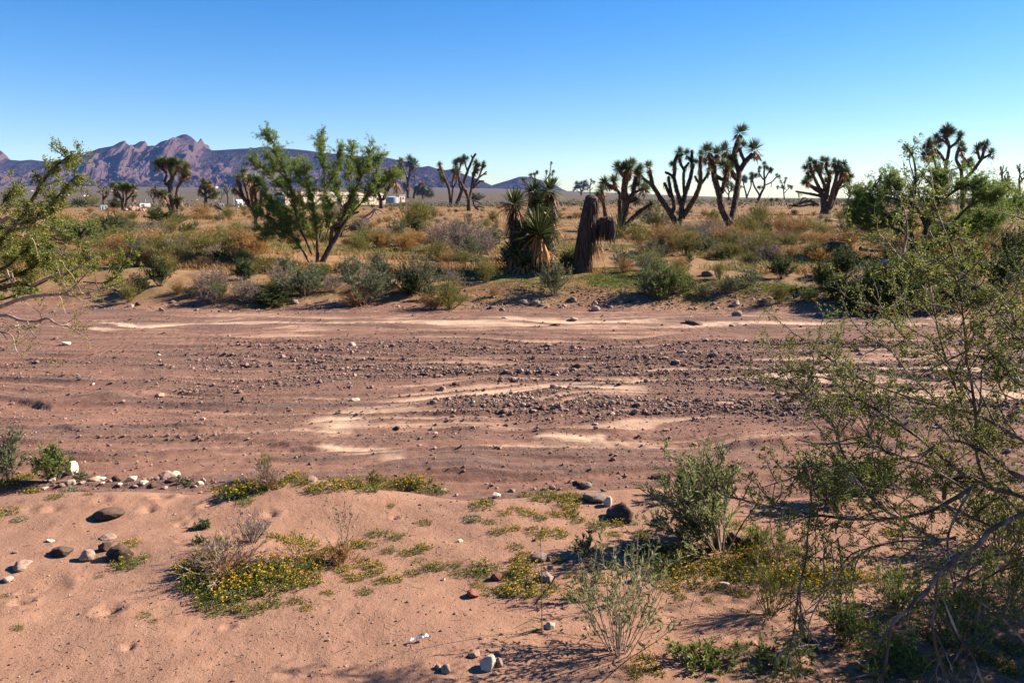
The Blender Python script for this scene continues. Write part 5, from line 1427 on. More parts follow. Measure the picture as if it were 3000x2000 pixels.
# uncountable: dry stubble over the plain, green grass, far scrub
def scatter_blades(name, pts, rng, length, width, mat, per, spread, tilt=.5):
    g = np.repeat(pts, per, 0); n = len(g)
    g = g + np.concatenate([rng.normal(size=(n, 2)) * spread, np.zeros((n, 1))], 1)
    g[:, 2] = height(g[:, 0], g[:, 1]) - .01
    D = np.concatenate([rng.normal(size=(n, 2)) * tilt, np.ones((n, 1))], 1)
    V, F, r = blades(g, D, length * rng.uniform(.5, 1.3, n), width, rng, .2, 2)
    o = link(name, build_mesh(name, [(V, F, 0, r)], [mat])); o["kind"] = "stuff"
    return o


def photo_scatter(rng, n, x0, x1, y0, y1, power=1.0):
    px = rng.uniform(x0, x1, n); py = y0 + (y1 - y0) * rng.rand(n) ** power
    sx, sz = ray(px, py); Y = (0.03 - CAM_Z) / sz
    return np.stack([sx * Y, Y, Y * 0], 1), px, py


_r2 = np.random.RandomState(901)
P, px, py = photo_scatter(_r2, 23000, -200, 3200, 588, 800, 1.3)
keep = (fbm(P[:, 0] * .25, P[:, 1] * .25, 3, 41) > -.12)
d = P[keep, 1]
_gr = fbm(P[keep][:, 0] * .13, P[keep][:, 1] * .13, 3, 47) > .12
scatter_blades("dry_grass", P[keep][(d < 60) & ~_gr], _r2, .19, .012, M_DRYGRASS, 20, .12, .6)
scatter_blades("green_stubble", P[keep][(d < 60) & _gr], _r2, .19, .012, M_OLIVE, 20, .12, .6)
# (blades are drawn a little broader with distance only because the tufts they stand for are denser there)
scatter_blades("dry_grass", P[keep][(d >= 60)], _r2, .22, .05, M_DRYGRASS, 12, .4, .6)
gp = []
for cx, cy, w, h, n in [(1420, 803, 120, 16, 260), (1810, 812, 90, 26, 420), (1900, 826, 120, 14, 220), (2010, 850, 60, 16, 160), (2230, 838, 90, 14, 240), (2330, 848, 60, 10, 120), (1740, 822, 60, 12, 160), (780, 868, 110, 14, 240), (860, 840, 120, 10, 140), (2840, 850, 170, 40, 420), (1320, 800, 60, 8, 90), (440, 748, 60, 8, 60), (2110, 830, 120, 10, 160), (1560, 826, 140, 10, 160), (2290, 720, 60, 10, 60), (1050, 800, 80, 10, 80)]:
    a = _r2.normal(size=(n, 2)) * .5
    g = ground_at(cx, cy)
    gp.append(np.stack([g[0] + a[:, 0] * w * g[1] / FPX, g[1] + a[:, 1] * h * g[1] ** 2 / (FPX * 1.9), a[:, 0] * 0], 1))
scatter_blades("grass", np.concatenate(gp), _r2, .06, .010, M_GRASS, 20, .09, .9)


def far_scrub():
    """bushes beyond a hundred metres, past counting"""
    rng = np.random.RandomState(902)
    n = 9000; px = rng.uniform(-300, 3300, n); Y = 130 * np.exp(rng.rand(n) ** .8 * 3.2)
    X = (px - 1500) / FPX * Y; s = rng.uniform(.5, 1.3, n)
    per = 16
    c = np.stack([X, Y, height(X, Y, False) + .3 * s], 1)
    pos = np.repeat(c, per, 0) + rng.normal(size=(n * per, 3)) * np.repeat(s, per)[:, None] * np.array([[.45, .45, .28]])
    V, F, r = leaves(pos, rng.normal(size=(n * per, 3)) + [[0, 0, .6]], np.repeat(s, per) * .34, np.repeat(s, per) * .2, rng)
    o = link("far_scrub", build_mesh("far_scrub", [(V, F, 0, r)], [leaf_mat("far_scrub_leaf", [(.05, .05, .025), (.10, .09, .045), (.16, .13, .07)], .2)])); o["kind"] = "stuff"


far_scrub()

# ------------------------------------------------------------------ plants of the near bank
_r3 = np.random.RandomState(950)


def near_shrub(px, py, hgt, wid, stem_mat, leaf_m, label, name, cat, seed, lean=(0, 0), **kw):
    rng = np.random.RandomState(seed); g = ground_at(px, py)
    ms = make_shrub(name, rng, stem_mat, leaf_m, hgt, wid, **kw)
    o = place_shrub(name, ms, label, cat, g, 0, 1.0)
    o.rotation_euler = (lean[0], lean[1], 0)
    return o


near_shrub(1815, 1915, .39, .6, M_PALEWOOD, M_PALEGREEN, "sparse grey green bush with thin straight stems in front, casting a long shadow", "sparse_bush", "bush", 1, stems=24, twigs=5, leaf_n=9, leaf_l=.026, leaf_w=.0075, leaf_spread=.6, stem_r=.0022, wander=.08, leaf_t0=.1, upright=.35)
near_shrub(2105, 1610, .54, .6, M_TWIG, M_PALEGREEN, "tall bright green bush leaning over the black rocks at the bank edge", "leaning_bush", "bush", 2, lean=(.1, -.34), stems=34, twigs=8, leaf_n=12, leaf_l=.034, leaf_w=.008, leaf_spread=.55, stem_r=.004, wander=.14, upright=.5)
near_shrub(2080, 1560, .34, .46, M_TWIG, M_PALEGREEN, "lower drooping green shoots at the foot of the leaning bush", "leaning_bush", "bush", 3, lean=(.3, -.5), stems=18, twigs=7, leaf_n=14, leaf_l=.03, leaf_w=.008, leaf_spread=.55, stem_r=.003, wander=.16)
near_shrub(1990, 1455, .16, .26, M_TWIG, M_GREEN, "small green tuft on the bank edge left of the leaning bush", "leaning_bush", "bush", 4, stems=14, twigs=5, leaf_n=12, leaf_l=.035, leaf_w=.007, leaf_spread=.4, stem_r=.0025)
near_shrub(20, 1420, .42, .3, M_TWIG, M_SAGE, "tall grey green leafy stems at the left edge of the near bank", "upright_bush", "bush", 5, stems=18, twigs=8, leaf_n=17, leaf_l=.026, leaf_w=.008, leaf_spread=.7, stem_r=.003, wander=.08, upright=.9)
near_shrub(160, 1412, .3, .26, M_TWIG, M_GREEN, "bright green upright bush beside the pale stone at the left of the near bank", "upright_bush", "bush", 6, stems=26, twigs=8, leaf_n=17, leaf_l=.026, leaf_w=.007, leaf_spread=.6, stem_r=.003, wander=.1, upright=.9)
near_shrub(245, 1412, .12, .12, M_TWIG, M_SAGE, "little grey green sprig right of the pale stone", "upright_bush", "bush", 7, stems=7, twigs=5, leaf_n=9, leaf_l=.022, leaf_w=.007, leaf_spread=.6, stem_r=.002)
near_shrub(545, 1425, .06, .12, M_TWIG, M_SAGE, "grey green sprig among the pale stones of the bank edge", "upright_bush", "bush", 8, stems=9, twigs=4, leaf_n=8, leaf_l=.02, leaf_w=.006, leaf_spread=.6, stem_r=.002)
near_shrub(775, 1412, .24, .1, M_GREYTW, M_OLIVE, "thin green broom tuft rising from dead twigs on the bank edge", "broom_tuft", "bush", 9, stems=16, twigs=6, leaf_n=10, leaf_l=.028, leaf_w=.003, leaf_spread=.3, stem_r=.0018, upright=1, leaf_t0=.4)
near_shrub(785, 1432, .14, .24, M_STRAW, M_GREYTW, "bundle of dead brown twigs under the thin green broom tuft", "dead_tuft", "dead plant", 10, stems=34, twigs=4, leaf_n=5, leaf_l=.03, leaf_w=.003, leaf_spread=.4, stem_r=.002, wander=.2)
near_shrub(1095, 1430, .15, .12, M_STRAW, M_OLIVE, "small green topped broom on the bank edge above yellow flowers", "broom_tuft", "bush", 11, stems=14, twigs=6, leaf_n=10, leaf_l=.026, leaf_w=.003, leaf_spread=.35, stem_r=.002, upright=1, leaf_t0=.3)
near_shrub(1120, 1436, .06, .24, M_STRAW, M_GOLD, "arched dead stems right of the green topped broom", "dead_tuft", "dead plant", 12, stems=12, twigs=2, leaf_n=4, leaf_l=.03, leaf_w=.003, leaf_spread=.3, stem_r=.0025, wander=.2, lift=-.1)
near_shrub(1012, 1640, .36, .16, M_PALEWOOD, M_SAGE, "tall nearly bare pale stems with few leaves right of the big flower mound", "bare_stem_plant", "plant", 13, stems=7, twigs=4, leaf_n=4, leaf_l=.018, leaf_w=.006, leaf_spread=.7, stem_r=.0022, wander=.14, upright=.8)
near_shrub(1000, 1650, .12, .14, M_STRAW, M_STRAW, "shaggy straw at the foot of the tall bare stems", "dead_tuft", "dead plant", 14, stems=40, twigs=3, leaf_n=5, leaf_l=.03, leaf_w=.003, leaf_spread=.3, stem_r=.0018)
near_shrub(735, 1590, .17, .18, M_GREYTW, M_GREYTW, "grey dead brush standing on top of the big flower mound", "dead_tuft", "dead plant", 15, stems=30, twigs=5, leaf_n=5, leaf_l=.03, leaf_w=.0022, leaf_spread=.4, stem_r=.0018, wander=.16)
near_shrub(660, 1665, .12, .5, M_STRAW, M_GREYTW, "flattened dead grass across the back of the big flower mound", "dead_tuft", "dead plant", 16, stems=70, twigs=3, leaf_n=5, leaf_l=.04, leaf_w=.003, leaf_spread=.3, stem_r=.002, wander=.18, lift=-.02)
near_shrub(860, 1640, .07, .5, M_STRAW, M_STRAW, "long fallen dead stems on the right of the big flower mound", "dead_tuft", "dead plant", 17, stems=40, twigs=2, leaf_n=4, leaf_l=.04, leaf_w=.003, leaf_spread=.3, stem_r=.0022, wander=.12, lift=-.05)
near_shrub(595, 1545, .07, .1, M_TWIG, M_SAGE, "grey green sprig casting a shadow on the bare sand left of the mound", "sprig", "plant", 18, stems=12, twigs=5, leaf_n=8, leaf_l=.02, leaf_w=.006, leaf_spread=.6, stem_r=.0016)
near_shrub(580, 1590, .05, .09, M_TWIG, M_SAGE, "low pale sprig just in front of the shadow casting sprig", "sprig", "plant", 19, stems=10, twigs=4, leaf_n=8, leaf_l=.018, leaf_w=.006, leaf_spread=.6, stem_r=.0016)
near_shrub(1715, 1625, .12, .16, M_TWIG, M_SAGE, "grey green sprig left of the two black stones", "sprig", "plant", 20, stems=9, twigs=5, leaf_n=10, leaf_l=.024, leaf_w=.007, leaf_spread=.6, stem_r=.0018)
near_shrub(1860, 1750, .32, .12, M_PALEWOOD, M_SAGE, "slender tall sprig behind the sparse front bush", "sprig", "plant", 21, stems=5, twigs=6, leaf_n=9, leaf_l=.024, leaf_w=.006, leaf_spread=.5, stem_r=.0018, upright=.9)
near_shrub(1725, 1760, .24, .14, M_PALEWOOD, M_SAGE, "thin sprig rising among yellow flowers left of the front bush", "sprig", "plant", 22, stems=6, twigs=5, leaf_n=7, leaf_l=.022, leaf_w=.006, leaf_spread=.5, stem_r=.0018, upright=.9)
near_shrub(2255, 1800, .3, .16, M_OLIVE, M_OLIVE, "upright wispy green stems in front of the flower carpet", "wispy_plant", "plant", 23, stems=24, twigs=5, leaf_n=9, leaf_l=.026, leaf_w=.003, leaf_spread=.3, stem_r=.0015, upright=1)
near_shrub(2280, 1640, .22, .24, M_TWIG, M_OLIVE, "wispy plant with reddish base behind the hanging acacia twig", "wispy_plant", "plant", 24, stems=26, twigs=5, leaf_n=8, leaf_l=.026, leaf_w=.003, leaf_spread=.3, stem_r=.0018, upright=1)
near_shrub(2230, 1600, .1, .2, M_OLIVE, M_GREEN, "low green sprouts beside the stump of the leaning bush", "wispy_plant", "plant", 25, stems=24, twigs=5, leaf_n=9, leaf_l=.022, leaf_w=.004, leaf_spread=.4, stem_r=.0015)
near_shrub(2480, 1870, .17, .3, M_TWIG, M_HERB, "olive herb clump under the arching acacia limb at the bottom", "herb_clump", "plant", 26, stems=30, twigs=5, leaf_n=9, leaf_l=.022, leaf_w=.006, leaf_spread=.6, stem_r=.0016)
near_shrub(2620, 1790, .2, .34, M_TWIG, M_HERB, "green herb clump behind the arching acacia limb", "herb_clump", "plant", 27, stems=32, twigs=5, leaf_n=9, leaf_l=.022, leaf_w=.006, leaf_spread=.6, stem_r=.0016)
near_shrub(2060, 1945, .09, .3, M_TWIG, M_HERB, "low leafy runner along the bottom right of the front bush shadow", "herb_clump", "plant", 28, stems=26, twigs=5, leaf_n=12, leaf_l=.018, leaf_w=.007, leaf_spread=.8, stem_r=.0016, lift=-.05)
near_shrub(2260, 1940, .09, .3, M_TWIG, M_HERB, "low leafy runner below the hanging acacia twig", "herb_clump", "plant", 29, stems=26, twigs=5, leaf_n=12, leaf_l=.018, leaf_w=.007, leaf_spread=.8, stem_r=.0016, lift=-.05)
near_shrub(2820, 1880, .26, .5, M_TWIG, M_HERB, "dense green herb at the lower right corner under the acacia", "herb_clump", "plant", 30, stems=46, twigs=6, leaf_n=10, leaf_l=.02, leaf_w=.006, leaf_spread=.6, stem_r=.0016)
near_shrub(2930, 1620, .4, .6, M_TWIG, M_HERB, "dark leafy growth at the right edge behind the acacia limbs", "herb_clump", "plant", 31, stems=50, twigs=7, leaf_n=10, leaf_l=.022, leaf_w=.008, leaf_spread=.7, stem_r=.002)
near_shrub(2430, 1470, .3, .5, M_TWIG, M_GREEN, "shaded green bush behind the acacia at the wash edge", "herb_clump", "bush", 32, stems=40, twigs=7, leaf_n=12, leaf_l=.024, leaf_w=.009, leaf_spread=.7, stem_r=.0025)
near_shrub(2560, 1440, .24, .4, M_TWIG, M_DKGREEN, "dark green bush behind the long acacia limb at the wash edge", "herb_clump", "bush", 33, stems=34, twigs=7, leaf_n=12, leaf_l=.024, leaf_w=.009, leaf_spread=.7, stem_r=.0025)
near_shrub(2620, 1960, .14, .36, M_TWIG, M_HERB, "flower specked herb at the bottom edge left of the corner clump", "herb_clump", "plant", 34, stems=34, twigs=5, leaf_n=9, leaf_l=.02, leaf_w=.006, leaf_spread=.6, stem_r=.0016)
near_shrub(2960, 1760, .3, .4, M_TWIG, M_HERB, "shaded herb clump against the right edge above the corner", "herb_clump", "plant", 35, stems=40, twigs=6, leaf_n=10, leaf_l=.02, leaf_w=.006, leaf_spread=.6, stem_r=.0016)


def grass_stalk():
    rng = np.random.RandomState(60); g = ground_at(1588, 1846)
    o = thing("grass_plant", "single tall grass stalk with long bent blades lying on the sand", "grass", g)
    top = at(1583, 1560, g[1]) - np.array(g)
    V, F = tube(np.array([[0, 0, -.01], top * .5 + [.002, 0, 0], top]), [.0022, .0017, .001], 5)
    link("stalk", build_mesh("stalk", [(V, F, 0, None)], [M_OLIVE]), o)
    ch = []
    for pts in ([(1586, 1846), (1560, 1835), (1520, 1845), (1495, 1862)], [(1584, 1820), (1560, 1815), (1500, 1842)], [(1588, 1840), (1545, 1848), (1515, 1870)], [(1586, 1846), (1490, 1856), (1405, 1838)]):
        P = np.array([at(x, y, g[1] - .03 * i) - np.array(g) for i, (x, y) in enumerate(pts)]); P[:, 2] = np.maximum(P[:, 2], .006)
        V, F = tube(P, np.linspace(.003, .0008, len(P)), 4); ch.append((V, F, 0, None))
    link("blades", build_mesh("blades", ch, [M_OLIVE, M_STRAW]), o)


grass_stalk()

# ------------------------------------------------------------------ yellow flower clumps
def flower_proto(rng, n_st, wid, hgt, fl, white=False):
    """a mat forming annual: many short leafy stems and small heads of petals"""
    a = rng.uniform(0, 2 * np.pi, n_st); rr = np.sqrt(rng.rand(n_st)) * wid * .5
    S = np.stack([np.cos(a) * rr, np.sin(a) * rr, np.full(n_st, -.006)], 1)
    D = np.stack([np.cos(a) * .8 * rr / wid, np.sin(a) * .8 * rr / wid, np.full(n_st, .6)], 1) + rng.normal(size=(n_st, 3)) * .35
    D[:, 2] = np.abs(D[:, 2]) + .15
    P, DD, Rd = grow(rng, S, D, hgt * rng.uniform(.6, 1.3, n_st), .0013, .0008, 4, .2)
    st = tubes(P, Rd, 3)
    lp, ld = along(rng, P, DD, 9, .1, 1); ld = nrm(ld + rng.normal(size=ld.shape) * .8)
    V, F, r = leaves(lp, ld, .02 * rng.uniform(.6, 1.2, len(lp)), .0055, rng)
    fol = build_mesh("foliage", [(*st, 0, None), (V, F, 0, r)], [M_HERB])
    k = rng.rand(n_st) < fl
    c = P[k, -1] + [0, 0, .004]; n = len(c); m = 7
    aa = np.tile(np.arange(m) / m * 2 * np.pi, n) + np.repeat(rng.rand(n) * 6, m)
    d = np.stack([np.cos(aa), np.sin(aa), np.full(n * m, .45)], 1) + np.repeat(rng.normal(size=(n, 3)) * .3, m, 0)
    V, F, r = leaves(np.repeat(c, m, 0), d, .0085, .006, rng)
    bl = build_mesh("blossoms", [(V, F, 0, r)], [M_WHITE if white else M_FLOWER])
    return fol, bl


_r4 = np.random.RandomState(970)
FL = [flower_proto(_r4, n, .22, .05, f) for n, f in ((90, .55), (80, .4), (75, .7), (70, .3))]
FLW = [flower_proto(_r4, 70, .2, .045, .8, True)]
HERB = [flower_proto(_r4, 60, .2, .05, .06)]
CL = [(20, 1500, 70, 'y'), (60, 1520, 50, 'w'), (25, 1430, 60, 'y'), (90, 1440, 60, 'y'), (210, 1440, 40, 'w'), (165, 1455, 45, 'h'), (260, 1450, 30, 'y'), (60, 1410, 60, 'y'), (650, 1432, 60, 'y'), (690, 1445, 90, 'y'), (740, 1440, 90, 'y'), (800, 1425, 80, 'y'), (870, 1405, 60, 'y'), (885, 1415, 50, 'y'), (680, 1455, 60, 'w'), (760, 1420, 50, 'w'), (720, 1472, 60, 'h'),
      (930, 1432, 60, 'y'), (970, 1425, 70, 'y'), (1020, 1425, 80, 'y'), (1075, 1435, 80, 'h'), (1130, 1420, 70, 'y'), (1180, 1418, 70, 'y'), (1220, 1412, 80, 'y'), (1250, 1425, 70, 'y'), (1280, 1438, 60, 'h'), (1145, 1482, 32, 'h'), (1412, 1480, 60, 'y'), (1385, 1522, 55, 'w'), (1430, 1470, 35, 'w'), (1540, 1455, 50, 'y'), (1600, 1460, 80, 'y'), (1640, 1458, 60, 'y'), (1665, 1480, 60, 'y'), (1680, 1455, 60, 'y'), (1475, 1505, 50, 'y'), (1510, 1490, 45, 'y'), (1545, 1505, 60, 'y'), (1580, 1520, 50, 'h'), (1620, 1508, 50, 'y'), (1660, 1505, 60, 'y'), (1690, 1525, 60, 'h'), (1435, 1530, 45, 'h'),
      (1245, 1530, 45, 'h'), (1110, 1565, 60, 'h'), (1165, 1575, 50, 'h'), (1460, 1560, 60, 'h'), (1500, 1548, 50, 'y'), (1570, 1558, 60, 'y'), (1630, 1565, 55, 'y'), (1590, 1575, 45, 'y'), (1510, 1600, 55, 'h'), (1750, 1545, 60, 'h'), (1800, 1530, 60, 'y'), (1845, 1530, 40, 'w'), (1890, 1575, 60, 'y'), (1940, 1545, 50, 'h'), (1800, 1570, 45, 'y'), (1770, 1600, 40, 'h'), (1690, 1590, 40, 'h'), (1540, 1630, 60, 'y'), (1520, 1645, 50, 'y'), (1640, 1640, 45, 'y'), (1545, 1675, 90, 'y'), (1500, 1690, 70, 'h'), (1420, 1665, 80, 'h'), (1410, 1685, 60, 'h'), (1470, 1690, 60, 'h'), (1530, 1725, 90, 'y'), (1580, 1735, 70, 'y'), (1490, 1730, 70, 'y'), (1430, 1735, 50, 'y'), (1400, 1715, 40, 'y'), (1620, 1720, 60, 'h'),
      (1290, 1660, 60, 'h'), (1260, 1665, 50, 'h'), (1230, 1612, 60, 'h'), (1245, 1600, 50, 'y'), (1190, 1620, 50, 'h'), (1140, 1615, 50, 'h'), (1340, 1655, 40, 'h'), (1350, 1680, 60, 'h'), (1090, 1680, 50, 'h'), (1120, 1705, 50, 'y'), (1150, 1700, 50, 'y'), (1080, 1600, 60, 'y'), (1050, 1595, 50, 'y'), (1075, 1650, 70, 'y'), (1100, 1665, 60, 'y'), (1040, 1690, 50, 'y'), (1015, 1670, 60, 'y'), (1020, 1700, 40, 'y'), (1230, 1640, 40, 'y'), (1070, 1735, 45, 'h'), (1205, 1680, 50, 'h'),
      (560, 1665, 80, 'y'), (600, 1650, 90, 'y'), (590, 1700, 110, 'h'), (640, 1700, 110, 'y'), (700, 1690, 120, 'y'), (760, 1680, 120, 'y'), (820, 1680, 110, 'y'), (870, 1665, 100, 'y'), (920, 1655, 90, 'y'), (560, 1720, 80, 'h'), (620, 1735, 100, 'h'), (680, 1730, 110, 'y'), (740, 1725, 110, 'y'), (800, 1725, 110, 'y'), (860, 1715, 90, 'y'), (910, 1700, 70, 'y'), (640, 1590, 70, 'h'), (680, 1600, 60, 'y'), (610, 1770, 80, 'h'), (680, 1775, 90, 'h'), (740, 1790, 80, 'y'), (800, 1770, 70, 'h'), (870, 1760, 60, 'h'), (630, 1795, 60, 'h'), (900, 1600, 70, 'y'), (850, 1585, 70, 'y'), (800, 1575, 50, 'y'), (960, 1620, 60, 'y'), (960, 1740, 40, 'y'), (380, 1595, 50, 'y'), (390, 1650, 90, 'h'), (355, 1650, 50, 'y'), (290, 1690, 30, 'h'), (50, 1840, 45, 'h'), (15, 1745, 30, 'y'), (430, 1630, 30, 'h'), (420, 1800, 40, 'h'), (450, 1820, 30, 'h'), (900, 1780, 40, 'y'),
      (1760, 1700, 60, 'y'), (1690, 1690, 60, 'y'), (1740, 1670, 60, 'h'), (1670, 1750, 60, 'y'), (1680, 1730, 50, 'y'), (1740, 1740, 60, 'h'), (1800, 1660, 50, 'h'), (1910, 1610, 70, 'y'), (1960, 1640, 90, 'y'), (2000, 1620, 80, 'y'), (1900, 1650, 90, 'h'), (1950, 1690, 90, 'y'), (2010, 1680, 90, 'y'), (2070, 1660, 90, 'y'), (2130, 1650, 90, 'y'), (2190, 1640, 100, 'y'), (2250, 1640, 90, 'y'), (2120, 1690, 90, 'y'), (2180, 1690, 100, 'y'), (2240, 1690, 90, 'y'), (2300, 1690, 100, 'y'), (2060, 1720, 80, 'y'), (2160, 1735, 80, 'y'), (2300, 1720, 90, 'y'), (2360, 1690, 100, 'y'), (2420, 1690, 100, 'y'), (2480, 1690, 90, 'y'), (2400, 1730, 90, 'y'), (2460, 1720, 80, 'y'), (2540, 1690, 60, 'y'), (2340, 1640, 80, 'y'), (2210, 1560, 60, 'y'), (2160, 1540, 50, 'y'), (1990, 1750, 50, 'h'), (1960, 1720, 60, 'y'), (2330, 1610, 70, 'h'), (2200, 1610, 80, 'y'), (2090, 1600, 50, 'y'), (1870, 1740, 50, 'h'),
      (1890, 1940, 70, 'y'), (1920, 1970, 60, 'y'), (1850, 1975, 60, 'y'), (1990, 1900, 60, 'y'), (2450, 1810, 60, 'y'), (2520, 1830, 60, 'y'), (2590, 1860, 70, 'y'), (2550, 1900, 70, 'y'), (2480, 1900, 60, 'h'), (2640, 1740, 60, 'h'), (2600, 1720, 50, 'h'), (2700, 1850, 80, 'y'), (2640, 1900, 80, 'y'), (2760, 1880, 80, 'y'), (2860, 1850, 80, 'y'), (2680, 1950, 80, 'y'), (2560, 1970, 80, 'y'), (2480, 1980, 60, 'h'), (2780, 1950, 80, 'h'), (2880, 1930, 80, 'y'), (2960, 1900, 80, 'h'), (2160, 1900, 40, 'y'), (2080, 1760, 40, 'y'), (2660, 1680, 70, 'y'), (2750, 1660, 70, 'h'), (2720, 1580, 70, 'h'), (2600, 1560, 60, 'y'), (2850, 1760, 80, 'y'), (2900, 1700, 80, 'h'), (2960, 1960, 80, 'y'), (2330, 1960, 60, 'h')]
for (x, y, w, k) in CL:
    g = ground_at(x, y); m = g[1] / FPX
    ms = FLW[0] if k == 'w' else (HERB[0] if k == 'h' else FL[_r4.randint(4)])
    s = float(w * m / .22 * _r4.uniform(.95, 1.25)); sz = s * _r4.uniform(.8, 1.2) if w < 80 else s * _r4.uniform(1.0, 1.5)
    nm, cat, ds = {'y': ("flower_clump", "flowers", "yellow flower clump"), 'w': ("flower_clump", "flowers", "white flower clump"), 'h': ("herb_clump", "plant", "leafy green herb")}[k]
    o = thing(nm, "", cat, g - Vector((0, 0, .003)), _r4.uniform(0, 6.28), {'y': "yellow flower clumps on the near bank", 'w': "white flower clumps on the near bank", 'h': "green herbs on the near bank"}[k], (s, s, min(sz, 1.6)))
    link("foliage", ms[0], o); link("blossoms", ms[1], o)
    auto(o, ("little " if w < 46 else ("broad " if w > 85 else "")) + ds)


def litter():
    """bits of stem and dry leaf lying on the sand, thickest around the plants"""
    rng = np.random.RandomState(980)
    n = 900; px = rng.uniform(0, 3000, n); py = rng.uniform(1450, 2000, n)
    m = 1500; k = rng.randint(len(CL), size=m)
    px = np.concatenate([px, np.array([CL[i][0] for i in k]) + rng.normal(size=m) * 55]); py = np.concatenate([py, np.array([CL[i][1] for i in k]) + rng.normal(size=m) * 22])
    sx, sz = ray(px, py); t = -CAM_Z / sz
    g = np.stack([sx * t, t, height(sx * t, t) + .0025], 1); N = len(g)
    a = rng.uniform(0, 6.28, N); D = np.stack([np.cos(a), np.sin(a), rng.normal(size=N) * .12], 1)
    V, F, r = blades(g, D, np.clip(rng.lognormal(-3.6, .6, N), .008, .11), .0028, rng, .0, 2)
    o = link("plant_litter", build_mesh("plant_litter", [(V, F, 0, r)], [leaf_mat("litter_bits", [(.05, .033, .022), (.14, .095, .06), (.30, .22, .14)], .05)])); o["kind"] = "stuff"


litter()

# ------------------------------------------------------------------ rocks
M_ROCK = {"tan": rock_mat("tan_stone", (.17, .11, .08), (.27, .19, .145), (.38, .285, .215)), "dark": rock_mat("dark_basalt", (.03, .020, .016), (.06, .041, .032), (.115, .08, .062)),
          "white": rock_mat("pale_quartz", (.40, .31, .25), (.52, .43, .35), (.62, .54, .45)), "grey": rock_mat("grey_stone", (.12, .092, .08), (.20, .16, .135), (.30, .25, .21)), "red": rock_mat("red_stone", (.10, .035, .025), (.16, .06, .04), (.22, .10, .07))}


def ico(sub):
    import bmesh
    bm = bmesh.new(); bmesh.ops.create_icosphere(bm, subdivisions=sub, radius=1)
    V = np.array([v.co[:] for v in bm.verts]); F = np.array([[v.index for v in f.verts] for f in bm.faces]); bm.free()
    return V, F


_iV, _iF = ico(4)
_jV, _jF = ico(1)


def rock_shape(rng, V, cuts=9, rough=.10):
    d = nrm(V); r = np.ones(len(V))
    for _ in range(cuts):
        n = nrm(rng.normal(size=3)); c = rng.uniform(.52, .92)
        dn = d @ n
        r = np.where(dn > 1e-3, np.minimum(r, c / np.maximum(dn, 1e-3)), r)
    P = d * r[:, None]
    o = rng.rand() * 50
    ns = fbm(P[:, 0] * 1.6 + o, P[:, 1] * 1.6 + P[:, 2] * 1.3, 4, 3) + fbm(P[:, 2] * 1.8 + o, P[:, 0] * 1.5, 4, 4)
    fine = fbm(P[:, 0] * 5 + o, P[:, 1] * 5 + P[:, 2] * 4, 4, 5) if len(V) > 100 else 0.0
    return P * (1 + rough * ns + .065 * fine)[:, None]


_r5 = np.random.RandomState(1000)
ROCKM = {}
for kk in M_ROCK:
    ROCKM[kk] = [build_mesh("rock", [(rock_shape(_r5, _iV, 13 if i % 3 else 7, .05), _iF, 0, None)], [M_ROCK[kk]], smooth=True) for i in range(6)]
RDESC = {"tan": "tan stone", "dark": "dark brown stone", "white": "whitish stone", "grey": "grey stone", "red": "reddish stone"}


def rock(px, py, w, h, kind, label=None, group=None, desc=None, bury=.25):
    """px, py: middle of the rock's foot"""
    g = ground_at(px, py); m = math.hypot(g[1], CAM_Z) / FPX
    sx = w * m * .46; szz = h * m * .5
    o = thing("rock", label or "", "rock", (g[0], g[1] + sx * .4, g[2] + szz * (1 - 2 * bury) * .9), _r5.uniform(0, 6.28) if label is None else _r5.uniform(-.4, .4), group, (sx, sx * _r5.uniform(.75, 1.0), szz), ROCKM[kind][_r5.randint(6)])
    o.rotation_euler[0] = _r5.normal() * .12; o.rotation_euler[1] = _r5.normal() * .12
    if label is None:
        auto(o, desc or RDESC[kind])
    return o


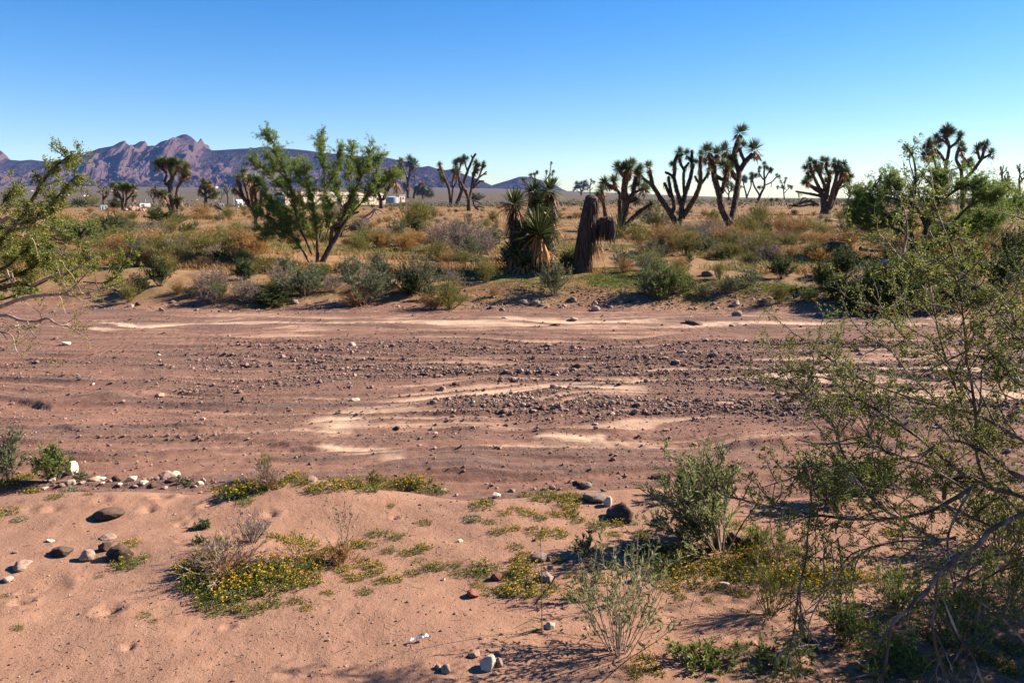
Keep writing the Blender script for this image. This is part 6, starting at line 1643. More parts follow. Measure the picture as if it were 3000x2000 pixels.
NEARG = "stones lying on the near bank"
for a in [(172, 1628, 78, 34, "dark", "dark rounded stone, leftmost of the cluster on the left sand"), (250, 1642, 55, 44, "tan", "pale angular stone in the middle of the left stone cluster"), (305, 1615, 42, 40, "dark", "dark upright stone behind the pale angular one on the left sand"), (345, 1640, 80, 52, "dark", "large dark stone at the right of the left stone cluster"),
          (55, 1672, 75, 32, "tan", "low tan stone near the left edge, below the stone cluster"), (20, 1703, 38, 20, "white", "small white stone near the left edge of the sand"), (312, 1518, 95, 34, "dark", "flat dark stone half sunk in sand above the left cluster"), (312, 1578, 52, 12, "tan", "thin flat slab lying above the left stone cluster"), (145, 1588, 32, 9, "white", "thin white chip of stone left of the dark stones"), (40, 1620, 22, 10, "tan", "tiny tan stone left of the dark rounded one"),
          (1427, 1960, 50, 62, "white", "whitish pink angular stone at the bottom, biggest of its little group"), (1388, 1925, 42, 22, "tan", "brown stone behind the whitish pink one"), (1308, 1968, 34, 30, "tan", "tan blocky stone left of the whitish pink one"), (1283, 1958, 26, 18, "tan", "small brown stone furthest left of the bottom group"), (1462, 1950, 30, 34, "tan", "brown stone right of the whitish pink one"), (1450, 1975, 16, 14, "white", "small pale stone in front of the whitish pink one"), (1614, 1838, 42, 22, "white", "smooth white stone right of the tall grass stalk"),
          (1390, 1750, 55, 24, "red", "rusty red stone in front of the flower band"), (1300, 1700, 16, 10, "white", "little white stone among herbs left of the red one"), (1580, 1645, 62, 32, "grey", "grey rounded stone among yellow flowers behind the tall stalk"), (1608, 1642, 26, 20, "tan", "small stone touching the grey rounded one"), (1600, 1702, 54, 34, "grey", "shaded grey stone below the grey rounded one"), (1612, 1668, 22, 16, "tan", "small tan stone between two grey stones"), (1455, 1700, 40, 26, "red", "dark red stone beside the green herbs"), (1348, 1586, 20, 8, "white", "small pale stone alone on open sand"), (1566, 1585, 14, 9, "dark", "tiny dark stone on open sand"),
          (1835, 1615, 36, 34, "dark", "black stone, left of a pair beside the leaning bush"), (1880, 1618, 56, 38, "dark", "black stone, right of a pair beside the leaning bush"), (1868, 1706, 40, 30, "grey", "grey stone behind the sparse front bush"), (1875, 1725, 20, 14, "white", "small white stone behind the sparse front bush"), (1820, 1525, 120, 72, "dark", "large black rock in the shade of the leaning bush"), (1780, 1482, 30, 46, "white", "upright pale stone behind the large black rock"), (1745, 1470, 80, 34, "grey", "grey flat stone left of the upright pale one"), (1715, 1432, 44, 24, "grey", "grey stone on the bank edge above the black rock"), (1690, 1428, 34, 18, "dark", "dark stone on the bank edge left of the grey one"), (1730, 1425, 24, 16, "grey", "small grey stone topmost of the bank edge pile"), (1770, 1440, 26, 14, "grey", "small grey stone right of the bank edge pile"), (1620, 1438, 28, 14, "tan", "brown stone on the bank edge among flowers"), (1640, 1440, 14, 8, "tan", "tiny brown stone on the bank edge"), (1595, 1442, 18, 9, "dark", "dark pebble on the bank edge left of the brown stone"), (1565, 1442, 16, 10, "tan", "tan pebble on the bank edge"), (1502, 1444, 28, 10, "tan", "flat tan stone on the middle of the bank edge"), (1456, 1463, 36, 18, "white", "white stone just below the middle of the bank edge"), (1338, 1452, 20, 9, "tan", "small stone where the flower strip ends on the bank edge"),
          (2122, 1722, 38, 26, "white", "white stone in the flower carpet"), (2160, 1600, 60, 60, "dark", "dark stump like rock at the foot of the leaning bush"), (1940, 1530, 50, 26, "grey", "pinkish grey stone right of the large black rock"), (2260, 1510, 60, 24, "tan", "pale flat stone seen between acacia twigs"), (2960, 1720, 70, 30, "tan", "pale stone at the right edge under the acacia"), (1935, 1400, 60, 28, "dark", "dark clod on the bank edge by the small green tuft"), (2000, 1420, 50, 22, "dark", "dark clod under the leaning bush"), (2500, 1520, 40, 20, "grey", "grey stone in shade behind the acacia limb"),
          (1230, 1480, 14, 6, "dark", "tiny dark chip on smooth sand right of the bank mound"), (1156, 1514, 18, 6, "dark", "tiny dark chip alone on the smooth sand")]:
    x, y, w, h, k, lab = a
    rock(x, y, w, h, k, lab, NEARG)
# the row of pale stones along the left of the bank edge
for (x, y, w, h, k) in [(207, 1385, 46, 56, "white"), (205, 1428, 36, 26, "white"), (150, 1420, 30, 16, "white"), (270, 1415, 46, 20, "tan"), (290, 1408, 40, 18, "white"), (340, 1412, 34, 22, "dark"), (385, 1418, 44, 24, "white"), (375, 1405, 30, 16, "tan"), (395, 1432, 28, 12, "tan"), (420, 1428, 30, 18, "white"), (450, 1432, 36, 14, "dark"), (490, 1408, 60, 30, "tan"), (512, 1396, 34, 24, "white"), (500, 1425, 40, 18, "dark"), (525, 1412, 26, 18, "dark"), (460, 1412, 24, 14, "tan"), (585, 1428, 32, 20, "white"), (596, 1420, 20, 16, "tan"), (570, 1432, 18, 10, "tan"), (350, 1430, 22, 10, "white"), (320, 1422, 20, 10, "tan"), (240, 1425, 22, 10, "tan"), (180, 1432, 26, 12, "tan"), (130, 1435, 22, 10, "white"), (300, 1428, 20, 9, "white"), (440, 1408, 20, 9, "tan"), (555, 1420, 18, 8, "tan"), (480, 1436, 24, 10, "tan"), (340, 1398, 18, 9, "tan"), (420, 1400, 16, 8, "tan"), (915, 1412, 40, 14, "tan"), (1300, 1432, 30, 8, "white")]:
    rock(x, y, w, h, k, None, "stones along the bank edge")
# cobbles out in the wash
for (x, y, w, h, k, lab) in [(190, 1010, 38, 14, "white", "bright white stone alone on the left of the wash"), (1030, 1012, 30, 16, "tan", "pale block standing out in the middle of the wash"), (2160, 928, 34, 22, "grey", "large rounded grey stone at the foot of the far bank"), (1630, 953, 44, 12, "dark", "long low dark stone, left of two on the far pale strip"), (1685, 938, 32, 10, "grey", "flat grey stone, right of two on the far pale strip"), (2035, 950, 66, 16, "dark", "wide dark stone lying on the far pale strip"), (2145, 960, 20, 10, "grey", "small grey stone right of the wide dark one on the pale strip"), (1470, 912, 20, 14, "tan", "brown stone under the rubble of the far bank"), (1478, 930, 22, 8, "white", "pale flat stone below the far bank rubble"),
                             (711, 1180, 22, 28, "dark", "dark lump of debris on the left of the wash"), (465, 1168, 32, 20, "tan", "tan stone ending the dark little scarp on the left"), (272, 1132, 16, 10, "white", "white pebble above the dark little scarp"), (592, 1234, 20, 12, "white", "pale stone beside the faint ripples on the left of the wash"), (265, 1060, 20, 9, "dark", "dark stone alone left of the gravel band"), (140, 1088, 18, 9, "dark", "dark stone on bare sand at the far left"), (1752, 1234, 18, 16, "dark", "dark round stone on the lower gravel"), (1745, 1245, 18, 10, "white", "pale stone below the dark round one"), (1955, 1096, 18, 14, "grey", "rounded grey cobble right in the gravel band"), (1162, 1264, 26, 14, "dark", "pointed dark clod on the thin scarp"), (475, 1298, 18, 9, "dark", "lone dark stone on lower left of the wash"), (1274, 1322, 10, 9, "white", "white chip on the lower middle of the wash"), (2255, 1355, 16, 12, "grey", "grey cobble between leaning bush and acacia"), (2092, 1045, 26, 16, "grey", "pale block in the right gravel"), (2168, 1112, 22, 14, "grey", "grey cobble below the right gravel"), (1690, 1075, 30, 18, "dark", "dark knot of stone in the middle gravel"), (1735, 1078, 26, 12, "dark", "bluish dark cobble in the middle gravel"), (590, 1290, 12, 6, "tan", "small tan pebble near the ripples"), (1386, 1193, 20, 14, "white", "pale stone on the pale sand tongue"), (1624, 1140, 30, 16, "tan", "pointed tan stone on the pale sand streak"), (1814, 1130, 18, 14, "dark", "dark pointed stone on the right end of the pale streak"), (1268, 1190, 26, 16, "tan", "angular stone at the edge of the pale tongue"), (1040, 1180, 30, 10, "white", "low white stone left of the pale tongue"), (2240, 1145, 18, 10, "grey", "grey stone right of the pale patch"), (2395, 1172, 20, 8, "dark", "dark flat stone near the acacia tips")]:
    rock(x, y, w, h, k, lab, "cobbles in the wash", None, .2)
_n = 0
while _n < 70:
    x, y = _r5.uniform(250, 2900), _r5.uniform(1000, 1240)
    sx, sz = ray(x, y); t = (BED - CAM_Z) / sz
    gg, ss = wash_masks(np.array([sx * t]), np.array([t]))
    if _r5.rand() > gg[0] * 1.3: continue
    w = 9 + _r5.gamma(2, 3.2)
    rock(x, y, w, w * _r5.uniform(.45, .7), ["grey", "tan", "dark", "grey", "white"][_r5.choice(5, p=[.35, .25, .2, .12, .08])], None, "cobbles in the wash"); _n += 1
# rubble at the foot of the far bank and stones lying above it
_n = 0
while _n < 75:
    x = _r5.uniform(250, 2700)
    y = _r5.uniform(872, 912) if x > 1350 else _r5.uniform(885, 915)
    if 650 < x < 1350 and _r5.rand() < .6: continue
    w = 9 + _r5.gamma(2, 4.5)
    rock(x, y, w, w * _r5.uniform(.45, .75), ["grey", "tan", "dark"][_r5.choice(3, p=[.4, .4, .2])], None, "rubble at the foot of the far bank"); _n += 1
for (x, y, w, h, k) in [(1150, 708, 44, 18, "dark"), (1150, 725, 40, 16, "dark"), (1160, 738, 26, 14, "dark"), (1380, 768, 44, 14, "dark"), (1420, 762, 34, 18, "tan"), (1447, 766, 16, 10, "tan"), (1468, 682, 22, 14, "grey"), (1670, 642, 22, 14, "dark"), (2075, 808, 40, 26, "grey"), (2160, 790, 22, 20, "tan"), (2190, 800, 44, 18, "grey"), (2220, 785, 30, 14, "tan"), (2150, 775, 26, 12, "grey"), (2350, 765, 26, 20, "grey"), (2430, 650, 30, 12, "dark"), (2590, 768, 28, 14, "white"), (2380, 812, 30, 12, "grey"), (2040, 738, 20, 10, "grey"), (2315, 728, 20, 10, "tan"), (680, 768, 30, 16, "tan"), (535, 770, 20, 8, "tan"), (820, 770, 24, 18, "white"), (1860, 745, 44, 16, "grey"), (1780, 735, 18, 10, "grey"), (2280, 655, 24, 10, "dark"), (2700, 800, 70, 30, "dark")]:
    rock(x, y, w, h, k, None, "stones on the far bank")


def pebbles():
    """gravel past counting, one sheet of small stones"""
    rng = np.random.RandomState(1010)
    shapes = [rock_shape(rng, _jV, 6, .12) for _ in range(12)]
    n = 260000
    px = rng.uniform(-100, 3100, n); py = 885 + (1440 - 885) * rng.rand(n) ** 1.15
    sx, sz = ray(px, py); t = (BED - CAM_Z) / sz
    x, y = sx * t, t
    g, s = wash_masks(x, y); w, f = in_wash(x, y)
    dens = np.clip(g, .24, 1) * w * (1 - .45 * sstep(1255, 1330, py)) * (1 - .85 * s)
    rub = np.exp(-((py - 890) / 18) ** 2) * sstep(1250, 1450, px) + .6 * np.exp(-((py - 905) / 9) ** 2) * sstep(200, 350, px)
    dens = np.clip(np.maximum(dens ** 1.3, rub), 0, 1)
    k = rng.rand(n) < dens
    x, y, dn = x[k], y[k], dens[k]
    size = np.clip(rng.lognormal(-5.12, .62, len(x)) * (.62 + .65 * dn), .0025, .04)
    # a little loose grit on the near bank
    m = 7000; px2 = rng.uniform(0, 3000, m); py2 = rng.uniform(1440, 2000, m); sx, sz = ray(px2, py2); t2 = -CAM_Z / sz
    x = np.concatenate([x, sx * t2]); y = np.concatenate([y, t2]); size = np.concatenate([size, np.clip(rng.lognormal(-6.25, .6, m), .0008, .009)])
    z = height(x, y); N = len(x); which = rng.randint(12, size=N); Vs = []; Fs = []; MI = []; off = 0
    chunks = []
    for q in range(12):
        for mi in range(4):
            idx = np.where((which == q) & (np.arange(N) % 4 == mi))[0]
            a = rng.uniform(0, 6.28, len(idx)); c, s_ = np.cos(a), np.sin(a)
            B = shapes[q]; sc = size[idx][:, None, None] * np.stack([rng.uniform(.8, 1.2, len(idx)), rng.uniform(.8, 1.2, len(idx)), rng.uniform(.5, .85, len(idx))], 1)[:, None, :]
            P = B[None] * sc
            X = P[..., 0] * c[:, None] - P[..., 1] * s_[:, None]; Y = P[..., 0] * s_[:, None] + P[..., 1] * c[:, None]
            V = np.stack([X + x[idx][:, None], Y + y[idx][:, None], P[..., 2] + (z[idx] + size[idx] * .25)[:, None]], -1).reshape(-1, 3)
            F = (_jF[None] + (np.arange(len(idx)) * len(B))[:, None, None]).reshape(-1, 3)
            chunks.append((V, F, mi, np.repeat(rng.rand(len(idx)), len(_jF))))
    mats = [leaf_mat("gravel_" + nm, cols, 0, 0, .9) for nm, cols in (("tan", [(0.128, 0.076, 0.056), (0.208, 0.133, 0.100), (0.304, 0.213, 0.163)]), ("grey", [(0.080, 0.057, 0.049), (0.136, 0.099, 0.085), (0.216, 0.167, 0.141)]), ("brown", [(0.064, 0.040, 0.031), (0.112, 0.068, 0.053), (0.176, 0.114, 0.089)]), ("pink", [(0.144, 0.084, 0.065), (0.216, 0.133, 0.104), (0.360, 0.258, 0.200)]))]
    o = link("gravel", build_mesh("gravel", chunks, mats)); o["kind"] = "stuff"


pebbles()

# ------------------------------------------------------------------ dead wood
def deadwood(limbs, label, mat, base, zm=lambda p: p, seed=0, name="dead_branch"):
    rng = np.random.RandomState(seed); g = ground_at(*zm([base])[0]); m = g[1] / FPX
    o = thing(name, label, "branch" if name != "fallen_log" else "log", g)
    ch = []
    for pts, a, b in limbs:
        P = np.array([at(x, y, g[1] + rng.uniform(-.1, .1)) for x, y in zm(pts)]) - np.array(g)
        P[:, 2] = np.maximum(P[:, 2], b * m * .4)
        V, F = tube(P, np.linspace(a, b, len(P)) * m * (zm.s if isinstance(zm, ZoomMap) else 1), 7, True, .15, seed); ch.append((V, F, 0, None))
    link("wood", build_mesh("wood", ch, [mat], smooth=True), o)


deadwood([([(1000, 795), (1030, 782), (1056, 765)], 4, 2), ([(1030, 782), (1040, 770), (1050, 752)], 2.5, 1.2), ([(985, 792), (1010, 775), (1030, 758)], 2.5, 1.2)], "grey forked dead branch on the ground right of the mesquite foot", M_PALEWOOD, (1010, 795), seed=1)
deadwood([([(960, 792), (1040, 790), (1090, 778)], 3, 1.5), ([(1000, 800), (1060, 797), (1120, 792)], 2.5, 1.5)], "long straight dead sticks lying below the forked dead branch", M_PALEWOOD, (1030, 800), seed=2)
deadwood([([(885, 785), (897, 775), (902, 772)], 3.5, 2.5)], "short pale stick end at the foot of the mesquite", M_PALEWOOD, (890, 786), seed=3)
deadwood([([(1270, 706), (1300, 685), (1340, 700)], 3, 2)], "thin dark stick leaning by the grey bare bush", M_DARKWOOD, (1300, 710), seed=9)
deadwood([([(2370, 737), (2410, 727), (2480, 722)], 12, 9), ([(2400, 722), (2440, 712), (2476, 714)], 8, 5), ([(2410, 735), (2425, 745), (2430, 755)], 6, 4)], "dark weathered log lying in front of the right acacia", M_DARKWOOD, (2420, 738), seed=4, name="fallen_log")
deadwood([([(2520, 728), (2570, 735), (2610, 745)], 7, 4), ([(2560, 735), (2580, 752)], 4, 3)], "thin dark log under the left side of the right acacia", M_DARKWOOD, (2560, 742), seed=5, name="fallen_log")
deadwood([([(30, 735), (110, 705), (190, 680), (250, 690)], 10, 12), ([(120, 705), (150, 655), (190, 665)], 6, 5), ([(60, 725), (150, 722), (240, 705)], 6, 8), ([(180, 690), (230, 660)], 5, 4), ([(230, 720), (255, 700), (280, 715)], 14, 12)], "tangle of fallen dark joshua limbs left of the fat tree", M_DARKWOOD, (160, 735), Z8, 6, "fallen_log")
deadwood([([(530, 620), (560, 700), (600, 725)], 11, 8), ([(550, 690), (620, 690), (665, 705)], 9, 6), ([(530, 610), (600, 640), (640, 665)], 8, 5), ([(560, 700), (590, 730)], 6, 5)], "fallen joshua limbs at the foot of the bushy headed tree", M_DARKWOOD, (590, 735), Z6, 7, "fallen_log")
deadwood([([(630, 600), (650, 615), (672, 628)], 3, 2), ([(650, 615), (640, 600)], 2, 1.4)], "leaning dead stick left of the yellow collared joshua tree", M_DARKWOOD, (668, 630), seed=8)
deadwood([([(2240, 766), (2252, 745), (2272, 722)], 3.5, 2.5)], "thin bare stem standing among broom bushes right of centre", M_DARKWOOD, (2240, 768), seed=10)
deadwood([([(2195, 676), (2196, 655), (2180, 632)], 3.2, 2.2), ([(2196, 655), (2210, 638)], 2, 1.5)], "bare thin trunk of a sapling right of the low V joshua tree", M_DARKWOOD, (2195, 678), seed=11)
deadwood([([(300, 848), (340, 842), (372, 836)], 2.5, 1.5), ([(240, 690), (255, 672)], 2, 1.5)], "grey stick on the far bank at left", M_PALEWOOD, (330, 850), seed=12)
deadwood([([(2345, 1815), (2350, 1840), (2358, 1880), (2362, 1905)], 10, 9), ([(2362, 1900), (2400, 1935), (2440, 1985)], 9, 7)], "dark crooked root lying on the sand below the hanging twig", M_DARKWOOD, (2360, 1905), seed=13)
deadwood([([(1500, 1730), (1570, 1700), (1640, 1678), (1690, 1675)], 3.2, 2), ([(1600, 1690), (1570, 1665)], 2, 1.2)], "pale broken stick lying across the flower band", M_PALEWOOD, (1590, 1712), seed=14)


def scrap():
    """a torn scrap of white paper on the sand"""
    rng = np.random.RandomState(1020); g = ground_at(1228, 1880); m = g[1] / FPX
    nu, nv = 22, 9
    u, v = np.meshgrid(np.linspace(0, 1, nu), np.linspace(-1, 1, nv))
    w = (.45 + .75 * (u - .35) ** 2 + .25 * fbm(u * 5, v * 0 + 1, 2, 51)) * .010
    x = (u - .5) * .068; y = v * w + .008 * np.sin(u * 6)
    z = .006 + .010 * np.abs(fbm(u * 4, v * 2.2, 3, 50)) + .012 * u
    V = np.stack([x, y, z], -1).reshape(-1, 3)
    i = np.arange(nv - 1)[:, None] * nu; j = np.arange(nu - 1)[None]
    F = np.stack([i + j, i + j + 1, i + nu + j + 1, i + nu + j], -1).reshape(-1, 4)
    m_, nt, N, L, out = new_mat("white_paper"); p = N.new("ShaderNodeBsdfPrincipled"); p.inputs["Base Color"].default_value = (.75, .74, .70, 1); p.inputs["Roughness"].default_value = .8; L.new(p.outputs[0], out.inputs[0])
    me = build_mesh("paper_scrap", [(V, F, 0, None)], [m_])
    o = thing("paper_scrap", "crumpled white scrap of paper lying on open sand near the bottom", "litter", g, .45, None, 1.0, me)
    md = o.modifiers.new("thickness", 'SOLIDIFY'); md.thickness = .0006


scrap()

# ------------------------------------------------------------------ things people built, far out on the plain
def plain_mat(name, c, rough=.7, var=.12, scale=1.2, metal=0.0):
    m, nt, N, L, out = new_mat(name)
    geo = N.new("ShaderNodeNewGeometry"); no = N.new("ShaderNodeTexNoise"); no.inputs["Scale"].default_value = scale; no.inputs["Detail"].default_value = 5
    L.new(geo.outputs["Position"], no.inputs["Vector"])
    cr = ramp(N, [(.3, tuple(v * (1 - var) for v in c)), (.7, tuple(min(v * (1 + var), .9) for v in c))]); L.new(no.outputs["Fac"], cr.inputs[0])
    p = N.new("ShaderNodeBsdfPrincipled"); p.inputs["Roughness"].default_value = rough; p.inputs["Metallic"].default_value = metal
    L.new(cr.outputs[0], p.inputs["Base Color"]); L.new(p.outputs[0], out.inputs[0])
    return m


def boxv(x0, x1, y0, y1, z0, z1):
    v = [(x, y, z) for z in (z0, z1) for x, y in ((x0, y0), (x1, y0), (x1, y1), (x0, y1))]
    f = [(0, 3, 2, 1), (4, 5, 6, 7), (0, 1, 5, 4), (1, 2, 6, 5), (2, 3, 7, 6), (3, 0, 4, 7)]
    return np.array(v, float), np.array(f), 0, None


def gable(x0, x1, y0, y1, z0, z1, ov=.3, th=.15):
    """pitched roof as two slabs, ridge along x"""
    ym = (y0 + y1) / 2; ch = []
    for s in (-1, 1):
        ye = y0 - ov if s < 0 else y1 + ov
        v = np.array([(x0 - ov, ye, z0), (x1 + ov, ye, z0), (x1 + ov, ym, z1), (x0 - ov, ym, z1)], float)
        v = np.concatenate([v, v + [0, 0, th]])
        f = np.array([(0, 1, 2, 3), (7, 6, 5, 4), (0, 4, 5, 1), (1, 5, 6, 2), (2, 6, 7, 3), (3, 7, 4, 0)])
        ch.append((v, f, 0, None))
    return ch


M_CREAM = plain_mat("cream_wall_paint", (.58, .46, .35)); M_ROOFC = plain_mat("pale_roof", (.40, .31, .24)); M_WIN = plain_mat("dark_window_glass", (.03, .035, .045), .15)
M_WHITE_P = plain_mat("white_paint", (.72, .72, .70)); M_BLUEBOX = plain_mat("pale_blue_paint", (.38, .47, .52)); M_GREYBOX = plain_mat("grey_sheet_metal", (.26, .28, .31), .5); M_RED = plain_mat("dull_red_roof", (.28, .13, .09)); M_TYRE = plain_mat("rubber", (.02, .02, .02))


def far_at(px, py, lift=0):
    return ground_at(px, py)


def long_building():
    g = far_at(990, 601); m = g[1] / FPX; L = 330 * m; H = 28 * m; D = L * .2
    o = thing("building", "long low cream building half hidden behind the mesquite", "building", g, R(43))
    link("wall", build_mesh("wall", [boxv(-L / 2, L / 2, 0, D, -.6, H)], [M_CREAM]), o)
    link("roof", build_mesh("roof", gable(-L / 2, L / 2, 0, D, H + .01, H + .9 * H * .35, .35), [M_ROOFC]), o)
    for i in range(7):
        x = -L / 2 + L * (i + .6) / 7.3
        f = link("window" if i != 3 else "door", build_mesh("window", [boxv(x, x + L * .045, -.03, .02, H * (.42 if i != 3 else .0), H * .8)], [M_WIN]), o)
    for i in range(12):
        x = -L / 2 + L * (i + .5) / 12
        link("wall_rib", build_mesh("wall_rib", [boxv(x - .05, x + .05, -.06, 0, -.5, H * .99)], [M_CREAM]), o)


def shed(px, py, wpx, hpx, mat, roof, label, cat="shed", pitched=True, name="shed"):
    g = far_at(px, py); m = g[1] / FPX; L = wpx * m; H = hpx * m; D = L * .7
    o = thing(name, label, cat, g, R(40))
    hw = H * (.72 if pitched else .93)
    link("wall", build_mesh("wall", [boxv(-L / 2, L / 2, 0, D, -.5, hw)], [mat]), o)
    if pitched:
        link("roof", build_mesh("roof", gable(-L / 2, L / 2, 0, D, hw + .005, H, L * .03, H * .04), [roof]), o)
    else:
        link("roof", build_mesh("roof", [boxv(-L / 2 - .06 * L, L / 2 + .06 * L, -.06 * L, D + .06 * L, hw + .004, H)], [roof]), o)
    link("door", build_mesh("door", [boxv(-L * .3, -L * .12, -.02 * L, .01 * L, -.1, hw * .75)], [M_WIN if mat is not M_GREYBOX else M_GREYBOX]), o)
    link("window", build_mesh("window", [boxv(L * .1, L * .3, -.02 * L, .01 * L, hw * .4, hw * .75)], [M_WIN]), o)


def camper(px, py, wpx, hpx, label):
    g = far_at(px, py); m = g[1] / FPX; L = wpx * m; H = hpx * m; D = L * .42
    o = thing("camper_trailer", label, "trailer", g, R(36))
    V, F, _, _ = boxv(-L / 2, L / 2, 0, D, H * .2, H); V = V.copy()
    top = V[:, 2] > H * .5; V[top, 0] *= .93; V[top, 1] = D / 2 + (V[top, 1] - D / 2) * .92
    link("body", build_mesh("body", [(V, F, 0, None)], [M_WHITE_P]), o)
    link("window", build_mesh("window", [boxv(-L * .3, -L * .05, -.02, .1, H * .55, H * .8)], [M_WIN]), o)
    link("stripe", build_mesh("stripe", [boxv(-L * .48, L * .48, -.015, .1, H * .36, H * .42)], [M_RED]), o)
    for x in (-L * .1, L * .12):
        a = np.linspace(0, 2 * np.pi, 13)[:-1]
        V = np.concatenate([np.stack([x + np.cos(a) * H * .14, np.full(12, y), H * .14 + np.sin(a) * H * .14], 1) for y in (-.02, .2)])
        F = np.array([(i, (i + 1) % 12, 12 + (i + 1) % 12, 12 + i) for i in range(12)]); C = np.array([list(range(12))])
        link("wheel", build_mesh("wheel", [(V, F, 0, None), (V[:12], C, 0, None)], [M_TYRE]), o)


long_building()
camper(426, 609, 30, 13, "white camper trailer left of the tall shaggy joshua tree")
shed(306, 614, 18, 13, M_BLUEBOX, M_BLUEBOX, "pale blue box shed on the far left of the plain", pitched=False)
shed(649, 609, 17, 14, M_GREYBOX, M_GREYBOX, "grey metal box shed between two left joshua trees", pitched=False)
shed(712, 606, 30, 20, M_WHITE_P, M_WHITE_P, "white shed behind the straw yellow joshua tree")
shed(1178, 592, 20, 20, M_CREAM, M_CREAM, "cream hut with flat roof right of the long building", pitched=False)


def tank():
    g = far_at(1146, 595); m = g[1] / FPX; r = 19 * m; h = 17 * m
    o = thing("water_tank", "low round grey water tank beside the cream hut", "tank", g)
    a = np.linspace(0, 2 * np.pi, 33)[:-1]; ring = np.stack([np.cos(a) * r, np.sin(a) * r + r], 1)
    V = np.concatenate([np.c_[ring, np.full(32, -.4)], np.c_[ring, np.full(32, h)]]); F = np.array([(i, (i + 1) % 32, 32 + (i + 1) % 32, 32 + i) for i in range(32)])
    link("shell", build_mesh("shell", [(V, F, 0, None)], [M_GREYBOX]), o)
    V = np.concatenate([np.c_[(ring - [0, r]) * 1.02 + [0, r], np.full(32, h + .01)], [[0, r, h * 1.14]]]); F = np.array([(i, (i + 1) % 32, 32) for i in range(32)])
    link("roof", build_mesh("roof", [(V, F, 0, None)], [M_BLUEBOX]), o)


tank()
for (x, y, h, lab) in [(1157, 590, 34, "thin pale mast, left of two beside the water tank"), (1166, 590, 30, "thin pale mast, right of two beside the water tank"), (428, 604, 22, "thin pole behind the white camper trailer"), (686, 600, 40, "thin utility pole left of the white shed")]:
    g = far_at(x, y); m = g[1] / FPX
    o = thing("mast", lab, "pole", g)
    V, F = tube(np.array([[0, 0, -.3], [0, 0, h * m * .5], [0, 0, h * m]]), [.08, .07, .05], 6); link("pole", build_mesh("pole", [(V, F, 0, None)], [M_WHITE_P]), o)
    link("cross_arm", build_mesh("cross_arm", [boxv(-.5, .5, -.04, .04, h * m * .9, h * m * .9 + .08)], [M_GREYBOX]), o)


def rubble_pile():
    rng = np.random.RandomState(1030); g = far_at(392, 617); m = g[1] / FPX; n = 90; ch = []
    o = thing("rubble_pile", "heap of pinkish broken rock left of the white camper trailer", "rubble heap", g)
    for _ in range(n):
        P = rock_shape(rng, _jV, 5, .1) * rng.uniform(.1, .36); x = rng.normal() * 15 * m; y = rng.normal() * 8 * m
        z = max(0, 11 * m * (1 - (abs(x) / (30 * m)) ** 1.2 - (abs(y) / (24 * m)))) * rng.uniform(.5, 1)
        ch.append((P + [x, y, z], _jF, 0, None))
    link("stones", build_mesh("stones", ch, [plain_mat("pinkish_broken_rock", (.26, .16, .125), .9, .35, 1.5)]), o)


rubble_pile()
_r6 = np.random.RandomState(1040)
for (x, y, w) in [(182, 572, 7), (192, 574, 6), (200, 573, 6), (247, 575, 7), (257, 575, 7), (271, 545, 5), (278, 545, 5), (581, 544, 5), (585, 543, 4), (636, 550, 7), (633, 552, 6), (505, 547, 4), (390, 577, 6), (578, 586, 6), (95, 560, 6), (330, 560, 5), (1065, 575, 6)]:
    g = far_at(x, y)
    if g[1] > 6500: continue
    m = g[1] / FPX; L = w * m; H = L * .42; D = L * .55
    o = thing("house", "", "house", g, _r6.uniform(.5, 1.0), "white houses scattered over the valley floor")
    link("wall", build_mesh("wall", [boxv(-L / 2, L / 2, 0, D, -3, H * .65)], [M_WHITE_P]), o)
    link("roof", build_mesh("roof", gable(-L / 2, L / 2, 0, D, H * .66, H, L * .04, H * .06), [M_WHITE_P if _r6.rand() < .7 else M_RED]), o)
    auto(o, "tiny white house on the valley floor")

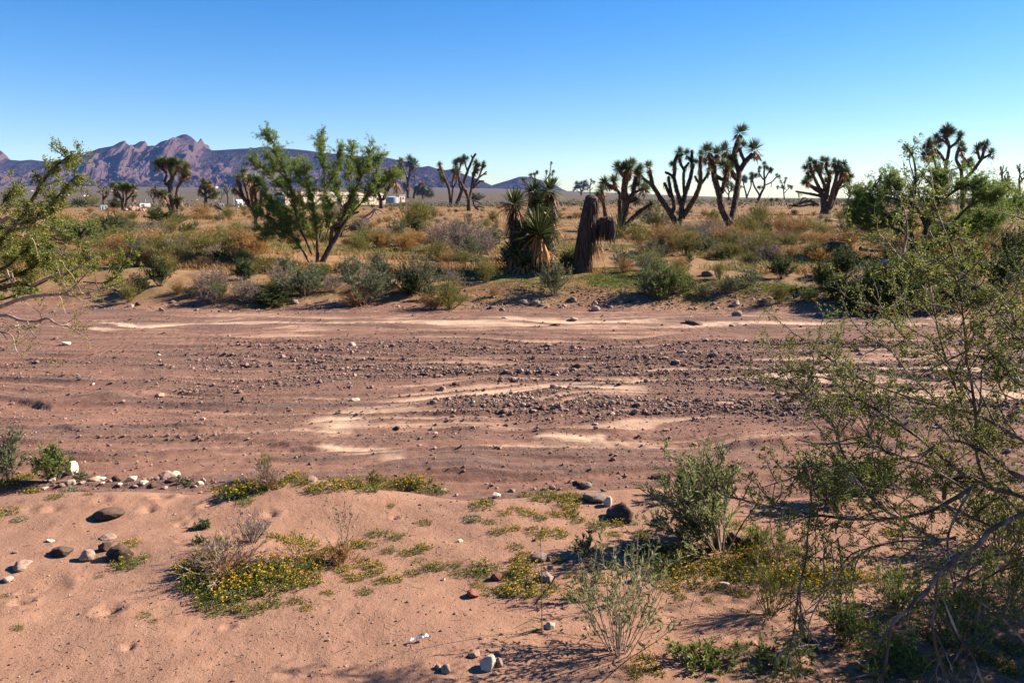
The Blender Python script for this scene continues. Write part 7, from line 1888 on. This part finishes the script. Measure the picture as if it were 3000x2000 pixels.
# ------------------------------------------------------------------ labels that single each thing out
LAND = [("the mesquite tree", 925, 740), ("the large mojave yucca clump", 1570, 800), ("the headless dead yucca", 1700, 800), ("the candelabra joshua tree", 1986, 682), ("the low V joshua tree", 2137, 677), ("the fat round joshua tree", 2420, 630), ("the right acacia", 2700, 765),
        ("the tall shaggy joshua tree", 505, 633), ("the straw yellow joshua tree", 750, 668), ("the white camper trailer", 426, 609), ("the long cream building", 990, 601), ("the bushy headed joshua tree", 1372, 617), ("the leaning bank edge bush", 2105, 1600), ("the sparse front bush", 1815, 1910), ("the big flower mound", 720, 1690),
        ("the left stone cluster", 260, 1635), ("the tall grass stalk", 1588, 1846), ("the large black rock", 1820, 1525), ("the bright green left bush", 160, 1412), ("the hanging acacia twig", 2310, 1900), ("the white wash stone", 190, 1010), ("the grey bare bush", 1360, 750), ("the bank edge broom tuft", 775, 1412), ("the rounded grey bank stone", 2160, 928),
        ("the pale middle wash block", 1030, 1012), ("the two black stones", 1860, 1616), ("the low right corner", 2880, 1960), ("the dark lump of debris", 711, 1180), ("the thick joshua tree", 1811, 682), ("the pale sand tongue", 1150, 1205), ("the bushes by the left edge", 60, 720), ("the far right edge", 2980, 700), ("the valley floor centre", 300, 560), ("the right gravel", 2300, 1080), ("the left foot of the far bank", 380, 905), ("the middle gravel", 1650, 1085), ("the round water tank", 1146, 595), ("the bare tall stems", 1012, 1640), ("the right end of the flower strip", 1280, 1430), ("the red stone", 1390, 1750)]
ORD = ["nearest", "second", "third", "fourth", "fifth", "sixth", "seventh", "eighth", "ninth", "tenth", "eleventh", "twelfth", "thirteenth", "fourteenth", "fifteenth", "sixteenth", "seventeenth", "eighteenth", "nineteenth", "twentieth"]


def finish_labels():
    cells = {}
    for o, ds, px, py in ALL_THINGS:
        best = None
        for nm, lx, ly in LAND:
            k = 1.0 if py > 950 else 2.2          # the far plain is foreshortened
            dx, dy = px - lx, (py - ly) * k
            q = math.hypot(dx, dy)
            if best is None or q < best[0]:
                if abs(dx) > 1.2 * abs(dy): rel = "left of" if dx < 0 else "right of"
                else: rel = "in front of" if dy > 0 else "behind"
                best = (q, rel, nm)
        cells.setdefault((ds, best[1], best[2]), []).append((best[0], o))
    for (ds, rel, nm), lst in cells.items():
        lst.sort(key=lambda t: t[0])
        for i, (q, o) in enumerate(lst):
            o["label"] = (f"{ds} {rel} {nm}" if len(lst) == 1 else f"{ORD[min(i, 19)]} {ds} {rel} {nm}")


finish_labels()
